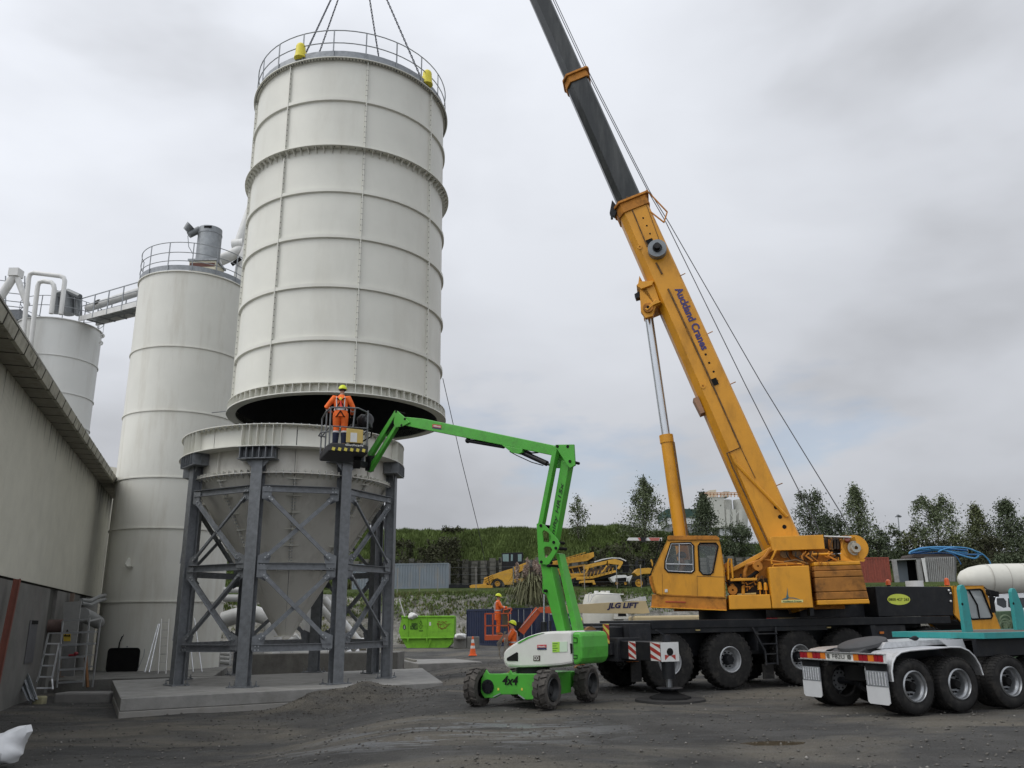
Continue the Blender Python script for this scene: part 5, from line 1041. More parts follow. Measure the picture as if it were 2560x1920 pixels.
mb = MB(); mb.prism([SF.at(a, b, -.95) for a, b in ((1931, 1341.6), (2058, 1337), (2058, 1339), (1931, 1343.6))], SF.Y*.35); O('guard_top', mb, YEL, gd)
# rear winch and greasy machinery
for nm, y0 in (('winch_flange', -.85), ('winch_flange', .75)):
    p = SF.at(2137, 1370, y0); mb = MB(); mb.cyl(p, p+SF.Y*.05, .36, seg=36)
    mb.prism([SF.at(2108, 1352, y0), SF.at(2137, 1342, y0), SF.at(2150, 1396, y0), SF.at(2164, 1398, y0), SF.at(2160, 1404, y0), SF.at(2092, 1402, y0), SF.at(2100, 1388, y0)], SF.Y*.05); O(nm, mb, YEL, cr)
p = SF.at(2137, 1370, -.8); mb = MB(); mb.cyl(p, p+SF.Y*1.55, .28, seg=30); O('winch_drum', mb, M('rope_drum', (.13, .12, .11), .6, .3, bump=.5, bscale=30), cr, smooth=True)
mb = MB(); mb.lathe([(.05, -.10), (.13, -.10), (.15, -.0), (.20, .0)], tuple(SF.at(2137, 1370, -.86)), 'y', 20); O('winch_hub', mb, M('hub_grey', (.38, .36, .30), .5, .3, dirt=(.03, .03, .03), dscale=8, damt=.9), cr, smooth=True)
for (pts, m_) in (([(2062, 1345), (2100, 1342), (2104, 1400), (2066, 1400)], GRIME), ([(2066, 1380), (2100, 1376), (2104, 1404), (2034, 1406), (2034, 1392)], YELD), ([(1945, 1376), (2062, 1373), (2064, 1400), (1945, 1405)], GRIME)): spoly('winch_frame', pts, -.6, .9, m_)
pipe([(2064, 1342), (2080, 1350), (2076, 1365), (2082, 1375)], .03, BRN, y=-.9); pipe([(2095, 1345), (2118, 1340), (2124, 1348)], .04, BRN, y=-.9); pipe([(2060, 1340.5), (2128, 1343)], .02, SW, y=-.95)
pipe([(2030, 1386), (2070, 1385), (2075, 1386)], .035, YEL, y=-1.0); pipe([(2075, 1386), (2102, 1384)], .015, CHROME, 'rod', y=-1.0)
p = SF.at(2118, 1347, -.95); mb = MB(); mb.cyl(p, p+SF.Y*.1+Vector((.02, 0, -.05)), .07, seg=12); O('valve_head', mb, M('red_brown', (.15, .04, .03), .6), cr, smooth=True)
# counterweight
YC = -1.4; CW = [1405, 1415, 1427.5, 1444, 1480.5, 1500, 1513]
lx = lambda y: 2031.6+(y-1402)*.1; rx = lambda y: 2149+(y-1402)*.235
ct = None
for i, (ya, yb) in enumerate(zip(CW[:-1], CW[1:])):
    sk = (lambda x, y: y-(x-2032)*.034)
    l0_, l1_ = lx(ya), lx(yb); r0_, r1_ = rx(ya), rx(yb)
    if i in (2, 3, 4): l0_ -= 0; 
    pts = [(l0_+2, ya+.8), (r0_, ya+.8-(r0_-l0_)*.03), (r1_, yb-.2-(r1_-l1_)*.03), (l1_+2, yb-.2)]
    spoly('counterweight_slab', pts, YC+(.06 if i in (0, 1) else 0), 2.75, YEL if i in (0, 5) else RUST, bevel=.02)
for a in (2048, 2054, 2070): mb = MB(); mb.bar(SF.at(a, 1404, YC+.02), SF.at(a, 1413, YC+.02), .03); O('bracket', mb, YELD, cr)
spoly('counterweight_core', [(2036, 1408), (2150, 1404), (2172, 1500), (2044, 1508)], YC+.1, 2.5, BRN, bevel=0)
spoly('leg_plate', [(2024, 1520), (2034, 1519), (2036, 1538), (2026, 1540)], -1.2, .5, BLACK, bevel=0)

# ---- boom
YB = -.56
p0 = SF.at(1924, 1358, YB); p1 = SF.at(1574, 560, YB); bd_ = (p1-p0).normalized(); bn = Vector(bd_.cross(SF.Y)); bn = bn.normalized()
if bn.dot(SF.X) < 0: bn = -bn
hb = (SF.at(2001, 1338, YB)-p0).dot(bn); ht = (SF.at(1640, 560, YB)-p0).dot(bn)
sB = (SF.at(1571, 505, YB)-p0).dot(bd_); s2_ = (SF.at(1426, 190, YB)-p0).dot(bd_)
HK = HOOK; L = (HK.x-p0.x)/bd_.x+2.0
def bsec(s0, s1, nlo0, nlo1, nhi0, nhi1, y0, y1, ch=.1):
    def cs(s, nl, nh): b = p0+bd_*s-SF.Y*YB; return [b+bn*n+SF.Y*y for n, y in ((nl-.17, y0+.28), (nl, y0), (nh-ch*.6, y0), (nh, y0+ch), (nh, y1-ch), (nh-ch*.6, y1), (nl, y1), (nl-.17, y1-.28))]
    a = cs(s0, nlo0, nhi0); b = cs(s1, nlo1, nhi1); mb = MB(); mb.add(a+b, [tuple(range(8))[::-1], tuple(range(8, 16))]+[(i, (i+1) % 8, 8+(i+1) % 8, 8+i) for i in range(8)]); return mb
DARKB = M('boom_dark', (.014, .017, .018), .30, .1, var=.25, scale=2, dirt=(.12, .125, .12), dscale=1.3, damt=.45, streak=9)
h_ = (hb+ht)/2
bb = O('boom_base', bsec(-2.0, sB, 0, 0, hb, h_, YB, -YB), YEL, cr)
O('boom_section', bsec(sB-.4, s2_, .13, .13, h_*.90, h_*.90, YB+.10, -YB-.10), DARKB, cr)
O('boom_section', bsec(s2_-.3, L*.75, .20, .20, h_*.84, h_*.84, YB+.15, -YB-.15), DARKB, cr)
O('boom_section', bsec(L*.75-.3, L, .26, .26, h_*.8, h_*.8, YB+.2, -YB-.2), DARKB, cr)
def collar(s, w, nl, nh, y0, nm='boom_collar', tilt=0): 
    mb = bsec(s, s+w, nl-.03, nl-.03, nh+.05, nh+.05, y0-.05, -y0+.05); mb2 = bsec(s+w, s+w+.08, nl-.07, nl-.07, nh+.14, nh+.14, y0-.12, -y0+.12); mb.add(mb2.v, mb2.f); return O(nm, mb, YELD, cr, bevel=.01)
collar(sB-.32, .34, 0, h_, YB); collar(s2_-.2, .26, .13, h_*.9, YB+.1); collar(L*.75-.3, .4, .2, h_*.84, YB+.15)
mb = bsec(L-.2, L+1.0, .1, .3, h_+.2, h_+.1, YB+.15, -YB-.15); O('boom_head', mb, YEL, cr)
def bp(px, py, o=.0): return SF.at(px, py, YB-o)
def btube(pts, r, mat=BRN, nm='hydraulic_line'): mb = MB(); mb.tube([bp(a, b, r*.7) for a, b in pts], r, 6); return O(nm, mb, mat, bb, smooth=True)
btube([(1567, 492), (1590, 548), (1618, 617)], .02); btube([(1640, 657), (1655, 685)], .03); btube([(1670, 722), (1692, 768), (1776, 950)], .03); btube([(1753, 900), (1775, 948), (1851, 1118), (1817, 1133), (1830, 1165), (1921, 1362)], .025)
btube([(1606, 484), (1648, 600)], .01); btube([(1831, 1137), (1839, 1157), (1968, 1292)], .05, YEL, 'stiffening_bar'); btube([(1852, 1120), (1888, 1195)], .012)
for a, b, r in ((1608, 545, .03), (1617, 564, .03), (1625, 584, .03), (1764, 886, .035), (1773, 907, .035), (1784, 929, .035), (1940, 1268, .06), (1950, 1292, .06), (1961, 1317, .06), (1794, 952, .02), (1636, 604, .02)):
    p = bp(a, b, .004); mb = MB(); mb.cyl(p, p-SF.Y*.003, r, seg=14); O('bolt_hole', mb, BLACKM, bb)
for a, b in ((1625, 605), (1785, 955)): p = bp(a, b, .01); mb = MB(); mb.bar(p-bd_*.11, p+bd_*.11, .01, .22, up=bn); O('inspection_hole', mb, BLACKM, bb); 
for a, b in ((1599, 618), (1757, 966)): p = bp(a, b, .0); mb = MB(); mb.lathe([(.03, -.03), (.08, -.03), (.08, .0), (.03, .0)], tuple(p), 'y', 14, close=True); O('lug', mb, YEL, bb)
for a, b in ((1697, 690), (1765, 835), (1822, 961), (1938, 1214)): p = bp(a+3, b, .0); mb = MB(); mb.cyl(p, p+bn*.18-SF.Y*.05, .015, seg=6); O('cable_guide', mb, YELD, bb)
p = bp(1643, 628, .0); mb = MB(); mb.cyl(p, p-SF.Y*.26, .30, seg=32); rl = O('cable_reel', mb, M('reel_grey', (.20, .22, .235), .5, .2), bb, smooth=True)
mb = MB(); mb.cyl(p-SF.Y*.26, p-SF.Y*.46, .10, seg=16); mb.lathe([(.11, 0), (.15, 0), (.15, -.05), (.11, -.05)], tuple(p-SF.Y*.26), 'y', 16, close=True); O('reel_hub', mb, BLACK, rl, smooth=True)
# luffing cylinder bracket and cylinder
for yy in (-.5, .3):
    mb = MB(); mb.prism([SF.at(a, b, yy-YB+YB) for a, b in ((1598, 700), (1596, 712), (1632, 704), (1652, 760), (1640, 765), (1632, 790), (1614, 795), (1602, 778))], SF.Y*.2); O('cylinder_bracket', mb, YEL, bb, bevel=.015)
for (pts) in ([(1591, 713), (1600, 703), (1634, 702), (1630, 712), (1603, 722)], [(1612, 772), (1640, 748), (1654, 754), (1634, 762), (1618, 776)]): mb = MB(); mb.prism([SF.at(a, b, YB-.04) for a, b in pts], SF.Y*1.2); O('bracket_rib', mb, YEL, bb, bevel=.01)
mb = MB(); mb.prism([SF.at(a, b, YB+.2) for a, b in ((1586, 735), (1598, 728), (1600, 742), (1590, 745))], SF.Y*.3); O('spot_lamp', mb, BLACK, bb)
mb = MB(); mb.prism([SF.at(a, b, YB+.2) for a, b in ((1733, 996), (1745, 990), (1762, 1030), (1752, 1034))], SF.Y*.5); O('rope_bracket', mb, M('bracket_brown', (.30, .17, .10), .6), bb)
mb = MB(); mb.prism([SF.at(a, b, YB+.2) for a, b in ((1524, 532), (1530, 500), (1545, 518), (1537, 540))], SF.Y*.2); mb.bar(SF.at(1529, 535, YB), SF.at(1530, 548, YB), .07); O('limit_lamp', mb, BLACK, bb)
c0_, c1_, c2_ = SF.at(1621, 784, 0), SF.at(1665, 1088, 0), SF.at(1709, 1400, 0)
mb = MB(); mb.cyl(c0_, c1_, .135, seg=24); O('cylinder_rod', mb, CHROME, cr, smooth=True)
mb = MB(); mb.cyl(c1_, c2_, .19, seg=24); mb.cyl(c1_-(c1_-c2_).normalized()*.0, c1_+(c2_-c1_).normalized()*.25, .215, seg=24); cyb = O('cylinder_barrel', mb, YEL, cr, smooth=True)
mb = MB(); mb.cyl(c0_-SF.Y*.58, c0_+SF.Y*.5, .16, seg=20); O('cylinder_pin', mb, YELD, cr, smooth=True)
mb = MB(); mb.cyl(c0_-SF.Y*.60, c0_-SF.Y*.583, .05, seg=16); O('pin_hole', mb, BLACKM, cr)
mb = MB(); mb.tube([c1_+SF.X*.22-SF.Y*.1+Vector((0, 0, -.25)), c2_+SF.X*.22-SF.Y*.1], .03, 6); O('hydraulic_pipe', mb, BRN, cyb)
# lettering on the boom
ta = SF.at(1688, 722, YB-.012); tb = SF.at(1766, 872, YB-.012)
text('lettering', 'Auckland Cranes', ta-bn*.03, -bd_, bn, .25, M('letter_blue', (.035, .03, .14), .5), bb, width=(tb-ta).length, bold=.03)
# guide bracket and hoist ropes
G1 = SF.at(1614, 473, YB); mb = MB()
for yy in (YB, -YB):
    a, b, c = SF.at(1616, 475, yy), SF.at(1668, 530, yy), SF.at(1660, 556, yy); d_ = SF.at(1627, 530, yy); mb.bar(a, b, .04); mb.bar(b, c, .04); mb.bar(c, d_, .04)
mb.bar(SF.at(1668, 530, YB), SF.at(1668, 530, -YB), .04); mb.bar(SF.at(1660, 556, YB), SF.at(1660, 556, -YB), .04); O('rope_guide', mb, YELD, cr)
ROPE = M('wire_rope', (.10, .105, .115), .5, .4)
tipx = p0+bd_*(L+.6)+bn*(h_+.3)
for k, (pts, y) in enumerate((([(1383, 0), (1467, 180), (1620, 478), (1665, 556), (1862, 959), (2003, 1238), (2066, 1362)], -.05), ([(1388, 0), (1472, 180), (1624, 478), (1672, 556), (1904, 959), (2099.5, 1278), (2136, 1345)], .05))):
    P_ = [SF.at(a, b, y) for a, b in pts]; mb = MB(); mb.tube([tipx+SF.Y*y]+P_, .0145, 6); O('hoist_rope', mb, ROPE, cr, smooth=True)
hd = p0+bd_*(L+.7)+bn*.3
mb = MB()
for k in range(4): mb.tube([Vector((HK.x-.15+.1*k, HK.y-.1+.07*k, hd.z)), Vector((HK.x-.1+.07*k, HK.y, HK.z+1.6))], .014, 6)
O('hoist_rope', mb, ROPE, cr, kind='stuff')
mb = MB(); mb.box((HK.x-.35, HK.y-.2, HK.z+.7), (HK.x+.35, HK.y+.2, HK.z+1.7)); hbk = O('hook_block', mb, YEL, cr, bevel=.05)
mb = MB(); mb.tube([HK+Vector((0, 0, .75)), HK+Vector((0, 0, .35)), HK+Vector((.2, 0, .15)), HK+Vector((.1, 0, -.1)), HK+Vector((-.15, 0, -.05))], [.07, .07, .09, .08, .04], 10); O('hook', mb, BLACK, hbk, smooth=True)
# tag line from the silo
mb = MB(); a = Vector((SX+SR*math.cos(math.radians(-8)), SY+SR*math.sin(math.radians(-8)), atY(1112, 948, SY-.4).z)); b = atY(1195, 1318, 33); 
a = atY(1107, 946, 28.0)
mb.tube([a, a*.5+b*.5+Vector((0, 0, -.12)), b, atY(1224, 1460, 36)], .013, 5); o = O('tag_line', mb, ROPE, smooth=True); tagp(o, 'thin rope running from the rim of the lifted silo down to the yard', 'rope')
mb = MB(); mb.tube([atY(530, 1032, 36), atY(548, 1030, 34), atY(572, 1027, 30)], .02, 5); o = O('restraint_chain', mb, CHM); tagp(o, 'short chain from the plain silo to the lifted silo rim', 'chain')
# ================================================================ people
SKIN = M('skin', (.42, .25, .18), .6, var=.08); HIVIS = M('hivis_orange', (.78, .14, .02), .75, var=.12, scale=6, dirt=(.45, .07, .01), dscale=5, damt=.4, bump=.3, bscale=14)
REFL = M('reflective_tape', (.50, .50, .50), .4, var=.06); HELM = M('helmet_yellow', (.62, .70, .02), .35, var=.04); NAVY = M('navy_cloth', (.012, .016, .04), .85, var=.2); BOOT = M('tan_boot', (.35, .20, .10), .8, var=.2)
HAIR = M('hair_dark', (.03, .02, .015), .8)
def loft(mb, secs, seg=14):
    """secs: (centre, half-axis a, half-axis b) ellipses joined into a closed tube"""
    o = len(mb.v); n = len(secs); vs = []; fs = []
    for c, a, b in secs:
        c, a, b = Vector(c), Vector(a), Vector(b)
        vs += [c+a*math.cos(2*PI*k/seg)+b*math.sin(2*PI*k/seg) for k in range(seg)]
    for i in range(n-1): fs += [(i*seg+k, i*seg+(k+1) % seg, (i+1)*seg+(k+1) % seg, (i+1)*seg+k) for k in range(seg)]
    fs += [tuple(range(seg))[::-1], tuple((n-1)*seg+k for k in range(seg))]
    return mb.add(vs, fs)
def skinned(name, nodes, edges, mat, parent, root, sub=2):
    me = bpy.data.meshes.new(name); keys = list(nodes); me.from_pydata([nodes[k][0] for k in keys], [(keys.index(a), keys.index(b)) for a, b in edges], []); me.materials.append(mat)
    o = bpy.data.objects.new(name, me); COL.objects.link(o); o.parent = parent
    md = o.modifiers.new('skin', 'SKIN'); md.use_smooth_shade = True
    for i, k in enumerate(keys):
        s = me.skin_vertices[0].data[i]; s.radius = (nodes[k][1], nodes[k][2] if len(nodes[k]) > 2 else nodes[k][1]); s.use_root = (k == root)
    sb = o.modifiers.new('sub', 'SUBSURF'); sb.levels = sub-1; sb.render_levels = sub-1
    return o
def person(label, loc, yaw, P, bottom='orange', gloves=False, group=None, look=0., tilt=0., harness=False, hood=False, coat=False, helmet=HELM, top=HIVIS):
    """standing figure facing local +Y; P overrides joints"""
    t = T('person', label, 'person', loc, yaw, group)
    J = dict(pelvis=(0, 0, .95), chest=(0, .01, 1.32), neck=(0, .01, 1.50), head=(0, .03, 1.64),
             shl=(-.19, 0, 1.42), shr=(.19, 0, 1.42), ell=(-.27, .02, 1.14), elr=(.27, .02, 1.14), wrl=(-.26, .16, .92), wrr=(.26, .16, .92),
             hil=(-.10, 0, .92), hir=(.10, 0, .92), knl=(-.11, .03, .50), knr=(.11, .03, .50), anl=(-.12, 0, .09), anr=(.12, 0, .09), tol=(-.13, .17, .04), tor=(.13, .17, .04))
    J.update(P); J = {k: Vector(v) for k, v in J.items()}
    hd = J['head']; nk = J['neck']; hdir = Vector((math.sin(look)*math.cos(tilt), math.cos(look)*math.cos(tilt), math.sin(tilt)))
    up = Vector((0, 0, 1)); up = (up-hdir*up.dot(hdir)).normalized(); side = hdir.cross(up).normalized()
    nodes = dict(pelvis=(J['pelvis'], .13, .10), waist=((J['pelvis']+J['chest'])/2, .125, .09), chest=(J['chest'], .15, .10), neck=(nk, .055), head=(hd, .085), crown=(hd+up*.09, .07), jaw=(hd-up*.07+hdir*.035, .052), nose=(hd+hdir*.095-up*.01, .018))
    edges = [('pelvis', 'waist'), ('waist', 'chest'), ('chest', 'neck'), ('neck', 'head'), ('head', 'crown'), ('head', 'jaw'), ('head', 'nose')]
    for s in 'lr':
        nodes.update({'sh'+s: (J['sh'+s], .06), 'el'+s: (J['el'+s], .042), 'wr'+s: (J['wr'+s], .028), 'hi'+s: (J['hi'+s], .09), 'kn'+s: (J['kn'+s], .058), 'an'+s: (J['an'+s], .04), 'to'+s: (J['to'+s], .035)})
        edges += [('chest', 'sh'+s), ('sh'+s, 'el'+s), ('el'+s, 'wr'+s), ('pelvis', 'hi'+s), ('hi'+s, 'kn'+s), ('kn'+s, 'an'+s), ('an'+s, 'to'+s)]
        fd = (J['wr'+s]-J['el'+s]).normalized(); a = fd.cross(Vector((0, 0, 1)) if abs(fd.z) < .9 else Vector((0, 1, 0))).normalized(); b = fd.cross(a); m = -1 if s == 'l' else 1
        palm = J['wr'+s]+fd*.06; nodes['pa'+s] = (palm, .030, .020); edges.append(('wr'+s, 'pa'+s))
        for i, (o_, ln) in enumerate(((-.028, .065), (-.010, .08), (.009, .075), (.027, .06))):
            k1, k2 = f'f{s}{i}a', f'f{s}{i}b'; nodes[k1] = (palm+fd*(.035+ln*.45)+a*o_*1.1, .009); nodes[k2] = (palm+fd*(.030+ln*.75)+a*o_*1.1+b*.03, .008); edges += [('pa'+s, k1), (k1, k2)]
        nodes[f'th{s}'] = (palm+a*(.045*m)+fd*.02, .010); edges.append(('pa'+s, f'th{s}'))
    skinned('body', nodes, edges, SKIN, t, 'pelvis')
    # jacket with sleeves
    X = Vector((1, 0, 0)); Yv = Vector((0, 1, 0)); pe, ch = J['pelvis'], J['chest']; lean = (ch-pe)
    jk = MB(); hem = -.30 if coat else -.10
    loft(jk, [(pe+Vector((0, 0, hem)), X*.205, Yv*.155), (pe+Vector((0, 0, .05)), X*.19, Yv*.145), (pe+lean*.5, X*.185, Yv*.135), (ch, X*.215, Yv*.145), (ch+lean.normalized()*.09, X*.205, Yv*.125), (nk-lean.normalized()*.02, X*.10, Yv*.085), (nk+lean.normalized()*.015, X*.075, Yv*.07)], 18)
    for s in 'lr':
        a, b, c = J['sh'+s], J['el'+s], J['wr'+s]; jk.tube([a+(ch-a)*.25, a, (a+b)/2, b, (b+c)/2, c], [.085, .088, .074, .066, .058, .05], 12)
    jo = O('jacket', jk, top, t, smooth=True, wc=False)
    st = MB()
    def bandring(c, a, b, h, ax=Vector((0, 0, 1))):
        loft(st, [(c-ax*h/2, a, b), (c+ax*h/2, a, b)], 18)
    bandring(pe+lean*.30, X*.196, Yv*.150, .05); bandring(pe+lean*.30+Vector((0, 0, -.14)), X*.200, Yv*.155, .05) if coat else None
    for s, m in (('l', -1), ('r', 1)):
        st.tube([pe+lean*.3+X*.10*m+Yv*.145, ch+X*.115*m+Yv*.150, ch+lean.normalized()*.12+X*.11*m+Yv*.08, ch+lean.normalized()*.15+X*.11*m, ch+lean.normalized()*.10+X*.11*m-Yv*.13, ch+X*.115*m-Yv*.150, pe+lean*.3+X*.10*m-Yv*.148], .015, 4)
        a, b, c = J['sh'+s], J['el'+s], J['wr'+s]
        d = (c-b).normalized(); q = b+(c-b)*.45; u = d.cross(X if abs(d.x) < .9 else Yv).normalized(); v = d.cross(u); bandring(q, u*.066, v*.066, .05, d)
    O('reflective_tape', st, REFL, t, wc=False, smooth=True)
    lm = HIVIS if bottom != 'navy' else NAVY
    tr = MB()
    for s in 'lr':
        h, k, a = J['hi'+s], J['kn'+s], J['an'+s]; tr.tube([h+Vector((0, 0, .05)), h-Vector((0, 0, .08)), (h+k)/2, k, (k+a)/2, a+Vector((0, 0, .02))], [.115, .12, .105, .082, .075, .072], 12)
    O('trousers', tr, lm, t, wc=False, smooth=True)
    if bottom == 'half':
        ga = MB()
        for s in 'lr': k, a = J['kn'+s], J['an'+s]; ga.tube([k+(a-k)*.25, (k+a)/2, a+Vector((0, 0, .01))], [.092, .086, .078], 12)
        O('gaiters', ga, NAVY, t, wc=False, smooth=True)
        hb_ = MB()
        for s in 'lr': k, a = J['kn'+s], J['an'+s]; hb_.tube([k+(a-k)*.12, k+(a-k)*.24], .095, 12)
        O('leg_band', hb_, REFL, t, wc=False, smooth=True)
    bo = MB()
    for s in 'lr': a, q = J['an'+s], J['to'+s]; loft(bo, [(a-(q-a)*.35+Vector((0, 0, -.03)), X*.045, Vector((0, 0, .055))), (a+(q-a)*.1+Vector((0, 0, .0)), X*.055, Vector((0, 0, .09))), (a+(q-a)*.6+Vector((0, 0, -.0)), X*.055, Vector((0, 0, .055))), (q+(q-a)*.15, X*.04, Vector((0, 0, .035)))], 12)
    O('boots', bo, BOOT, t, wc=False, smooth=True)
    he = MB(); hc = hd+up*.055-hdir*.01
    for i in range(9):
        pass
    sec = []
    for i in range(8):
        ph = PI/2*i/7; sec.append((hc+up*(.125*math.sin(ph)), side*(.118*math.cos(ph)+.001), hdir*(.140*math.cos(ph)+.001)))
    loft(he, [(hc-up*.012, side*.122, hdir*.146)]+sec, 20); loft(he, [(hc-up*.014+hdir*.045, side*.112, hdir*.15), (hc-up*.004+hdir*.045, side*.112, hdir*.15)], 20)
    ho = O('helmet', he, helmet, t, wc=False, smooth=True)
    mb = MB(); loft(mb, [(hc-up*.055-hdir*.015, side*.092, hdir*.098), (hc-up*.0-hdir*.012, side*.098, hdir*.108)], 16); O('hair', mb, HAIR, t, wc=False, smooth=True)
    ey = MB()
    for m in (-1, 1): ey.ball(tuple(hd+hdir*.082+side*(.034*m)+up*.015), .011, 8, 5)
    O('eyes', ey, BLACKM, t, wc=False, smooth=True)
    if gloves:
        gl = MB()
        for s in 'lr': c, e_ = J['wr'+s], J['el'+s]; d = (c-e_).normalized(); gl.tube([c-d*.02, c+d*.05, c+d*.10, c+d*.13], [.045, .055, .05, .03], 8)
        O('gloves', gl, BLACKM, t, wc=False, smooth=True)
    if harness:
        hn = MB(); ys = -.165
        hn.tube([ch+X*.17+Yv*.02+lean.normalized()*.12, ch+X*.10-Yv*.15+lean.normalized()*.06, ch-Yv*.165-lean.normalized()*.02, pe+lean*.25-X*.14-Yv*.12], .018, 5); hn.tube([ch-X*.17+Yv*.02+lean.normalized()*.12, ch-X*.10-Yv*.15+lean.normalized()*.06, ch-Yv*.165-lean.normalized()*.02, pe+lean*.25+X*.14-Yv*.12], .018, 5)
        for m in (-1, 1): hn.tube([pe-Yv*.16+Vector((0, 0, .06)), pe+X*.10*m-Yv*.15+Vector((0, 0, -.10)), pe+X*.19*m+Vector((0, 0, -.14))], .016, 5)
        O('harness', hn, BLACKM, t, wc=False, smooth=True)
        mb = MB(); mb.tube([ch-Yv*.18+Vector((0, 0, -.02)), ch-Yv*.19+Vector((.02, 0, -.16)), pe-Yv*.18+Vector((.03, 0, .14))], .028, 6); O('lanyard', mb, M('lanyard_red', (.60, .04, .03), .7), t, wc=False)
        mb = MB(); mb.ball(tuple(ch-Yv*.18+Vector((0, 0, .03))), (.035, .02, .05), 8, 5); O('harness_ring', mb, HOOKY, t, wc=False)
    return t

# ================================================================ green boom lift
LF = Frm((.39, 19.75, 0), -30.5); TFm = Frm((.39, 19.75, 0), 141.5)
lift = T('green_boom_lift', 'green articulated boom lift with a white rounded cover and lugged tyres', 'boom lift', (.39, 19.75, 0), LF.yaw)
TYG = M('lift_tyre', (.055, .050, .045), .85, var=.25, scale=8, dirt=(.13, .118, .10), dscale=4, damt=.7)
def xwheel(parent, fr, x, y, z, R, W, r0, out):
    """wheel turning about the frame's x axis; out=+1 outer face on +x"""
    sub = Frm(fr.w(x, y, 0), math.degrees(fr.yaw)+(90 if out > 0 else -90))
    return wheel(parent, sub, 0, 0, z, R, W, r0, tmat=TYG, rmat=RIMD, hmat=RIMD, nl=14, lug=.038, lw=.55, depth=.15, nb=8, ring=.02, hr=.11, hd=.06)
for x, y, o_ in ((-1.03, -.96, -1), (1.03, -.96, 1), (1.03, .96, 1), (-1.03, .96, -1)): xwheel(lift, LF, x, y, .405, .405, .32, .235, o_)
c1 = lambda L: [(960+a/3.456, 1300+b/3.456) for a, b in L]
c2 = lambda L: [(760+a/3.16, 920+b/3.16) for a, b in L]
def fpoly(fr, name, pix, y, d, mat, parent=lift, bevel=.012, **k): mb = MB(); fr.pp(mb, pix, y, d); return O(name, mb, mat, parent, bevel=bevel, **k)
ax_ = fpoly(LF, 'axle_panel', c1([(838, 1375), (882, 1292), (905, 1328), (1072, 1328), (1090, 1297), (1108, 1328), (1330, 1328), (1345, 1400), (1300, 1552), (1220, 1552), (1160, 1508), (1010, 1508), (955, 1538), (868, 1538), (836, 1490)]), -1.02, .05, GREEN)
mb = MB(); LF.box(mb, -.62, .62, -.96, 1.0, .32, .66); O('chassis', mb, GREEN, lift, bevel=.02)
mb = MB(); LF.box(mb, .58, .66, -.55, .60, .22, .68); O('side_panel', mb, GREEN, lift, bevel=.01)
mb = MB(); p = LF.at(*c1([(893, 1440)])[0], -1.05); mb.cyl(p, p+LF.Y*.06, .15, seg=16)
for k in range(8): a = 2*PI*k/8; q = p+LF.X*.11*math.cos(a)+Vector((0, 0, .11*math.sin(a))); mb.cyl(q, q-LF.Y*.03, .018, seg=6)
O('axle_hub', mb, BLACK, lift, smooth=True)
for a in (988, 1192): p = LF.at(*c1([(a, 1462)])[0], -1.025); mb = MB(); mb.bar(p-Vector((0, 0, .025)), p+Vector((0, 0, .025)), .04, .006, up=tuple(LF.Y)); O('label', mb, SYL, ax_)
for a, b in (((945, 1528), (1005, 1500)), ((1160, 1510), (1215, 1548))): mb = MB(); mb.bar(LF.at(*c1([a])[0], -1.03), LF.at(*c1([b])[0], -1.03), .02); O('tie_down_rod', mb, STEELL, lift)
tp = LF.at(*c1([(1022, 1424)])[0], -1.03); tq = LF.at(*c1([(1160, 1424)])[0], -1.03)
text('lettering', '4x4', tp, LF.X, (0, 0, 1), .19, BLACKM, ax_, width=(tq-tp).length, bold=.03, shear=.25)
mb = MB(); mb.cyl(LF.w(0, 0, .66), LF.w(0, 0, .78), .38, seg=28); O('turntable', mb, BLACK, lift, smooth=True)
YT = .48
cover = c1([(1030, 1140), (1060, 1108), (1110, 1072), (1180, 1032), (1240, 1004), (1300, 984), (1360, 970), (1440, 962), (1600, 958), (1616, 968), (1622, 1100), (1630, 1240), (1520, 1258), (1380, 1268), (1180, 1274), (1070, 1266), (1042, 1245), (1028, 1195)])
LWHITE = M('cover_white', (.60, .60, .57), .4, var=.04, scale=1.5, coat=.15, dirt=(.45, .44, .40), dscale=2, damt=.4)
cv = fpoly(TFm, 'engine_cover', cover, YT, -.62, LWHITE, bevel=.05)
fpoly(TFm, 'cover_lid', c1([(1150, 1062), (1240, 1012), (1310, 990), (1380, 975), (1330, 992), (1250, 1022), (1170, 1066)]), YT+.01, -.25, GREEN, cv, bevel=0)
fpoly(TFm, 'far_cover', [(x, y+4) for x, y in cover], -.20, -.35, LWHITE, bevel=.05)
tl = fpoly(TFm, 'counterweight', c1([(1624, 968), (1690, 968), (1706, 1005), (1716, 1100), (1713, 1195), (1692, 1240), (1660, 1252), (1634, 1250)]), YT+.02, -1.05, GREEN, bevel=.05)
for a, b in ((1015, 1060), (1165, 1195)): 
    mb = MB(); mb.tube([TFm.at(*p, YT+.03) for p in c1([(1636, a), (1668, a+4), (1668, b), (1636, b)])], .008, 5); O('latch_line', mb, BLACKM, tl)
fpoly(TFm, 'vent_grille', c1([(1062, 1192), (1146, 1142), (1156, 1150), (1156, 1218), (1072, 1218), (1060, 1212)]), YT+.012, -.02, BLACKM, cv, bevel=0)
fpoly(TFm, 'louvre', c1([(1606, 1066), (1622, 1068), (1624, 1150), (1612, 1156)]), YT+.012, -.02, BLACKM, cv, bevel=0)
DR = M('decal_red', (.42, .02, .03), .5, var=.03); DN = M('decal_navy', (.03, .03, .08), .5, var=.03)
de = fpoly(TFm, 'red_decal', c1([(1323, 1079), (1402, 1077), (1402, 1102), (1323, 1105)]), YT+.012, -.01, DR, cv, bevel=0); fpoly(TFm, 'navy_decal', c1([(1323, 1105), (1402, 1102), (1402, 1120), (1323, 1121)]), YT+.012, -.01, DN, cv, bevel=0)
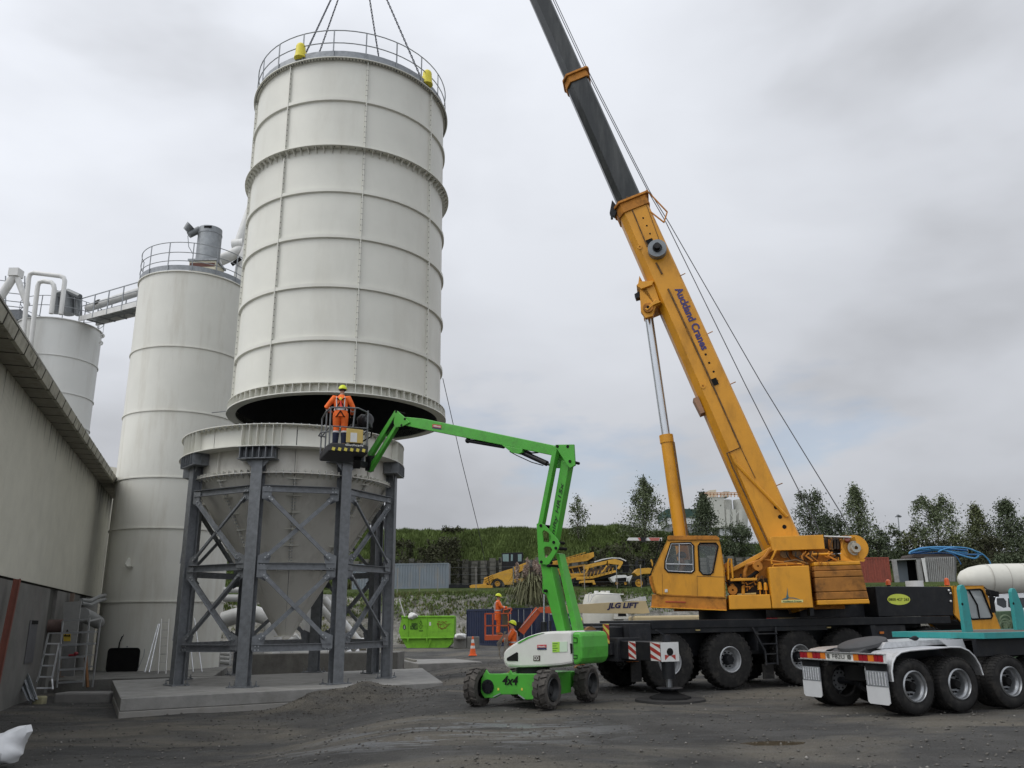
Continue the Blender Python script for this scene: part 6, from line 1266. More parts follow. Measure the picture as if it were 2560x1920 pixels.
def dtext(s, a, w, h, mat, parent, fr=TFm, y=YT+.016, **k):
    p = fr.at(*c1([a])[0], y); q = fr.at(*c1([(a[0]+w, a[1])])[0], y); return text('lettering', s, p, -fr.X, (0, 0, 1), h, mat, parent, width=(q-p).length, **k)
dtext('HIREPOOL', (1327, 1101), 70, .035, SW, de, bold=.03) if False else dtext('TERRAFIX', (1327, 1101), 70, .035, SW, de, bold=.03)
LD = M('decal_lime', (.30, .55, .06), .5, var=.03); LW = M('decal_pale', (.50, .62, .48), .5, var=.03)
d2 = fpoly(TFm, 'lime_decal', c1([(1453, 1056), (1518, 1053), (1518, 1141), (1455, 1144)]), YT+.012, -.01, LD, cv, bevel=0); d3 = fpoly(TFm, 'pale_decal', c1([(1518, 1053), (1582, 1050), (1583, 1138), (1518, 1141)]), YT+.012, -.01, LW, cv, bevel=0)
for k in range(4): fpoly(TFm, 'decal_line', c1([(1457, 1066+20*k), (1500-12*(k % 2), 1065+20*k), (1500-12*(k % 2), 1070+20*k), (1457, 1071+20*k)]), YT+.015, -.002, M('dark_green', (.02, .09, .03), .5), d2, bevel=0)
dtext('BIFUEL', (1524, 1116), 54, .03, SW, d3, bold=.03) if False else None
d4 = fpoly(TFm, 'logo_plate', c1([(1290, 1172), (1347, 1171), (1347, 1217), (1290, 1218)]), YT+.012, -.01, M('logo_brown', (.07, .05, .045), .5), cv, bevel=0)
dtext('DD', (1298, 1210), 42, .085, SW, d4, bold=.01)
# riser booms
lb = fpoly(TFm, 'lower_boom', c1([(1492, 962), (1565, 962), (1440, 395), (1352, 375), (1378, 560)]), .14, -.26, GREEN, bevel=.01)
fpoly(TFm, 'lower_tie', c1([(1482, 285), (1512, 290), (1682, 968), (1628, 966)]), .05, -.24, GREEN, bevel=.01)
fpoly(TFm, 'boom_gusset', c1([(1368, 480), (1388, 540), (1412, 645), (1405, 650), (1368, 625)]), .1, -.12, GREEN, lb, bevel=.01)
hl = lambda cx, cy, rx, ry, n=12, sq=0: [(cx+rx*math.cos(2*PI*k/n), cy+ry*math.sin(2*PI*k/n)) for k in range(n)]
kn_ = c1([(1318, 35), (1340, 22), (1380, 36), (1500, 170), (1516, 205), (1505, 250), (1420, 385), (1340, 382), (1334, 330)])
mb = MB(); TP = lambda L, y: [TFm.at(a, b, y) for a, b in L]
h1 = c1([(1366, 105), (1380, 85), (1410, 100), (1445, 140), (1440, 175), (1420, 192), (1375, 188)]); h2_ = c1([(1378, 245), (1395, 228), (1440, 232), (1455, 258), (1430, 300), (1395, 330), (1384, 310)])
plate(mb, [TP(kn_, .21), TP(h1, .21), TP(h2_, .21)], TFm.Y*-.03); kn = O('knuckle_plate', mb, GREEN, lift)
mb = MB(); plate(mb, [TP(kn_, -.17), TP(h1, -.17), TP(h2_, -.17)], TFm.Y*-.03); O('knuckle_plate', mb, GREEN, lift)
for a, b in ((1352, 48), (1463, 192), (1482, 243), (1356, 362), (1415, 395), (1385, 612)): p = TFm.at(*c1([(a, b)])[0], .23); mb = MB(); mb.cyl(p, p-TFm.Y*.42, .035, seg=12); O('pivot_pin', mb, BLACKM, lift)
fpoly(TFm, 'riser_strut', c2([(1845, 1240), (1880, 1240), (2000, 625), (1968, 615)]), .15, -.14, GREEN, bevel=.01)
rb = fpoly(TFm, 'riser_boom', c2([(1932, 1300), (1935, 1390), (1985, 1360), (2098, 740), (2032, 730)]), .02, -.20, GREEN, bevel=.01)
fpoly(TFm, 'top_bracket', c2([(1985, 605), (2130, 603), (2140, 768), (2100, 792), (2075, 760), (1985, 622)]), .17, -.03, GREEN, bevel=.008)
fpoly(TFm, 'top_bracket', c2([(1985, 605), (2130, 603), (2140, 768), (2100, 792), (1985, 790), (1990, 700)]), -.12, -.05, GREEN, bevel=.008)
for a, b in ((1999, 617), (2098, 737)): p = TFm.at(*c2([(a, b)])[0], .19); mb = MB(); mb.cyl(p, p-TFm.Y*.38, .035, seg=12); O('pivot_pin', mb, BLACKM, lift)
p = TFm.at(*c2([(2083, 620)])[0], .172); mb = MB(); mb.cyl(p, p+TFm.Y*.003, .04, seg=16); O('hole', mb, BLACKM, lift)
ub = fpoly(TFm, 'upper_boom', c2([(782, 388), (820, 388), (940, 400), (1400, 492), (1980, 612), (1962, 690), (1580, 612), (1280, 552), (870, 470), (800, 455), (768, 430)]), .12, -.20, GREEN, bevel=.012)
fpoly(TFm, 'boom_lug', c2([(1562, 608), (1725, 640), (1722, 668), (1692, 680), (1640, 668)]), .13, -.22, GREEN, ub, bevel=.008)
mb = MB(); mb.cyl(TFm.at(*c2([(1700, 655)])[0], 0), TFm.at(*c2([(1920, 755)])[0], 0), .065, seg=14); mb.cyl(TFm.at(*c2([(1920, 755)])[0], 0), TFm.at(*c2([(1960, 775)])[0], 0), .03, seg=10); O('lift_cylinder', mb, BLACK, lift, smooth=True)
mb = MB(); mb.cyl(TFm.at(*c2([(1285, 572)])[0], 0), TFm.at(*c2([(1580, 622)])[0], 0), .05, seg=12); mb.ball(tuple(TFm.at(*c2([(1295, 573)])[0], 0)), .075, 10, 6); O('level_cylinder', mb, BLACK, lift, smooth=True)
mb = MB(); mb.tube([TFm.at(*p, .05) for p in c2([(1625, 660), (1680, 690), (1800, 745), (1890, 770)])], .012, 5); mb.tube([TFm.at(*p, .08) for p in c2([(1760, 655), (1800, 672), (1850, 668)])], .02, 5); O('hose', mb, BLACKM, ub)
de = fpoly(TFm, 'red_decal', c2([(1015, 443), (1085, 452), (1084, 476), (1014, 466)]), .125, -.003, DR, ub, bevel=0); fpoly(TFm, 'navy_decal', c2([(1014, 467), (1084, 477), (1083, 487), (1013, 477)]), .125, -.003, DN, ub, bevel=0)
tp = TFm.at(*c2([(1020, 463)])[0], .132); tq = TFm.at(*c2([(1080, 472)])[0], .132); text('lettering', 'TERRAFIX', tp, tq-tp, TFm.Y.cross((tq-tp)), .045, SW, de, width=(tq-tp).length, bold=.03)
fpoly(TFm, 'jib_knuckle', c2([(722, 338), (738, 340), (790, 385), (835, 430), (775, 462), (715, 470), (708, 430)]), .16, -.03, GREEN, bevel=.006)
fpoly(TFm, 'jib_knuckle', c2([(722, 338), (738, 340), (790, 385), (835, 430), (775, 462), (715, 470), (708, 430)]), -.11, -.03, GREEN, bevel=.006)
for a, b in ((795, 402), (768, 452), (726, 345)): p = TFm.at(*c2([(a, b)])[0], .17); mb = MB(); mb.cyl(p, p-TFm.Y*.34, .035, seg=12); O('pivot_pin', mb, BLACKM, lift)
fpoly(TFm, 'jib_arm', c2([(716, 336), (738, 346), (530, 692), (504, 700), (504, 668)]), .06, -.12, GREEN, bevel=.008)
fpoly(TFm, 'jib_arm', c2([(708, 462), (728, 470), (520, 815), (502, 822), (494, 800)]), .06, -.12, GREEN, bevel=.008)
mb = MB(); mb.cyl(TFm.at(*c2([(712, 420)])[0], 0), TFm.at(*c2([(530, 660)])[0], 0), .05, seg=10); O('jib_cylinder', mb, BLACK, lift, smooth=True)
fpoly(TFm, 'basket_mount', c2([(500, 690), (528, 690), (520, 760), (510, 812), (496, 812)]), .10, -.2, BLACK, bevel=.008)
mb = MB(); p = TFm.at(*c1([(1384, 640)])[0], .1); q = TFm.at(*c1([(1381, 905)])[0], .1); mb.cyl(p, q, .025, seg=10); O('riser_rod', mb, CHROME, lift, smooth=True)
mb = MB(); mb.cyl(TFm.at(*c1([(1381, 880)])[0], .1), TFm.at(*c1([(1381, 985)])[0], .1), .07, seg=12); O('riser_cylinder', mb, BLACK, lift, smooth=True)
mb = MB(); mb.cyl(TFm.at(*c1([(1436, 872)])[0], .3), TFm.at(*c1([(1438, 975)])[0], .3), .028, seg=10); O('exhaust', mb, BLACK, lift, smooth=True)
# lettering down the riser
ta = TFm.at(*c2([(1985, 1320)])[0], .028); tb = TFm.at(*c2([(2060, 912)])[0], .028); dv = (tb-ta)
text('lettering', 'nifty HR15x', ta, dv, TFm.Y.cross(dv), .125, M('letter_black', (.012, .03, .012), .5), rb, width=dv.length, bold=.015, shear=.2)

# ---- the basket with its worker
PA = atD(823, 1112, 22.3); BY = math.radians(22)
BFm = Frm((PA.x, PA.y, 0), 22); bz = PA.z-.06
def B(x, y, z): return BFm.w(x, y, bz+z)
mb = MB(); mb.prism([B(-.02, .06, -.12), B(.04, -.06, -.12), B(1.02, -.06, -.12), B(1.08, .06, -.12), B(1.08, 1.5, -.12), B(-.02, 1.5, -.12)], Vector((0, 0, .24))); bk = O('basket_floor', mb, M('basket_black', (.022, .022, .024), .5, var=.2), lift, bevel=.04)
mb = MB(); 
for k in range(6): u = .06+k*.165; mb = MB(); mb.prism([B(u, -.066, -.085), B(u+.08, -.066, -.105), B(u+.10, -.066, -.02), B(u+.02, -.066, .0)], BFm.Y*.004); O('hazard_stripe', mb, SYL, bk)
text('lettering', 'toughcage', B(.42, -.07, .03), BFm.X, (0, 0, 1), .085, SW, bk, width=.5, bold=.02)
GT = M('rail_grey', (.13, .135, .14), .5, .2, var=.15)
def tub(pts, r=.02, nm='basket_rail', mat=GT): mb = MB(); mb.tube([B(*p) for p in pts], r, 8); return O(nm, mb, mat, lift, smooth=True)
zt = 1.12
tub([(-.02, 1.4, zt-.02), (-.05, .5, zt-.02), (.02, .05, zt-.0), (.25, -.04, zt), (.75, -.04, zt+.02), (1.05, .2, zt-.02), (1.08, .7, zt-.06), (1.05, 1.4, zt-.06)], .024)
tub([(-.02, 1.4, .55), (-.03, .1, .55), (.02, -.03, .58), (1.02, -.04, .58), (1.05, .1, .55), (1.05, 1.4, .55)], .02)
for x, y in ((.0, .02), (-.02, 1.35), (1.03, .0), (1.04, 1.35), (-.02, .55), (1.05, .75)): tub([(x, y, .05), (x, y, zt-.02)], .022, 'basket_post')
tub([(.62, -.04, .58), (.66, -.04, zt)], .022, 'basket_post')
tub([(.0, .1, .45), (-.22, .15, .42), (-.22, .5, .40), (.0, .6, .40)], .02)
tub([(1.04, .1, .7), (1.20, .2, .62), (1.22, .4, .45), (1.05, .5, .35), (.85, .2, .2), (.70, .1, .25), (.62, .0, .42)], .022, 'hose', BLACKM)
mb = MB(); mb.prism([B(.44, -.09, .14), B(.90, -.09, .14), B(.90, -.09, .52), B(.44, -.09, .54)], BFm.Y*.05); dbx = O('document_box', mb, M('manila', (.52, .38, .12), .7, var=.1), lift, bevel=.015)
mb = MB(); mb.prism([B(.55, -.096, .16), B(.73, -.096, .16), B(.73, -.096, .42), B(.55, -.096, .42)], BFm.Y*.004); O('sticker', mb, SW, dbx)
crumple(tuple(B(1.12, .75, .95)), (.24, .32, .24), 9, 'control_cover', M('cover_black', (.016, .016, .018), .5), 'x', 'x')
cc_ = [o for o in bpy.data.objects if o.name.startswith('control_cover')][0]; 
for k_ in ('label', 'category'): del cc_[k_]
cc_.parent = lift; cc_.matrix_parent_inverse = rootof(lift).inverted()
mb = MB(); mb.prism([B(.72, .9, .1), B(1.05, .9, .1), B(1.05, .9, .9), B(.72, .9, .9)], BFm.Y*.2); O('control_box', mb, BLACK, lift, bevel=.03)
mb = MB(); jp = TFm.at(*c2([(512, 770)])[0], 0); mb.bar(B(.95, .9, -.25), jp, .16); mb.bar(B(.9, .6, -.12), B(.95, .95, -.3), .2); mb.cyl(jp+Vector((0, 0, -.15)), jp+Vector((0, 0, .25)), .1, seg=14); O('rotator', mb, BLACK, lift)
fp = BFm.w(.36, .5, bz+.12)
person('worker in orange hi-vis and yellow helmet seen from behind, standing in the raised lift basket', fp, BFm.yaw-.25, dict(ell=(-.40, -.02, 1.14), wrl=(-.30, .26, 1.06), elr=(.33, .02, 1.16), wrr=(.30, .26, 1.02), chest=(-.01, .03, 1.32), neck=(0, .05, 1.50), head=(.02, .08, 1.64)), bottom='half', gloves=True, harness=True)
person('worker in orange hi-vis with raised face and yellow helmet, standing behind the white lift cover', tuple(atD(1283, 1664, 28.5))[:2]+(0.0,), math.radians(100), dict(elr=(.24, .18, 1.18), wrr=(.10, .36, 1.10), ell=(-.22, .20, 1.16), wrl=(-.08, .38, 1.12)), tilt=math.radians(25), gloves=True, coat=True)
hb = atD(1262, 1600, 28.3)
mb = MB()
for k in range(4): mb.tube([hb+Vector((.02*k, 0, .28)), hb+Vector((-.12-.05*k, 0, -.1)), hb+Vector((-.22+.03*k, .05, -.5-.05*k)), hb+Vector((-.02+.04*k, 0, -.35)), hb+Vector((.04*k-.02, .02, .2))], .014, 5)
mb.tube([hb+Vector((.05, 0, -.3)), hb+Vector((.12, 0, -.6)), hb+Vector((.10, 0, -.95))], .014, 5)
o = O('rope_bundle', mb, M('rope_hemp', (.26, .23, .18), .9)); tagp(o, 'loops of pale rope hanging from the hands of the worker behind the green lift', 'rope')
person('worker mostly hidden behind the crane rear, only a yellow helmet and face showing', tuple(atD(1452, 1660, 30))[:2]+(0.08,), math.radians(120), {}, coat=True)
# crane operator behind the glass
op = SF.at(*c3([(985, 1300)])[0], YN+.5)
person('crane operator sitting inside the yellow crane cab', (op.x, op.y, op.z-.32), SF.yaw+math.radians(90), dict(pelvis=(0, 0, .62), chest=(0, .02, 1.0), neck=(0, .03, 1.17), head=(0, .05, 1.30), shl=(-.19, 0, 1.10), shr=(.19, 0, 1.10), ell=(-.25, .12, .84), elr=(.25, .12, .84), wrl=(-.2, .36, .84), wrr=(.2, .36, .84), hil=(-.1, .03, .6), hir=(.1, .03, .6), knl=(-.12, .42, .58), knr=(.12, .42, .58), anl=(-.12, .46, .24), anr=(.12, .46, .24), tol=(-.12, .6, .2), tor=(.12, .6, .2)), bottom='navy', top=M('brown_jacket', (.16, .09, .05), .8), helmet=M('cap_brown', (.12, .07, .05), .8))

# ================================================================ trailer at the right
TR = Frm((7.53, 16.53, 0), 21)
tr_ = T('teal_trailer', 'log trailer with teal deck, polished mudguards and red and amber tail lights', 'trailer', (7.53, 16.53, 0), TR.yaw)
TEAL = M('teal_paint', (.03, .25, .245), .5, var=.12, scale=3, dirt=(.05, .14, .13), dscale=6, damt=.6)
CHK = M('polished_aluminium', (.60, .61, .62), .3, .75, var=.12, scale=14, bump=.5, bscale=45, dirt=(.30, .30, .29), dscale=4, damt=.5)
SILV = M('mudflap_white', (.50, .51, .52), .4, var=.06, dirt=(.28, .27, .25), damt=.4)
for px, py in ((2289, 1717), (2401, 1713), (2529, 1705), (2640, 1700)):
    x = TR.x(px, py, 0)
    wheel(tr_, TR, x, 0, .515, .515, .29, .285, nl=44, lug=.014, lw=.7, rmat=M('rim_steel', (.30, .31, .32), .35, .7, var=.1, dirt=(.12, .12, .115), dscale=5, damt=.5), hmat=BLACKM, depth=.19, ring=.022, hr=.10, hd=.05, nb=10)
    wheel(tr_, TR, x, .31, .515, .515, .29, .285, nl=44, lug=.014, lw=.7)
    wheel(tr_, TR, x, 2.48, .515, .515, .29, .285, nl=44, lug=.014, lw=.7, flip=True); wheel(tr_, TR, x, 2.17, .515, .515, .29, .285, nl=44, lug=.014, lw=.7, flip=True)
    mb = MB(); mb.cyl(TR.w(x, .3, .515), TR.w(x, 2.2, .515), .07, seg=10); mb.lathe([(.12, 0), (.19, 0), (.19, .25), (.12, .25)], tuple(TR.w(x, 1.2, .515)), 'y', 16, close=True); O('axle', mb, BLACK, tr_)
for y in (.78, 1.62): mb = MB(); mb.prism([TR.w(-.45, y, .85), TR.w(-.45, y, 1.02), TR.w(4.8, y, 1.32), TR.w(4.8, y, .95)], TR.Y*.12); O('chassis_rail', mb, BLACK, tr_, bevel=.01)
mb = MB(); TR.box(mb, -.2, 2.2, .9, 1.6, .55, .85); O('suspension', mb, BLACKM, tr_, bevel=.02)
# tail light bar
zl0, zl1 = .955, 1.105; XBR = -.57
mb = MB(); TR.box(mb, XBR, XBR+.06, .06, 2.44, zl0, zl1); lbar = O('light_bar', mb, SW, tr_, bevel=.006)
for z in (zl0-.012, zl1): mb = MB(); TR.box(mb, XBR-.045, XBR+.06, .05, 2.45, z, z+.012); O('bar_lip', mb, CHK, lbar)
LR = M('lens_red', (.26, .012, .02), .2, var=.1); LA = M('lens_amber', (.55, .16, .02), .2, var=.1)
yy = .09
for side_ in (0, 1):
    cur = .08 if side_ == 0 else 2.42
    for wv, mt in ((.13, LR), (.10, LR), (.16, LA), (.12, LR), (.12, LR), (.15, LA)):
        a, b = (cur+.004, cur+wv-.008) if side_ == 0 else (cur-wv+.008, cur-.004)
        mb = MB(); TR.box(mb, XBR-.022, XBR, a, b, zl0+.015, zl1-.012); O('tail_lamp', mb, mt, lbar, bevel=.006); cur += wv if side_ == 0 else -wv
mb = MB(); TR.box(mb, XBR-.012, XBR-.002, 1.02, 1.52, zl0+.018, zl1-.015); npl = O('number_plate', mb, M('plate_white', (.50, .50, .47), .5), lbar)
text('registration', 'F82U', TR.w(XBR-.016, 1.43, zl0+.035), -TR.Y, (0, 0, 1), .085, BLACKM, npl, width=.34, bold=.0)
for y in (.97, 1.56): mb = MB(); mb.cyl(TR.w(XBR-.02, y, (zl0+zl1)/2), TR.w(XBR, y, (zl0+zl1)/2), .045, seg=16); O('small_lamp', mb, M('lamp_dark', (.10, .10, .09), .3), lbar)
for y0 in (.05, 1.88):
    y1 = y0+.56
    mb = MB(); mb.prism([TR.w(XBR+.02, y0, .94), TR.w(XBR+.02, y1, .94), TR.w(XBR+.02, y1-.02, .80), TR.w(XBR+.02, y0+.02, .80)], TR.X*.03); O('flap_bracket', mb, BLACK, tr_)
    mb = MB(); TR.box(mb, XBR+.0, XBR+.02, y0, y1-.02, .52, .80); fl = O('mudflap_upper', mb, STEELL, tr_)
    for k in range(7): mb = MB(); mb.cyl(TR.w(XBR-.004, y0+.05+k*.073, .54), TR.w(XBR-.004, y0+.05+k*.073, .78), .018, seg=8); O('rib', mb, CHK, fl, smooth=True)
    mb = MB(); pts = [(y0, .52), (y1, .52), (y1, .24), (y1-.05, .20), (y0+.05, .20), (y0, .24)]; mb.prism([TR.w(XBR+.004, a, b) for a, b in pts], TR.X*.012); O('mudflap', mb, SILV, tr_)
# mudguards
gp = [(-.50, .62), (-.50, .80), (-.45, .95), (-.36, 1.06), (-.22, 1.13), (0, 1.16), (.55, 1.18), (1.05, 1.20), (1.32, 1.19), (1.52, 1.12), (1.66, 1.0), (1.75, .85), (1.80, .66)]
for y0, y1 in ((-.01, .68), (1.98, 2.5)):
    mb = MB(); n = len(gp); mb.v = [tuple(TR.w(x, y, z+o_)) for o_ in (0, .012) for y in (y0, y1) for x, z in gp]
    for i in range(n-1): mb.f += [(i, i+1, n+i+1, n+i), (2*n+i, 3*n+i, 3*n+i+1, 2*n+i+1), (i, 2*n+i, 2*n+i+1, i+1)]
    g_ = O('mudguard', mb, CHK, tr_, smooth=True)
    if y0 < 1: mb = MB(); mb.tube([TR.w(x, y0-.005, z+.006) for x, z in gp], .016, 6); O('rolled_edge', mb, SILV, g_, smooth=True)
mb = MB(); mb.prism([TR.w(.0, .70, 1.18), TR.w(2.0, .70, 1.24), TR.w(2.2, .70, 1.34), TR.w(.15, .70, 1.30)], TR.Y*1.0); O('tread_plate', mb, CHK, tr_)
# fifth wheel
GRY = M('fifth_wheel_grey', (.042, .043, .045), .6, var=.2, dirt=(.03, .03, .03), damt=.5)
mb = MB()
th_ = TR.w(-.02, 1.28, 1.27)
mb.lathe([(.001, .05), (.44, .05), (.49, .03), (.50, -.03), (.48, -.06)], (0, 0, 0), 'z', 30)
mb.xf(Matrix.Translation(th_+Vector((.10*TR.X.x, .10*TR.X.y, -.01))) @ Matrix.Rotation(TR.yaw, 4, 'Z') @ Matrix.Rotation(math.radians(-13), 4, 'Y'))
fw_ = O('fifth_wheel', mb, GRY, tr_, smooth=True)
for y in (.88, 1.42): mb = MB(); mb.prism([TR.w(-.50, y, 1.08), TR.w(-.1, y, 1.24), TR.w(.3, y, 1.30), TR.w(.3, y, 1.08), TR.w(-.40, y, .98)], TR.Y*.26); O('ramp', mb, GRY, fw_, bevel=.02)
crumple(tuple(TR.w(1.0, .8, 1.36)), (.09, .05, .04), 4, 'hose_coupling', BLACK, 'x', 'x'); hc_ = [o for o in bpy.data.objects if o.name.startswith('hose_coupling')][0]
for k_ in ('label', 'category'): del hc_[k_]
hc_.parent = tr_; hc_.matrix_parent_inverse = rootof(tr_).inverted()
# teal deck, stakes
dz0, dz1 = 1.34, 1.46; xa = TR.x(2462, 1600, 0)
dk_ = MB(); TR.box(dk_, xa, 6.5, 0, .10, dz0, dz1); dko = O('deck_edge', dk_, TEAL, tr_, bevel=.006)
mb = MB(); TR.box(mb, xa, 6.5, 2.3, 2.4, dz0, dz1); O('deck_edge', mb, TEAL, tr_, bevel=.006); mb = MB(); TR.box(mb, xa+.002, xa+.1, .102, 2.298, dz0, dz1); O('deck_edge', mb, TEAL, tr_, bevel=.006)
for k in range(8): mb = MB(); TR.box(mb, xa+.1, 6.4, .104+k*.2745, .104+(k+.96)*.2745, dz1-.05, dz1-.005); O('deck_board', mb, M('deck_wood', (.10, .075, .06), .85, var=.35, scale=5), tr_)
mb = MB(); mb.prism([TR.w(1.35, .5, 1.33), TR.w(1.98, .5, 1.33), TR.w(2.1, .5, .98), TR.w(1.55, .5, 1.20)], TR.Y*.02); O('white_panel', mb, SILV, tr_)
mb = MB(); TR.box(mb, 2.0, 6.5, .2, .3, 1.0, 1.33); O('side_rail', mb, BLACK, tr_)
c6 = lambda L: [(1980+a/3.814, 1440+b/3.814) for a, b in L]
for pix in ([(1605, 95), (1625, 82), (1642, 90), (1668, 140), (1732, 545), (1732, 560), (1655, 560), (1600, 130)], [(2098, 125), (2112, 115), (2130, 122), (2148, 155), (2212, 330), (2232, 545), (2150, 545), (2092, 150)]):
    mb = MB(); TR.pp(mb, c6(pix), .9 if pix[0][0] < 2000 else 1.5, .09); st_ = O('stake', mb, TEAL, tr_, bevel=.008)
    cx_, cy_ = (1624, 268) if pix[0][0] < 2000 else (2112, 262); p = TR.at(*c6([(cx_, cy_)])[0], .898 if pix[0][0] < 2000 else 1.498); mb = MB(); mb.cyl(p, p-TR.Y*.003, .03, seg=12); O('stake_hole', mb, BLACKM, st_)
# ================================================================ background yard
def BG(Y): return Frm((0, Y, 0), 0)
def tz(x, y): return float(terrain(x, y))
def at_ground(px, py_top, d):
    p = atD(px, py_top, d); return Vector((p.x, p.y, tz(p.x, p.y))), p.z
def container(label, corner, yaw, L, mat, z=0., doors=True, h=2.59, w=2.44, group=None, open_end=False, rod=None):
    """corner = near left bottom corner of the door end; the box runs back along +y of its frame"""
    f = Frm((corner[0], corner[1], 0), math.degrees(yaw)); t = T('shipping_container', label, 'container', (corner[0], corner[1], z), yaw, group)
    for x in (0, w-.12):
        for y in (0, L-.12): mb = MB(); f.box(mb, x, x+.12, y, y+.12, z, z+h); O('corner_post', mb, mat, t)
    for x in (0, w-.10):
        for zz in (z, z+h-.14): mb = MB(); f.box(mb, x+.005, x+.10, .12, L-.12, zz, zz+.14); O('side_rail', mb, mat, t)
    for x, sg in ((.03, -1), (w-.03, 1)):
        mb = MB(); n = int(L/.28); y = .12; P_ = []
        for k in range(n): y0 = .12+(L-.24)*k/n; wv = (L-.24)/n; P_ += [(y0, 0), (y0+wv*.4, 0), (y0+wv*.5, .04), (y0+wv*.9, .04)]
        P_.append((L-.12, 0)); mb.v = [tuple(f.w(x-sg*o_, yy, zz)) for yy, o_ in P_ for zz in (z+.14, z+h-.14)]; mb.f = [(2*i, 2*i+2, 2*i+3, 2*i+1) for i in range(len(P_)-1)]; O('side_wall', mb, mat, t)
    mb = MB(); f.box(mb, .02, w-.02, .05, L-.02, z+h-.05, z+h-.01); O('roof', mb, mat, t)
    mb = MB(); f.box(mb, .12, w-.12, L-.1, L-.05, z, z+h-.1); O('end_wall', mb, mat, t)
    mb = MB(); f.box(mb, .12, w-.12, .0, .12, z, z+.14); f.box(mb, .12, w-.12, .0, .12, z+h-.12, z+h); O('end_frame', mb, mat, t, kind='stuff')
    if doors:
        for k in (0, 1):
            x0 = .13+k*(w-.26)/2; x1 = x0+(w-.28)/2; mb = MB(); f.box(mb, x0, x1, .05, .09, z+.15, z+h-.13)
            for j in range(5): zz = z+.3+j*.44; f.box(mb, x0+.06, x1-.06, .035, .05, zz, zz+.24)
            d = O('door', mb, mat, t)
            for xx in (x0+.22, x1-.22): mb = MB(); mb.cyl(f.w(xx, .015, z+.1), f.w(xx, .015, z+h-.1), .034, seg=6); O('lock_rod', mb, rod or STEELL, d)
    return t, f
NVY = M('container_navy', (.011, .018, .050), .5, var=.15, scale=2, dirt=(.035, .042, .06), dscale=2, damt=.4, streak=3)
GRC = M('container_grey', (.17, .20, .225), .6, var=.08, scale=.6, dirt=(.26, .24, .21), dscale=1.2, damt=.5, streak=2)
REDC = M('container_red', (.23, .055, .035), .6, var=.15, dirt=(.12, .05, .04), damt=.5, streak=3)
GRL = M('container_pale', (.26, .26, .25), .65, var=.12, dirt=(.12, .09, .07), damt=.6, streak=3)
WT = M('marking_white', (.50, .52, .55), .5)
p = atZ(1267, 1616, 0.0); t_, f_ = container('navy shipping container behind the orange lift basket, its long side showing', (p.x, p.y), math.radians(31), 6.06, NVY, group='navy containers')
p = atZ(1362, 1613, 0.0); t_, f_ = container('navy shipping container with white lettered doors behind the green riser boom', (p.x, p.y), math.radians(8), 6.06, NVY, group='navy containers')
for (u, z_, s_, h_, w_) in ((1.45, 2.15, 'TGHU', .14, .75), (1.45, 1.85, '22G1', .13, .55), (1.45, 1.3, 'MAX GR', .09, .7), (1.45, 1.12, 'TARE', .09, .55), (1.45, .94, 'NET', .09, .5), (.4, 2.1, '4051', .13, .5)):
    text('marking', s_, f_.w(u, .028, z_), f_.X, (0, 0, 1), h_, WT, t_, width=w_, bold=.02)
p = atZ(1476, 1600, 0.0); t_, f_ = container('navy shipping container furthest right, above the crane carrier', (p.x, p.y), math.radians(-3), 6.06, NVY, group='navy containers')
text('marking', 'NIA', f_.w(1.2, .028, 2.0), f_.X, (0, 0, 1), .28, WT, t_, width=.8, bold=.02)
p = BG(88).at(880, 1471); p2_ = BG(88).at(1121.5, 1471); wl = p2_.x-p.x
t_, f_ = container('long faded grey-blue container side-on at the edge of the upper yard', (p2_.x, 88), math.radians(90), wl, GRC, z=5.0, group=None)
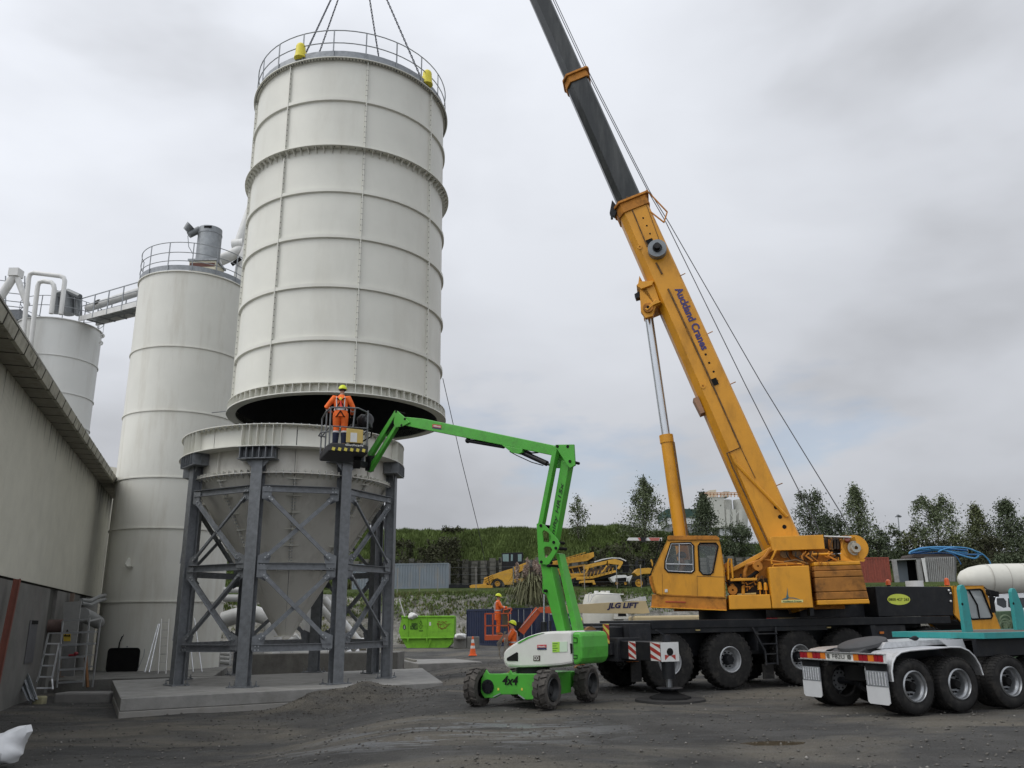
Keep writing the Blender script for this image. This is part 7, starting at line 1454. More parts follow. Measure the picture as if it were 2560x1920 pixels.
# skip
def skip():
    t = T('skip_bin', 'lime green waste skip with dark lettering and red graffiti', 'skip', tuple(atZ(1065, 1620, 0)))
    Y = atZ(1065, 1620, 0).y; f = BG(Y)
    fp_ = lambda nm, pix, y, d, m, par=t, bv=.02: fpoly(f, nm, c1(pix), y, d, m, par, bevel=bv)
    b = fp_('body', [(155, 838), (608, 832), (604, 1016), (146, 1022), (127, 965)], 0, 1.9, LIME)
    fp_('lower_body', [(150, 1024), (602, 1018), (580, 1075), (545, 1108), (200, 1112)], .12, 1.66, LIME)
    fp_('rim', [(150, 828), (612, 826), (612, 840), (150, 842)], -.06, .12, LIME); fp_('rim', [(150, 828), (612, 826), (612, 840), (150, 842)], 1.86, .12, LIME)
    fp_('mid_rail', [(140, 1016), (606, 1011), (606, 1022), (140, 1027)], -.05, .08, LIME)
    for x0 in (200, 364): fp_('rib', [(x0, 842), (x0+7, 842), (x0+7, 1016), (x0, 1016)], -.05, .06, LIME)
    for x0 in (205, 368): fp_('lug', [(x0-4, 1020), (x0+7, 1020), (x0+7, 1052), (x0-2, 1052)], -.08, .10, LIME)
    fp_('fork_skirt', [(388, 1030), (413, 1030), (382, 1108), (376, 1110)], .02, .1, LIME)
    DK = M('print_dark', (.012, .03, .012), .6)
    def tx(s, x, y, w, h, m=DK, **k):
        a = f.at(*c1([(x, y)])[0], -.015); b_ = f.at(*c1([(x+w, y)])[0], -.015); return text('lettering', s, a, f.X, (0, 0, 1), h/3.456/2050*Y, m, b, width=(b_-a).length, **k)
    tx('GREEN', 236, 915, 52, 22, bold=.03); tx('GORILLA', 226, 948, 66, 32, bold=.04); tx('WASTE', 300, 965, 38, 12, bold=.03)
    tx('TCG', 462, 940, 80, 60, M('graffiti_red', (.20, .06, .02), .7), bold=-.02, shear=.2)
    for pix in ([(318, 868), (328, 895), (318, 905), (308, 895)], [(300, 915), (336, 912), (318, 940)]): 
        mb = MB(); L = [f.at(a, b_, -.01) for a, b_ in c1(pix)]; mb.tube(L, .018, 4, closed=True); O('drop_icon', mb, DK, b)
    mb = MB(); mb.add([f.at(a, b_, -.008) for a, b_ in c1(hl(176, 925, 13, 23, 18))], [tuple(range(18))]); O('oval_badge', mb, DK, b); tx('8', 171, 940, 10, 25, SW)
    mb = MB(); mb.add([f.at(a, b_, -.008) for a, b_ in c1([(390, 882), (406, 882), (406, 912), (390, 912)])], [(0, 1, 2, 3)]); O('label', mb, SW, b)
    mb = MB(); L = c1([(458, 893), (500, 905), (515, 880), (535, 900), (570, 895), (540, 920), (500, 945), (475, 925), (458, 893)]); mb.tube([f.at(a, b_, -.01) for a, b_ in L], .02, 4); O('graffiti', mb, M('graffiti_red', (.20, .06, .02), .7), b)
skip()
mb = MB(); a_ = BG(58).at(998, 1498); mb.cyl(a_, BG(58).at(1012, 1542), .035, seg=6); o = O('white_pole', mb, SW); tagp(o, 'thin white pole slanting up behind the lime skip', 'pole')
crumple(tuple(BG(59).at(1032, 1540)), (.33, .3, .22), 6, 'rubbish_bag', M('bag_white', (.60, .60, .58), .5), 'white rubbish bag on top of the lime skip', 'bag')
crumple(tuple(BG(57).at(1151, 1591)), (.42, .4, .22), 8, 'rubbish_bag', M('bag_white', (.60, .60, .58), .5), 'pale bag lying on the concrete blocks beside the skip', 'bag')
for k, (x0, x1, lb) in enumerate(((1134, 1166, 'left of two grey concrete blocks between skip and navy container'), (1167, 1197, 'right of two grey concrete blocks between skip and navy container'))):
    f = BG(57); mb = MB(); a, b = f.at(x0, 1619), f.at(x1, 1592); mb.box((a.x, 57, .0), (b.x, 58, b.z)); o = O('concrete_block', mb, CONCD, bevel=.03); tagp(o, lb, 'block', 'concrete blocks by the skip')
# traffic cone
cn = T('traffic_cone', 'orange traffic cone with two white bands standing alone on the gravel', 'cone', tuple(atZ(1182, 1640, 0)))
c_ = atZ(1182, 1640, 0); CO = M('cone_orange', (.75, .12, .02), .5, var=.06)
mb = MB(); mb.box((c_.x-.22, c_.y-.22, 0.01), (c_.x+.22, c_.y+.22, .06)); O('base', mb, CO, cn, bevel=.02)
prof = [(0.17, .06), (.035, .98)]; R_ = lambda z: .17+(.035-.17)*(z-.06)/.92
mb = MB(); mb.lathe([(R_(z), z) for z in (.06, .5, .98)]+[(.001, .99)], tuple(c_), 'z', 20); O('cone_body', mb, CO, cn, smooth=True)
for z0, z1 in ((.38, .52), (.66, .84)): mb = MB(); mb.lathe([(R_(z0)+.004, z0), (R_(z1)+.004, z1)], tuple(c_), 'z', 20); O('reflective_band', mb, SW, cn, smooth=True)
# ---- tan and orange lift with its worker
c5 = lambda L: [(1160+a/4.608, 1360+b/4.608) for a, b in L]
JY = 38.5; jf = BG(JY); JO = M('jlg_orange', (.55, .10, .03), .5, var=.12, dirt=(.30, .08, .04), damt=.5); JT = M('jlg_tan', (.52, .42, .24), .5, var=.05, dirt=(.35, .28, .17), damt=.4)
jl = T('tan_boom_lift', 'older boom lift with a long tan boom and a red-orange jib and basket', 'boom lift', tuple(atZ(1640, 1650, 0)))
j = lambda nm, pix, y, d, m, bv=.01: fpoly(jf, nm, c5(pix), y, d, m, jl, bevel=bv)
tb_ = j('main_boom', [(1080, 712), (1660, 674), (2095, 655), (2138, 792), (2075, 802), (1080, 795)], 0, .5, JT)
pa, pb = jf.at(*c5([(1650, 763)])[0], -.01), jf.at(*c5([(2018, 755)])[0], -.01)
text('lettering', 'JLG LIFT', pa, pb-pa, jf.Y.cross(pb-pa)*-1 if jf.Y.cross(pb-pa).z < 0 else jf.Y.cross(pb-pa), .32, M('letter_navy', (.02, .02, .07), .5), tb_, width=(pb-pa).length, bold=.05, shear=.25)
j('boom_nose', [(870, 728), (990, 722), (1090, 735), (1090, 795), (1000, 800), (880, 790), (845, 760)], .05, .4, JO)
mb = MB(); mb.bar(jf.at(*c5([(858, 752)])[0], .25), jf.at(*c5([(655, 1020)])[0], .25), .32, .30, up=tuple(jf.Y)); O('jib', mb, JO, jl, bevel=.01)
mb = MB(); mb.bar(jf.at(*c5([(846, 742)])[0], .08), jf.at(*c5([(648, 968)])[0], .08), .02, .06, up=tuple(jf.Y)); O('jib_edge', mb, SW, jl)
mb = MB(); mb.bar(jf.at(*c5([(640, 900)])[0], .25), jf.at(*c5([(610, 1060)])[0], .25), .22); O('basket_mount', mb, BLACK, jl)
bx0, bx1 = jf.at(*c5([(240, 1100)])[0]).x, jf.at(*c5([(520, 1100)])[0]).x; zb0 = jf.at(*c5([(240, 1108)])[0]).z; zb1 = jf.at(*c5([(240, 1050)])[0]).z; zbt = jf.at(*c5([(240, 803)])[0]).z; zbm = jf.at(*c5([(240, 942)])[0]).z
mb = MB(); mb.box((bx0, JY-.4, zb0), (bx1, JY+.5, zb1)); O('basket_floor', mb, JO, jl, bevel=.01)
for y in (JY-.38, JY+.48):
    for z in (zbt, zbm): mb = MB(); mb.bar((bx0, y, z), (bx1+(.12 if z == zbt else 0), y, z), .045); O('basket_rail', mb, JO, jl)
    for x in (bx0+.02, (bx0*2+bx1)/3, bx1-.02): mb = MB(); mb.bar((x, y, zb1), (x, y, zbt), .045); O('basket_post', mb, JO, jl)
for z in (zbt, zbm):
    for x in (bx0+.02, bx1-.02): mb = MB(); mb.bar((x, JY-.38, z), (x, JY+.48, z), .045); O('basket_rail', mb, JO, jl)
mb = MB(); mb.tube([jf.at(*q, -.2) for q in c5([(455, 800), (455, 760), (545, 742), (552, 750), (500, 830)])], .03, 6); O('console_guard', mb, JO, jl, smooth=True)
mb = MB(); q = jf.at(*c5([(478, 870)])[0], -.1); mb.box((q.x-.15, JY-.15, q.z-.35), (q.x+.15, JY+.2, q.z+.42)); O('control_box', mb, M('box_olive', (.10, .09, .06), .7), jl, bevel=.02)
q = jf.at(1705, 1560, 0); mb = MB(); mb.box((q.x-2.2, JY-.5, .9), (q.x+1.4, JY+1.6, 1.9)); O('turntable_cover', mb, JT, jl, bevel=.08); mb = MB(); mb.box((q.x-1.6, JY-.5, .45), (q.x+1.8, JY+1.7, .9)); O('chassis', mb, BLACK, jl, bevel=.03)
jfr = Frm((q.x, JY-.6, 0), 0)
for xx in (-1.3, 1.4):
    for yy_ in (0, 2.0): wheel(jl, jfr, xx, yy_, .45, .45, .32, .24, nl=18, lug=.03)
mb = MB(); mb.prism([jf.at(*p, .6) for p in c5([(1850, 655), (2090, 600), (2108, 655)])], (0, .8, 0)); O('silver_hood', mb, CHK, jl)
jp_ = jf.at(*c5([(392, 1052)])[0], 0)
person('worker in orange hi-vis coat standing in the red-orange basket facing right', (jp_.x, JY+.05, zb1), math.radians(-80), dict(elr=(.26, .12, 1.2), wrr=(.20, .38, 1.18), ell=(-.26, .12, 1.2), wrl=(-.2, .38, 1.16)), bottom='orange', coat=True, tilt=math.radians(-12), group=None)
# white tank behind the tan boom
ft = BG(52); cx0 = ft.at(1512, 1500)
tk = T('tank_truck', 'white concrete mixer tank with a ladder, behind the tan boom', 'truck', (cx0.x, 52, 0))
zt_ = ft.at(1512, 1479).z; zs_ = ft.at(1512, 1505).z
mb = MB(); mb.lathe([(.001, zt_+.02), (.25, zt_), (.55, zt_-.08), (1.08, zs_+.50), (1.25, zs_), (1.3, zs_-.8), (1.2, 1.2), (.6, .9)], (cx0.x, 53.3, 0), 'z', 28); O('tank', mb, M('tank_cream', (.55, .54, .48), .45, var=.05, dirt=(.38, .35, .28), damt=.4), tk, smooth=True)
mb = MB(); mb.tube([ft.at(*p) for p in c5([(1425, 670), (1440, 570), (1465, 560), (1470, 600), (1500, 570)])], .035, 6); mb.tube([ft.at(*p) for p in c5([(1445, 672), (1475, 610), (1520, 575), (1840, 580)])], .035, 6); O('top_rail', mb, WHITEP, tk, smooth=True)
for a in (1545, 1620, 1680): q = ft.at(*c5([(a, 548)])[0]); mb = MB(); mb.cyl((q.x, 53.2, q.z-.18), (q.x, 53.2, q.z+.08), .14, seg=10); O('filler_cap', mb, WHITEP, tk, smooth=True)
fpoly(ft, 'cab', c5([(1730, 790), (1880, 785), (1910, 862), (1730, 866)]), -.2, 2.0, M('tank_cream', (.55, .54, .48)), tk); fpoly(ft, 'cab_window', c5([(1775, 795), (1860, 795), (1872, 830), (1775, 832)]), -.22, .02, BLACKM, tk, bevel=0)
mb = MB(); mb.box((cx0.x-1.5, 52, .5), (cx0.x+4.5, 54.3, .95)); O('chassis', mb, BLACK, tk)
tf_ = Frm((cx0.x, 51.9, 0), 0)
for xx in (-.8, .4, 3.6): wheel(tk, tf_, xx, 0, .5, .5, .3, .28, nl=20, lug=.02)
mb = MB(); fpoly(BG(60), 'rust_red_hopper', c5([(1890, 770), (2090, 770), (2070, 850), (1920, 850)]), 0, 1.5, M('hopper_rust', (.16, .06, .035), .7, var=.3)); hr_ = [o for o in bpy.data.objects if o.name.startswith('rust_red_hopper')][0]; hr_.parent = None; tagp(hr_, 'rust-red slatted tray seen under the end of the tan boom', 'tray')
# vehicles glimpsed under the crane superstructure
g2 = BG(62)
o = fpoly(g2, 'red_flatbed', [(1855, 1531), (1930, 1533), (1945, 1538), (1945, 1556), (1855, 1556)], 0, 2, M('truck_red', (.50, .03, .03), .5), None); tagp(o, 'bright red truck bed glimpsed beneath the crane superstructure', 'truck')
o = fpoly(g2, 'tan_loader', [(1945, 1530), (1952, 1525), (1970, 1525), (1988, 1530), (1990, 1556), (1945, 1556)], 0, 2, M('loader_tan', (.42, .30, .12), .6), None); tagp(o, 'tan machine glimpsed beneath the engine housing of the crane', 'machine')

# ---- upper yard: screening plant, cab, loader
MY = M('machine_yellow', (.52, .28, .03), .55, var=.15, dirt=(.22, .12, .03), dscale=2, damt=.6)
f8 = BG(86)
s1 = T('screening_machine', 'yellow tracked screening machine with a low bucket frame and long rising conveyor', 'machine', tuple(f8.at(1250, 1470)))
q = lambda nm, pix, y, d, m, par, bv=.02: fpoly(f8, nm, c5(pix), y, d, m, par, bevel=bv)
q('low_frame', [(62, 485), (90, 470), (210, 462), (330, 480), (330, 512), (75, 515)], 0, 2.4, MY, s1); q('drawbar', [(205, 505), (235, 400), (250, 390), (262, 470), (300, 505)], .2, .3, MY, s1)
q('body', [(228, 392), (430, 318), (560, 280), (562, 470), (470, 470), (440, 420), (385, 395), (335, 410), (300, 470), (240, 430)], .1, 2.2, MY, s1)
for k in range(3): q('brace', [(230+14*k, 400+k*20), (330, 350+k*22), (332, 358+k*22), (234+14*k, 412+k*20)], .0, .1, MY, s1)
q('hopper_side', [(575, 265), (735, 205), (740, 260), (590, 360)], .1, .2, MY, s1)
for k in range(4): q('upright', [(592+38*k, 262-16*k), (600+38*k, 262-16*k), (600+38*k, 345-20*k), (592+38*k, 350-20*k)], .05, .1, MY, s1)
q('lower_beam', [(562, 405), (700, 395), (700, 435), (562, 445)], .2, 1.8, MY, s1)
mb = MB(); w8 = Frm((0, 86, 0), 0); 
def bwheel(par, cx, cy, r, f=f8, y=0, col=MY):
    p = f.at(*c5([(cx, cy)])[0], y); R = r/4.608/2050*f.o.y; wheel(par, Frm((p.x, f.o.y+y, 0), 0), 0, 0, p.z, R, R*.6, R*.5, nl=18, lug=R*.07, rmat=col, hmat=col, depth=.1, nb=6, hr=R*.2)
bwheel(s1, 385, 458, 55)
c_b = q('conveyor', [(985, 205), (1150, 175), (1420, 110), (1495, 92), (1500, 145), (1420, 195), (1100, 235), (985, 245)], .1, .25, MY, s1); q('conveyor_belt', [(985, 185), (1150, 160), (1400, 112), (1400, 128), (1150, 180), (985, 210)], .4, 1.0, BLACKM, s1)
q('end_drum', [(1405, 150), (1490, 130), (1495, 185), (1420, 195)], .3, 1.2, BLACKM, s1)
for k in range(9): q('side_strut', [(1000+52*k, 205-12*k), (1010+52*k, 203-12*k), (1010+52*k, 235-11*k), (1000+52*k, 237-11*k)], -.05, .12, MY, s1)
q('support_leg', [(1150, 320), (1165, 325), (1215, 225), (1200, 220)], .2, .2, MY, s1); q('support_leg', [(1040, 400), (1060, 405), (1100, 345), (1085, 340)], .2, .2, MY, s1)
q('engine_pod', [(1220, 340), (1400, 335), (1400, 362), (1235, 372)], .1, 2.0, MY, s1)
q('track_frame', [(1215, 385), (1260, 370), (1400, 372), (1420, 410), (1440, 440), (1520, 430), (1520, 470), (1380, 475), (1380, 420), (1240, 400), (1225, 500), (1215, 500)], .1, 2.0, MY, s1)
q('screen_box', [(1040, 250), (1200, 235), (1205, 330), (1060, 380)], .6, 1.4, M('machine_brown', (.14, .10, .07), .8, var=.4), s1)
bwheel(s1, 1290, 450, 62, col=BLACK)
MB_ = M('machine_brown', (.14, .10, .07)); rg4 = random.Random(9)
for k in range(14):
    xa_ = 1000+k*32; q('belt_roller', [(xa_, 232-9*k*.8), (xa_+9, 231-9*k*.8), (xa_+12, 262-9*k*.8), (xa_+3, 263-9*k*.8)], .35, .5, BLACKM if k % 2 else MB_, s1, 0)
for k in range(9):
    xa_ = 1045+k*38; q('lattice_bar', [(xa_, 300-6*k), (xa_+8, 299-6*k), (xa_+40, 380-4*k), (xa_+32, 382-4*k)], .3+.05*k, .15, MY if k % 3 else GRIME, s1, .005)
q('lower_conveyor', [(985, 300), (1200, 262), (1400, 232), (1402, 250), (1200, 285), (985, 325)], .5, .5, MY, s1); q('dark_underside', [(985, 328), (1200, 288), (1400, 254), (1402, 300), (1210, 330), (985, 372)], .7, 1.0, GRIME, s1)
q('dark_chassis', [(560, 448), (1220, 430), (1220, 495), (560, 500)], .9, .9, GRIME, s1); q('dark_hopper', [(585, 300), (740, 250), (900, 240), (900, 380), (590, 400)], .6, 1.0, GRIME, s1); q('hand_rail', [(1100, 178), (1400, 92), (1402, 97), (1102, 184)], .0, .05, MY, s1, 0)
for k in range(7): q('rail_post', [(1110+45*k, 176-12*k), (1115+45*k, 175-12*k), (1117+45*k, 205-12*k), (1112+45*k, 206-12*k)], -.02, .05, MY, s1, 0)
f9 = BG(84); s2m = T('screening_machine', 'yellow folded conveyor machine with a white-edged curved top, right of its twin', 'machine', tuple(f9.at(1480, 1470)))
q2 = lambda nm, pix, y, d, m, bv=.02: fpoly(f9, nm, c5(pix), y, d, m, s2m, bevel=bv)
q2('conveyor', [(1370, 250), (1500, 220), (1650, 190), (1640, 232), (1500, 262), (1380, 300)], .0, .3, MY); q2('conveyor', [(1655, 185), (1740, 172), (1830, 200), (1832, 222), (1790, 290), (1765, 285), (1785, 240), (1660, 225)], .0, .3, MY)
q2('white_edge', [(1500, 200), (1600, 170), (1700, 155), (1800, 158), (1870, 190), (1866, 200), (1800, 168), (1700, 165), (1600, 182), (1505, 212)], .0, .12, SW, .005)
q2('drive_drum', [(1830, 190), (1880, 195), (1910, 260), (1890, 330), (1850, 330), (1820, 240)], .3, 1.2, BLACKM)
q2('lower_conveyor', [(1290, 390), (1480, 370), (1745, 300), (1755, 325), (1490, 395), (1300, 415)], .1, .3, MY); q2('belt_roll', [(1480, 400), (1750, 330), (1750, 372), (1500, 420)], .2, 1.0, BLACKM)
q2('strut', [(1395, 330), (1410, 340), (1465, 235), (1450, 228)], -.05, .2, MY); q2('strut', [(1640, 245), (1655, 250), (1600, 330), (1585, 328)], -.05, .2, MY)
q2('belly', [(1400, 300), (1560, 285), (1620, 262), (1700, 250), (1700, 290), (1560, 345), (1420, 360)], .5, 1.2, M('machine_brown', (.14, .10, .07), .8, var=.4))
for k in range(9): xa_ = 1395+k*44; q2('roller', [(xa_, 268-9*k), (xa_+9, 267-9*k), (xa_+16, 300-9*k), (xa_+7, 302-9*k)], .2, .4, GRIME if k % 2 else MY, .004)
for k in range(8): xa_ = 1420+k*42; q2('lattice_bar', [(xa_, 330-8*k), (xa_+8, 329-8*k), (xa_-14, 400-8*k), (xa_-22, 401-8*k)], .1, .15, MY, .004)
q2('dark_mass', [(1400, 400), (1700, 345), (1720, 460), (1500, 480), (1400, 470)], .9, .8, GRIME); q2('frame', [(1340, 425), (1500, 415), (1520, 465), (1490, 470), (1480, 445), (1340, 450)], .1, 1.8, MY)
dc_ = T('black_cab', 'black machine cab with pale windows standing behind the yellow screening machine', 'vehicle', tuple(BG(90).at(1280, 1440))); fb = BG(90)
b_ = fpoly(fb, 'cab_body', c5([(432, 105), (675, 95), (685, 130), (670, 330), (435, 330)]), 0, 2.4, BLACK, dc_)
for pix in ([(446, 118), (515, 116), (515, 202), (448, 200)], [(540, 120), (562, 120), (562, 195), (540, 195)], [(620, 118), (665, 116), (662, 200), (622, 200)]): fpoly(fb, 'window', c5(pix), -.01, .02, M('window_teal', (.16, .24, .24), .2), b_, bevel=0)
fpoly(fb, 'mirror', c5([(400, 165), (420, 160), (425, 215), (405, 220)]), -.3, .1, BLACK, dc_)
ld_ = T('wheel_loader', 'yellow wheel loader with a big yellow-centred tyre left of the crane cab', 'loader', tuple(f9.at(1600, 1470)))
q3 = lambda nm, pix, y, d, m, bv=.02: fpoly(f9, nm, c5(pix), y, d, m, ld_, bevel=bv)
q3('body', [(1960, 330), (2000, 285), (2120, 275), (2190, 285), (2190, 340), (2060, 345), (2000, 370)], .2, 2.0, MY); q3('cab_frame', [(1995, 185), (2085, 180), (2085, 275), (2075, 275), (2075, 192), (2005, 197), (2005, 280), (1995, 280)], .4, 1.4, BLACK); q3('arm', [(2150, 180), (2165, 178), (2195, 270), (2180, 275)], .3, .3, MY)
bwheel(ld_, 2015, 450, 82, f9); 
cc2 = T('white_car', 'white vehicle parked beneath the conveyors on the upper yard', 'vehicle', tuple(f9.at(1540, 1468)))
fpoly(f9, 'body', c5([(1680, 385), (1750, 360), (1860, 356), (1885, 372), (1880, 440), (1840, 440), (1750, 442), (1720, 440)]), -1.4, 1.8, SW, cc2); fpoly(f9, 'dark_side', c5([(1745, 395), (1870, 385), (1870, 450), (1750, 455)]), -1.42, .02, BLACKM, cc2, bevel=0)
fpoly(f9, 'fender', c5([(1880, 400), (1900, 370), (1940, 360), (1925, 400), (1900, 455)]), -1.0, 1.0, SW, cc2)
for cxx in (1760, 1860): bwheel(cc2, cxx, 455, 28, f9, -1.45)
mb = MB(); o = fpoly(f8, 'dark_trailer', c1([(560, 556), (740, 560), (740, 588), (560, 588)]), 0, 2.0, BLACK, None); tagp(o, 'low dark flat trailer between the grey container and the yellow machine', 'trailer')

# ---- retaining wall
rw = T('retaining_wall', 'weathered grey concrete crib wall of stacked beams below the grass bank', 'wall', tuple(BG(95).at(1200, 1450)))
f95 = BG(95); RWM = M('crib_concrete', (.125, .122, .105), .9, var=.3, scale=1.5, dirt=(.06, .062, .045), damt=.7)
x = f95.at(880, 1420).x; xe = f95.at(1900, 1420).x; k = 0
while x < xe:
    zt2 = 8.45+.22*math.sin(k*1.3)-.0*k; mb = MB(); n = 8
    for i in range(n): z0 = 4.9+(zt2-4.9)*i/n; w_ = random.uniform(-.03, .03); mb.box((x+w_, 94.8+i*.07, z0), (x+.70+w_, 95.6+i*.07, z0+(zt2-5.0)/n*.90))
    O('crib_column', mb, RWM, rw, kind='stuff'); x += 1.04; k += 1
mb = MB(); mb.box((f95.at(880, 1420).x, 95.45, 5.0), (xe, 97.5, 8.3)); O('backfill', mb, M('backfill', (.05, .05, .04), .95), rw)

# ---- foliage
LEAF = M('leaf_green', (.095, .118, .060), .6, var=.45, scale=.9, spec=.25); LEAF2 = M('leaf_dark', (.068, .086, .048), .65, var=.4, scale=.8, spec=.2); LEAF3 = M('leaf_olive', (.095, .110, .050), .6, var=.4, scale=.9, spec=.25)
BARK = M('bark', (.07, .06, .05), .9, var=.3)
BUSHM = M('bush_dark', (.045, .048, .026), .75, var=.45, scale=.8, spec=.15)
def leaves(P, size, rg, up=.0):
    n = len(P); a = rg.standard_normal((n, 3)); a /= np.linalg.norm(a, axis=1)[:, None]; b = rg.standard_normal((n, 3)); b = b-(a*b).sum(1)[:, None]*a; b /= np.linalg.norm(b, axis=1)[:, None]
    s = size*(.6+.8*rg.random((n, 1))); V = np.stack([P-a*s, P+b*s*.5, P+a*s, P-b*s*.5], 1).reshape(-1, 3); return V, np.arange(4*n).reshape(-1, 4)
def plant(name, label, cat, base, H, Wd, n, mat, seed, shape='cone', leaf=.16, trunk=True, group=None, nb=26, lean=0., spread=.0):
    rg = np.random.default_rng(seed); t = T(name, label, cat, tuple(base), group=group); bx, by, bz_ = base
    ncl = max(12, n//45); u = rg.random(ncl)
    if shape == 'cone': h = .10+.90*u**.85; rad_ = Wd/2*np.clip((1-h)**.62, .04, 1)*(.65+.6*rg.random(ncl))*np.clip(h*6, .3, 1)
    elif shape == 'twin': h = .08+.92*u**.9; rad_ = Wd/2*np.clip((1-h)**.55, .05, 1)*(.8+.4*rg.random(ncl))
    else: h = .05+.92*u**.8; rad_ = Wd/2*np.sqrt(np.clip(1-(1.05*h-.25)**2, .05, 1))*(.8+.3*rg.random(ncl))
    th = rg.uniform(0, 2*PI, ncl); rr = rad_*rg.random(ncl)**.45; C = np.stack([rr*np.cos(th), rr*np.sin(th), h*H], 1)
    if shape == 'twin': C[:, 0] += np.where(rg.random(ncl) > .45, .16, -.2)*Wd*(h**1.5)
    cs = (.13*H*(1-h*.72)*.55+.10)[:, None]*rg.uniform(.55, 1.25, (ncl, 1))
    idx = rg.integers(0, ncl, n); P = C[idx]+rg.standard_normal((n, 3))*cs[idx]*np.array([1, 1, 1.35]); P[:, 2] = np.clip(P[:, 2], .02, None)
    V, Fq = leaves(P+np.array([bx, by, bz_]), leaf, rg); V = V-np.array([bx, by, bz_]); npobj('crown', V, Fq, mat, t)
    if trunk:
        mb = MB(); m = 7; ax = [Vector((.06*H*.3*math.sin(i*1.3+seed), .03*H*.3*math.cos(i*1.7), H*.96*i/m)) for i in range(m+1)]
        mb.tube(ax, [H*.016*(1-.85*i/m)+.012 for i in range(m+1)], 7)
        for i in range(nb):
            c = C[i % ncl]; z0 = max(.02, min(c[2]*.72, H*.9)); k = min(m-1, int(z0/(H*.96)*m)); s = ax[k].lerp(ax[k+1], (z0/(H*.96)*m)-k); e = Vector(c)
            mb.tube([s, s.lerp(e, .5)+Vector((0, 0, .04*H*.3)), e], [H*.006+.008, H*.004+.006, .006], 5)
        O('trunk', mb, BARK, t, wc=False, smooth=True)
    return t
def tree_at(px, ytop, wpx, d, n, mat, label, seed, shape='cone', leaf=.135, group='trees on the bank'):
    b, zt = at_ground(px, ytop, d); return plant('tree', label, 'tree', (b.x, b.y, b.z-.1), zt-b.z+.1, wpx*1.12/2050*d, int(n*1.5), mat, seed, shape, leaf, group=group)
tree_at(1443, 1250, 84, 108, 900, LEAF, 'small sparse see-through tree on the bank right of the green riser', 21, leaf=.13)
tree_at(1608, 1203, 118, 108, 4600, LEAF, 'tall leafy tree on the bank left of the crane lifting cylinder', 22, leaf=.13)
tree_at(1757, 1240, 84, 106, 4200, LEAF2, 'bushy tree between the lifting cylinder and the crane boom', 23)
tree_at(1838, 1308, 74, 104, 2600, LEAF2, 'low rounded tree tucked against the left edge of the boom', 24, 'round')
tree_at(2022, 1232, 92, 106, 4000, LEAF2, 'dense dark tree just right of the boom foot', 25, 'twin')
tree_at(2136, 1222, 96, 105, 4000, LEAF, 'tall tree behind the crane winch with the rope in front', 26)
tree_at(2075, 1290, 80, 107, 2600, LEAF2, 'short dark tree filling the gap before the winch tree', 27, 'round')
tree_at(2330, 1248, 130, 106, 5000, LEAF, 'broad two-topped tree above the blue hose coils', 28, 'twin')
tree_at(2436, 1271, 86, 106, 3600, LEAF3, 'narrow lighter tree between two darker ones at the right', 29)
tree_at(2512, 1258, 118, 104, 5600, LEAF2, 'dark pointed tree nearest the right edge of the photo', 30)
bush = [(1008, 1356, 76, 94, 1900, 'round'), (1062, 1374, 56, 94, 1100, 'round'), (1120, 1340, 78, 92.5, 2800, 'round'), (1085, 1352, 50, 103, 800, 'round'), (1130, 1322, 60, 110, 900, 'round'), (1575, 1352, 110, 94, 2800, 'round'), (1650, 1345, 100, 93.5, 2600, 'round'), (1700, 1345, 60, 101, 1100, 'round'), (1500, 1368, 90, 94, 2000, 'round'), (1700, 1318, 50, 108, 700, 'round'),
        (2210, 1314, 90, 107, 2400, 'round'), (2262, 1330, 60, 106, 1300, 'round'), (2290, 1316, 60, 108, 1500, 'round'), (2190, 1345, 80, 103, 1700, 'round'), (2395, 1340, 90, 102, 2200, 'round'), (2470, 1345, 100, 100, 2400, 'round'), (2548, 1350, 90, 100, 2400, 'round'), (2090, 1340, 90, 101, 2000, 'round'), (2430, 1392, 120, 96, 2600, 'round'), (2520, 1390, 110, 96, 2600, 'round'), (1935, 1352, 60, 104, 1200, 'round'), (2345, 1352, 90, 100, 2000, 'round')]
desc = ['left dark bush of the pair above the grey container', 'smaller dark bush beside it above the grey container', 'largest dark bush right of the grey container', 'small bush on the grass above the container bushes', 'low scrub on the crest of the grass bank', 'dark bush below the tall bank tree', 'dark bush in front of the crane cab roof board', 'dark bush just left of the lifting cylinder foot', 'low bush above the curved conveyor', 'pinkish-brown scrub at the foot of the tall tree',
        'rounded green shrub left of the lamp mast', 'low shrub at the base of the lamp mast', 'shrub right of the lamp mast', 'shrub behind the crane winch', 'dark thicket below the narrow lighter tree', 'dark thicket below the gap between the right-hand trees', 'dark thicket at the right edge', 'dark thicket behind the winch guard', 'lower dark thicket behind the white tank', 'lower dark thicket at the right edge behind the tank', 'small shrub seen just right of the boom', 'dark thicket under the broad two-topped tree']
for k, ((px, yt, w, d, n, sh), lb) in enumerate(zip(bush, desc)):
    b, zt = at_ground(px, yt, d); plant('bush', lb, 'bush', (b.x, b.y, b.z-.2), max(.8, zt-b.z+.2), w/2050*d, n, [BUSHM, LEAF2, LEAF3][k % 3] if k > 9 else BUSHM, 60+k, 'round', .15, group='bushes on the bank', nb=10)
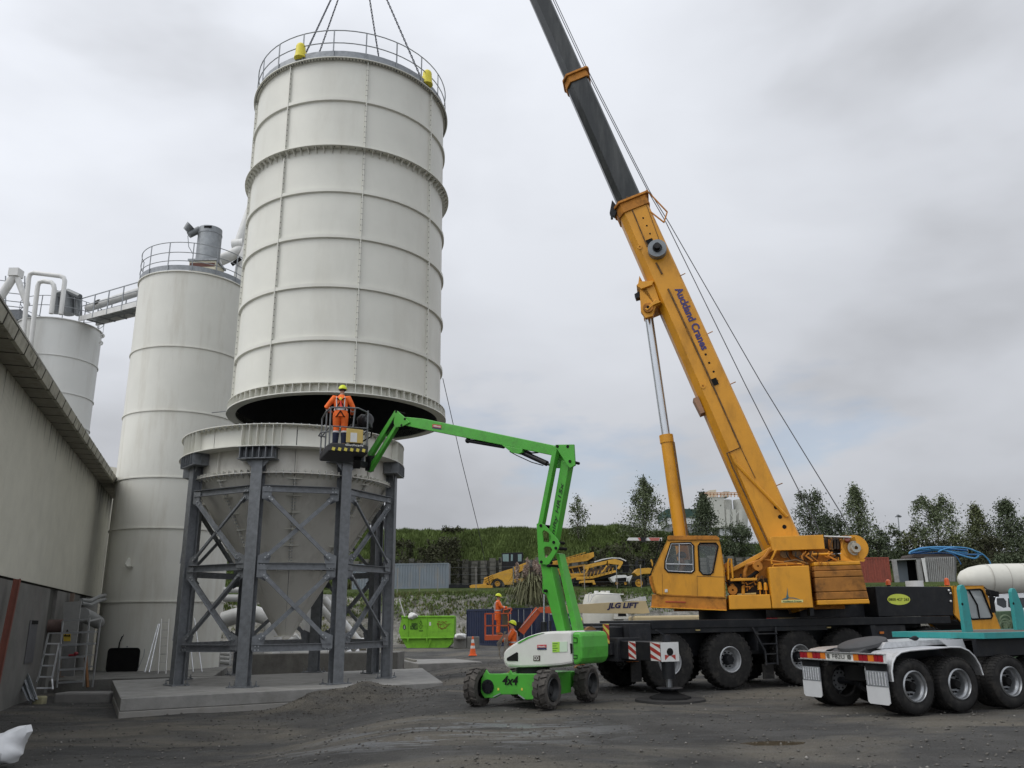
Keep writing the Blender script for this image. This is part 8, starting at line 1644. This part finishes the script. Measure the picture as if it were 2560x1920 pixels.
# grass on the bank
def tufts(n, x0, x1, y0, y1, hmin, hmax, mat, name, label, fn=None, blades=4):
    X = rng.uniform(x0, x1, n); Y = rng.uniform(y0, y1, n)
    if fn is not None: k = fn(X, Y); X, Y = X[k], Y[k]; n = len(X)
    Z = terrain(X, Y); V = []; 
    for j_ in range(blades):
        a = rng.uniform(0, 2*PI, n); h = rng.uniform(hmin, hmax, n); w = .045+.05*rng.random(n); ln = .35*h; ox = rng.normal(0, .12, n); oy = rng.normal(0, .12, n)
        ca, sa = np.cos(a), np.sin(a); b = np.stack([X+ox, Y+oy, Z-.03], 1); wv = np.stack([-sa*w, ca*w, 0*w], 1); tip = b+np.stack([ca*ln, sa*ln, h], 1); V.append(np.stack([b-wv, b+wv, tip], 1))
    V = np.concatenate(V).reshape(-1, 3); o = npobj(name, V, np.arange(len(V)).reshape(-1, 3), mat, kind='stuff'); tagp(o, label, 'grass'); return o
GR = M('grass_blade', (.085, .118, .034), .7, var=.45, scale=.25, spec=.15); GR2 = M('grass_dry', (.12, .125, .05), .8, var=.35, scale=.4, spec=.15)
tufts(60000, -42, 75, 97.5, 116, .25, .7, GR, 'bank_grass', 'rough green grass covering the long bank', blades=4)
tufts(9000, -40, 60, 72.5, 77.5, .12, .32, GR, 'terrace_grass', 'green grass along the upper lip of the cut bank')
tufts(6000, -40, 60, 68.5, 78, .12, .40, GR2, 'dry_grass', 'dry yellowish weeds clinging to the cut bank', fn=lambda X, Y: fbm(X, Y, .3, 3, 31) > .06)
tufts(7000, -20, 60, 96, 98.4, .4, 1.5, GR2, 'wall_weeds', 'tall dry weeds along the top of the crib wall', blades=4)
# low weeds on cut face
# pampas
pm = T('pampas_grass', 'pampas grass clump with tall pinkish plumes hanging over the cut bank', 'grass clump', tuple(BG(75).at(1330, 1500)))
pb_ = BG(75).at(1332, 1490); pgn = 2600; rgp = np.random.default_rng(5); a = rgp.uniform(0, 2*PI, pgn); L_ = 1.2+2.6*rgp.random(pgn)**1.3; V = []; F4 = []
for i in range(pgn):
    c, s = math.cos(a[i]), math.sin(a[i]); l = L_[i]; o_ = len(V); w = .022; rt = rgp.uniform(.1, .8); l *= rgp.uniform(.7, 1.1)
    pts = [(0, 0, 0), (c*l*rt*.30, s*l*rt*.30, l*.50), (c*l*rt*.75, s*l*rt*.75, l*rgp.uniform(.35, .75)), (c*l*rt*1.15, s*l*rt*1.15, l*rgp.uniform(-.15, .7))]
    for q_ in pts: V += [(q_[0]-s*w, q_[1]+c*w, q_[2]), (q_[0]+s*w, q_[1]-c*w, q_[2])]
    for k in range(3): F4.append((o_+2*k, o_+2*k+1, o_+2*k+3, o_+2*k+2))
V = np.array(V)+np.array([pb_.x, pb_.y, pb_.z-.6])-np.array(pm.location); npobj('blades', V, np.array(F4), M('pampas_blade', (.11, .11, .055), .8, var=.4, scale=.9), pm, kind='stuff')
PLM = M('pampas_plume', (.36, .28, .23), .9, var=.2, scale=3)
for k in range(24):
    px = 1290+rgp.uniform(0, 98); yt = 1378+abs(px-1335)*.5*rgp.uniform(.5, 1.2)+rgp.uniform(0, 40); tpz = BG(75+rgp.uniform(-.8, .8)).at(px, yt); ln = rgp.uniform(.8, 1.3); n = 260; tt = rgp.random(n); P = np.array(tpz)[None]+np.stack([rgp.normal(0, .09, n)*np.sin(PI*np.clip(tt, .1, 1))+.15*tt*(px-1335)/60*-1, rgp.normal(0, .09, n)*np.sin(PI*tt), -tt*ln], 1)
    Vl, Fl = leaves(P, .07, rgp); Vl = Vl-np.array(pm.location); pl_ = npobj('plume', Vl, Fl, PLM, pm)
# fences
def fence(label, pxs, Yd, h, ytop=None):
    t = T('wire_fence', label, 'fence', (BG(Yd).at(pxs[0], 1400).x, Yd, 5)); pts = []
    for px in pxs: p = BG(Yd).at(px, 1400); z = tz(p.x, Yd); mb = MB(); mb.bar((p.x, Yd, z-.2), (p.x, Yd, z+h), .07); O('post', mb, M('post_grey', (.22, .21, .19), .8), t); pts.append(Vector((p.x, Yd, z)))
    for fz in (.35, .7, .98): mb = MB(); mb.tube([p+Vector((0, 0, h*fz)) for p in pts], .006, 4); O('wire', mb, STEEL, t)
fence('wire fence with thin pale posts crossing the grass bank', [940, 1000, 1053, 1111, 1170, 1227, 1280, 1333, 1380, 1425, 1468, 1515, 1560, 1620, 1680, 1740, 1800, 1860, 1950, 2040, 2130], 100.5, 1.9)
fence('wire fence with thin posts along the front of the upper yard', [995, 1050, 1095, 1190, 1283, 1370, 1459, 1540, 1600], 80.5, 2.4)
# lamp mast
lm = T('lamp_mast', 'slim lighting mast with a floodlight head above the shrubs at right', 'lamp', tuple(BG(120).at(2251, 1330)))
mb = MB(); mb.cyl(BG(120).at(2253, 1380), BG(120).at(2245, 1292), .12, .07, 8); O('pole', mb, STEELL, lm); mb = MB(); mb.bar(BG(120).at(2239, 1292), BG(120).at(2249, 1290), .3, .12); mb.bar(BG(120).at(2243, 1288), BG(120).at(2252, 1292), .5, .18); O('floodlight', mb, STEEL, lm)
# far silos and building
f2 = BG(200); FS = M('far_cream', (.46, .46, .42), .7, var=.05); cs_ = T('far_silos', 'distant cream silo block with rooftop railings behind the boom', 'silo', tuple(f2.at(1800, 1340)))
c4a = lambda L: [(1500+a/4.608, 1200+b/4.608) for a, b in L]
fpoly(f2, 'square_tower', c4a([(1250, 195), (1422, 195), (1448, 548), (1290, 548)]), 0, 10, FS, cs_); 
a = f2.at(*c4a([(1510, 270)])[0]); r_ = 82/4.608/2050*200; z0, z1 = f2.at(*c4a([(1510, 350)])[0]).z, f2.at(*c4a([(1510, 195)])[0]).z
mb = MB(); mb.lathe([(.5, z0-9), (r_, z0), (r_, z1), (.1, z1+.2)], (a.x, 206, 0), 'z', 28); O('round_tower', mb, FS, cs_, smooth=True)
mb = MB(); mb.lathe([(.5, z0-9), (r_, z0), (r_, z1), (.1, z1+.2)], (a.x+2*r_+.4, 206, 0), 'z', 28); O('round_tower', mb, FS, cs_, smooth=True)
for k in range(3): x_ = 1470+70*k; mb = MB(); mb.bar(f2.at(*c4a([(x_, 340)])[0]), f2.at(*c4a([(x_+8, 540)])[0]), .8); O('support', mb, FS, cs_)
for pix in ([(1470, 540), (1590, 360), (1600, 366), (1482, 546)], [(1480, 360), (1490, 356), (1600, 540), (1590, 546)]): fpoly(f2, 'cross_brace', c4a(pix), -.3, .4, FS, cs_)
fpoly(f2, 'filter_box', c4a([(1250, 120), (1338, 110), (1340, 192), (1265, 195)]), 2, 5, M('far_sand', (.52, .46, .36), .7), cs_); fpoly(f2, 'filter_box', c4a([(1424, 128), (1492, 126), (1492, 190), (1430, 190)]), 3, 4, FS, cs_)
RS = M('rail_salmon', (.55, .33, .20), .6)
for y in (150, 170): mb = MB(); mb.bar(f2.at(*c4a([(1150, y)])[0], -.2), f2.at(*c4a([(1620, y-4)])[0], -.2), .22); O('rail', mb, RS, cs_)
for k in range(12): x_ = 1150+40*k; mb = MB(); mb.bar(f2.at(*c4a([(x_, 148)])[0], -.2), f2.at(*c4a([(x_, 196)])[0], -.2), .22); O('rail_post', mb, RS, cs_)
fpoly(f2, 'lamp', c4a([(1140, 140), (1180, 132), (1186, 148), (1150, 152)]), -.5, .6, BLACK, cs_)
fpoly(f2, 'base_block', c4a([(1380, 560), (1660, 560), (1660, 640), (1380, 640)]), 1, 8, M('far_white', (.55, .56, .57), .7), cs_)
gb = T('green_roofed_shed', 'dark green and white plant building behind the trees left of the far silos', 'building', tuple(f2.at(1710, 1340)))
fpoly(f2, 'green_cladding', c4a([(755, 340), (830, 322), (1240, 345), (1250, 430), (760, 432)]), 0, 12, M('far_green', (.03, .065, .055), .7), gb); fpoly(f2, 'white_cladding', c4a([(775, 434), (1250, 434), (1250, 500), (780, 512)]), .2, 11, M('far_white', (.55, .56, .57)), gb); fpoly(f2, 'grey_base', c4a([(800, 514), (1250, 505), (1250, 640), (800, 640)]), .4, 10, M('far_grey', (.20, .21, .21), .7), gb)
fpoly(f2, 'chute', c4a([(690, 490), (750, 430), (765, 445), (710, 500)]), 0, 3, STEEL, gb)

# ---- upper yard at the right
f88 = BG(88); c7 = lambda L: [(2100+a/4.809, 1180+b/4.809) for a, b in L]
p = f88.at(*c7([(632, 1300)])[0]); container('rust-red shipping container side-on between the winch and the pale containers', (p.x, 88.2), math.radians(90), 6.06, REDC, z=5.0)
p = f88.at(*c7([(636, 1300)])[0]); z_c = 5.1
oc_ = T('open_container', 'pale grey open-ended container with a dark interior beside the red one', 'container', (p.x, 88, 5.1))
P7 = lambda nm, pix, y, d, m, par: fpoly(f88, nm, c7(pix), y, d, m, par, bevel=.01)
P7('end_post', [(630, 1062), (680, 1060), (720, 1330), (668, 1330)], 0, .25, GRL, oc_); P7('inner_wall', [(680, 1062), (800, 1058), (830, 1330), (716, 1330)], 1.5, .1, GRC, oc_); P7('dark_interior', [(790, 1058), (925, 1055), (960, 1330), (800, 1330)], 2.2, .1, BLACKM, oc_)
P7('top_beam', [(630, 1050), (1000, 1036), (1000, 1048), (630, 1064)], 0, 6, GRL, oc_)
P7('end_post', [(915, 1042), (970, 1040), (1010, 1320), (955, 1320)], 0, .3, GRL, oc_)
pc = T('ribbed_container', 'pale ribbed container with a white lettered strip right of the open one', 'container', (f88.at(*c7([(1000, 1300)])[0]).x, 87, 5.1))
P7('white_strip', [(980, 1035), (1020, 1034), (1062, 1320), (1035, 1325)], -.3, .1, SW, pc)
for k in range(15): P7('rib', [(1024+24*k, 1034-k), (1038+24*k, 1034-k), (1072+22*k, 1330), (1056+22*k, 1330)], -.1, .3, GRL, pc)
P7('side_wall', [(1020, 1020), (1400, 1015), (1400, 1330), (1060, 1330)], .1, 2.2, M('pale_ribbed', (.14, .14, .135), .7), pc)
P7('roof_stack', [(880, 1012), (900, 985), (1420, 985), (1500, 1000), (1500, 1022), (880, 1030)], .3, 3, M('stack_brown', (.05, .04, .035), .8), pc)
BP = M('hose_blue', (.06, .22, .42), .4, var=.1); BPD = M('hose_blue_dark', (.02, .10, .26), .4, var=.1)
hc = T('hose_coil', 'tangled coil of bright blue pipe lying on the container roofs', 'pipe coil', tuple(f88.at(*c7([(1200, 980)])[0])))
def hz(pts, y, m=BP, r=.10): 
    P0_ = [f88.at(a, b, y) for a, b in c7(pts)]; out_ = []
    for i in range(len(P0_)-1):
        a0, a1, a2, a3 = P0_[max(i-1, 0)], P0_[i], P0_[i+1], P0_[min(i+2, len(P0_)-1)]
        for k in range(5): s = k/5; out_.append(.5*((2*a1)+(a2-a0)*s+(2*a0-5*a1+4*a2-a3)*s*s+(3*a1-a0-3*a2+a3)*s**3))
    out_.append(P0_[-1]); mb = MB(); mb.tube(out_, r, 7); O('pipe_loop', mb, m, hc, smooth=True)
hz([(835, 985), (850, 960), (950, 925), (1100, 905), (1300, 905), (1500, 915), (1620, 950), (1665, 1000), (1630, 1035), (1560, 1030), (1400, 985), (1200, 930), (1080, 915)], .2)
hz([(835, 975), (900, 945), (1050, 935), (1250, 945), (1400, 965), (1530, 970)], .4); hz([(955, 915), (1100, 908), (1280, 925), (1450, 935), (1530, 945)], .7, BPD); hz([(840, 980), (880, 975), (1000, 960), (1120, 945)], .9, BPD)
hz([(1180, 960), (1260, 925), (1380, 905), (1520, 915), (1600, 940), (1700, 980), (1780, 1050), (1812, 1110)], .0, BP, .07); hz([(1330, 975), (1400, 1020), (1440, 1080), (1455, 1110)], -.1, BPD, .05); hz([(860, 985), (1000, 985), (1200, 975), (1400, 990), (1700, 995)], 1.2, BPD); hz([(850, 970), (1000, 920), (1200, 915), (1400, 925)], 1.0)
# white tank trailer, truck, green implement
f46 = BG(48); TK = M('tank_white', (.56, .55, .49), .5, var=.04, scale=1.5, dirt=(.42, .40, .34), dscale=1.2, damt=.4)
tt_ = T('tank_trailer', 'large cream rounded tank at the right edge behind the yellow driver cab', 'tank', tuple(f46.at(2500, 1478)))
a = f46.at(2420, 1450); rr_ = .88; cz = f46.at(2520, 1446).z
mb = MB(); mb.lathe([(.02, 0), (.28, .06), (.5, .25), (.70, .7), (.82, 1.3), (.88, 2.2), (.88, 7), (.5, 7.4), (.01, 7.5)], (a.x, 49, cz), 'x', 32); O('tank', mb, TK, tt_, smooth=True)
for k in range(5): mb = MB(); mb.lathe([(.885, -.02), (.885, .02)], (a.x+1.6+k*1.0, 49, cz), 'x', 32); O('seam', mb, M('tank_seam', (.36, .34, .30), .6), tt_)
mb = MB(); mb.box((a.x+.6, 48.6, cz-1.2), (a.x+7, 49.4, cz-.8)); O('frame', mb, M('frame_brown', (.12, .09, .08), .8), tt_); mb = MB(); mb.box((a.x+1.5, 48.2, 0), (a.x+1.8, 49.8, cz-1.2)); mb.box((a.x+5.5, 48.2, 0), (a.x+5.8, 49.8, cz-1.2)); O('legs', mb, STEEL, tt_, kind='stuff')
f40 = BG(42); wt = T('white_truck', 'white truck cab with black side windows at the right edge', 'truck', tuple(f40.at(2520, 1570)))
c8 = lambda L: [(2200+a/6.144, 1380+b/6.144) for a, b in L]
cabp = c8([(1800, 690), (1830, 655), (2230, 630), (2300, 630), (2300, 1060), (1880, 1060), (1820, 1030), (1770, 790), (1790, 700)]); wA = c8([(1792, 710), (1900, 706), (1945, 760), (1950, 850), (1900, 862), (1800, 810)]); wB = c8([(1965, 710), (2290, 700), (2290, 850), (2030, 875), (1968, 840)])
mb = MB(); plate(mb, [[f40.at(*p) for p in cabp], [f40.at(*p) for p in wA], [f40.at(*p) for p in wB]], f40.Y*.08); cb_ = O('cab', mb, M('truck_white', (.62, .64, .66), .4, var=.04), wt)
mb = MB(); mb.prism([f40.at(*p)+f40.Y*.3 for p in cabp], f40.Y*1.9); O('cab_interior', mb, BLACKM, wt); fpoly(f40, 'roof', c8([(1800, 690), (1830, 650), (2300, 625), (2300, 645), (1840, 668)]), 0, 2.2, M('truck_white', (.62, .64, .66)), wt)
for wl in (wA, wB): mb = MB(); mb.add([f40.at(*p)+f40.Y*.05 for p in wl], [tuple(range(len(wl)))]); O('window', mb, M('dark_glass', (.03, .035, .04), .1), cb_)
fpoly(f40, 'sun_visor', c8([(1650, 590), (1700, 600), (1825, 640), (1780, 668), (1690, 680)]), -1.5, 1.2, BLACK, wt)
fw4 = Frm((f40.at(2530, 1560).x, 42, 0), 0); wheel(wt, fw4, 0, -.05, .5, .5, .3, .28, nl=20, lug=.02); mb = MB(); mb.box((fw4.o.x-1.5, 42.2, .35), (fw4.o.x+4, 44, 1.2)); O('chassis', mb, BLACK, wt)
f34 = BG(34); gi = T('green_coils', 'heap of dark green machinery and hoses behind the teal stakes', 'machinery', tuple(f34.at(2525, 1575))); GI = M('implement_green', (.05, .085, .045), .7, var=.3)
fpoly(f34, 'frame', c8([(1850, 920), (2050, 900), (2080, 1230), (1870, 1220)]), .5, 1.2, GI, gi)
for k in range(7): rg_ = random.Random(k); cx_, cy_ = 1900+rg_.random()*150, 1040+rg_.random()*140; p = f34.at(*c8([(cx_, cy_)])[0], .2); mb = MB(); mb.lathe([(.20, 0), (.25, .02), (.2, .05)], tuple(p), 'y', 16, close=True); O('coil', mb, M('coil_green', (.10, .14, .08), .6, var=.3), gi, smooth=True)
mb = MB(); mb.box((f34.at(2500, 1580).x, 34.2, 0), (f34.at(2560, 1580).x, 35.2, 1.1)); O('base', mb, GI, gi)
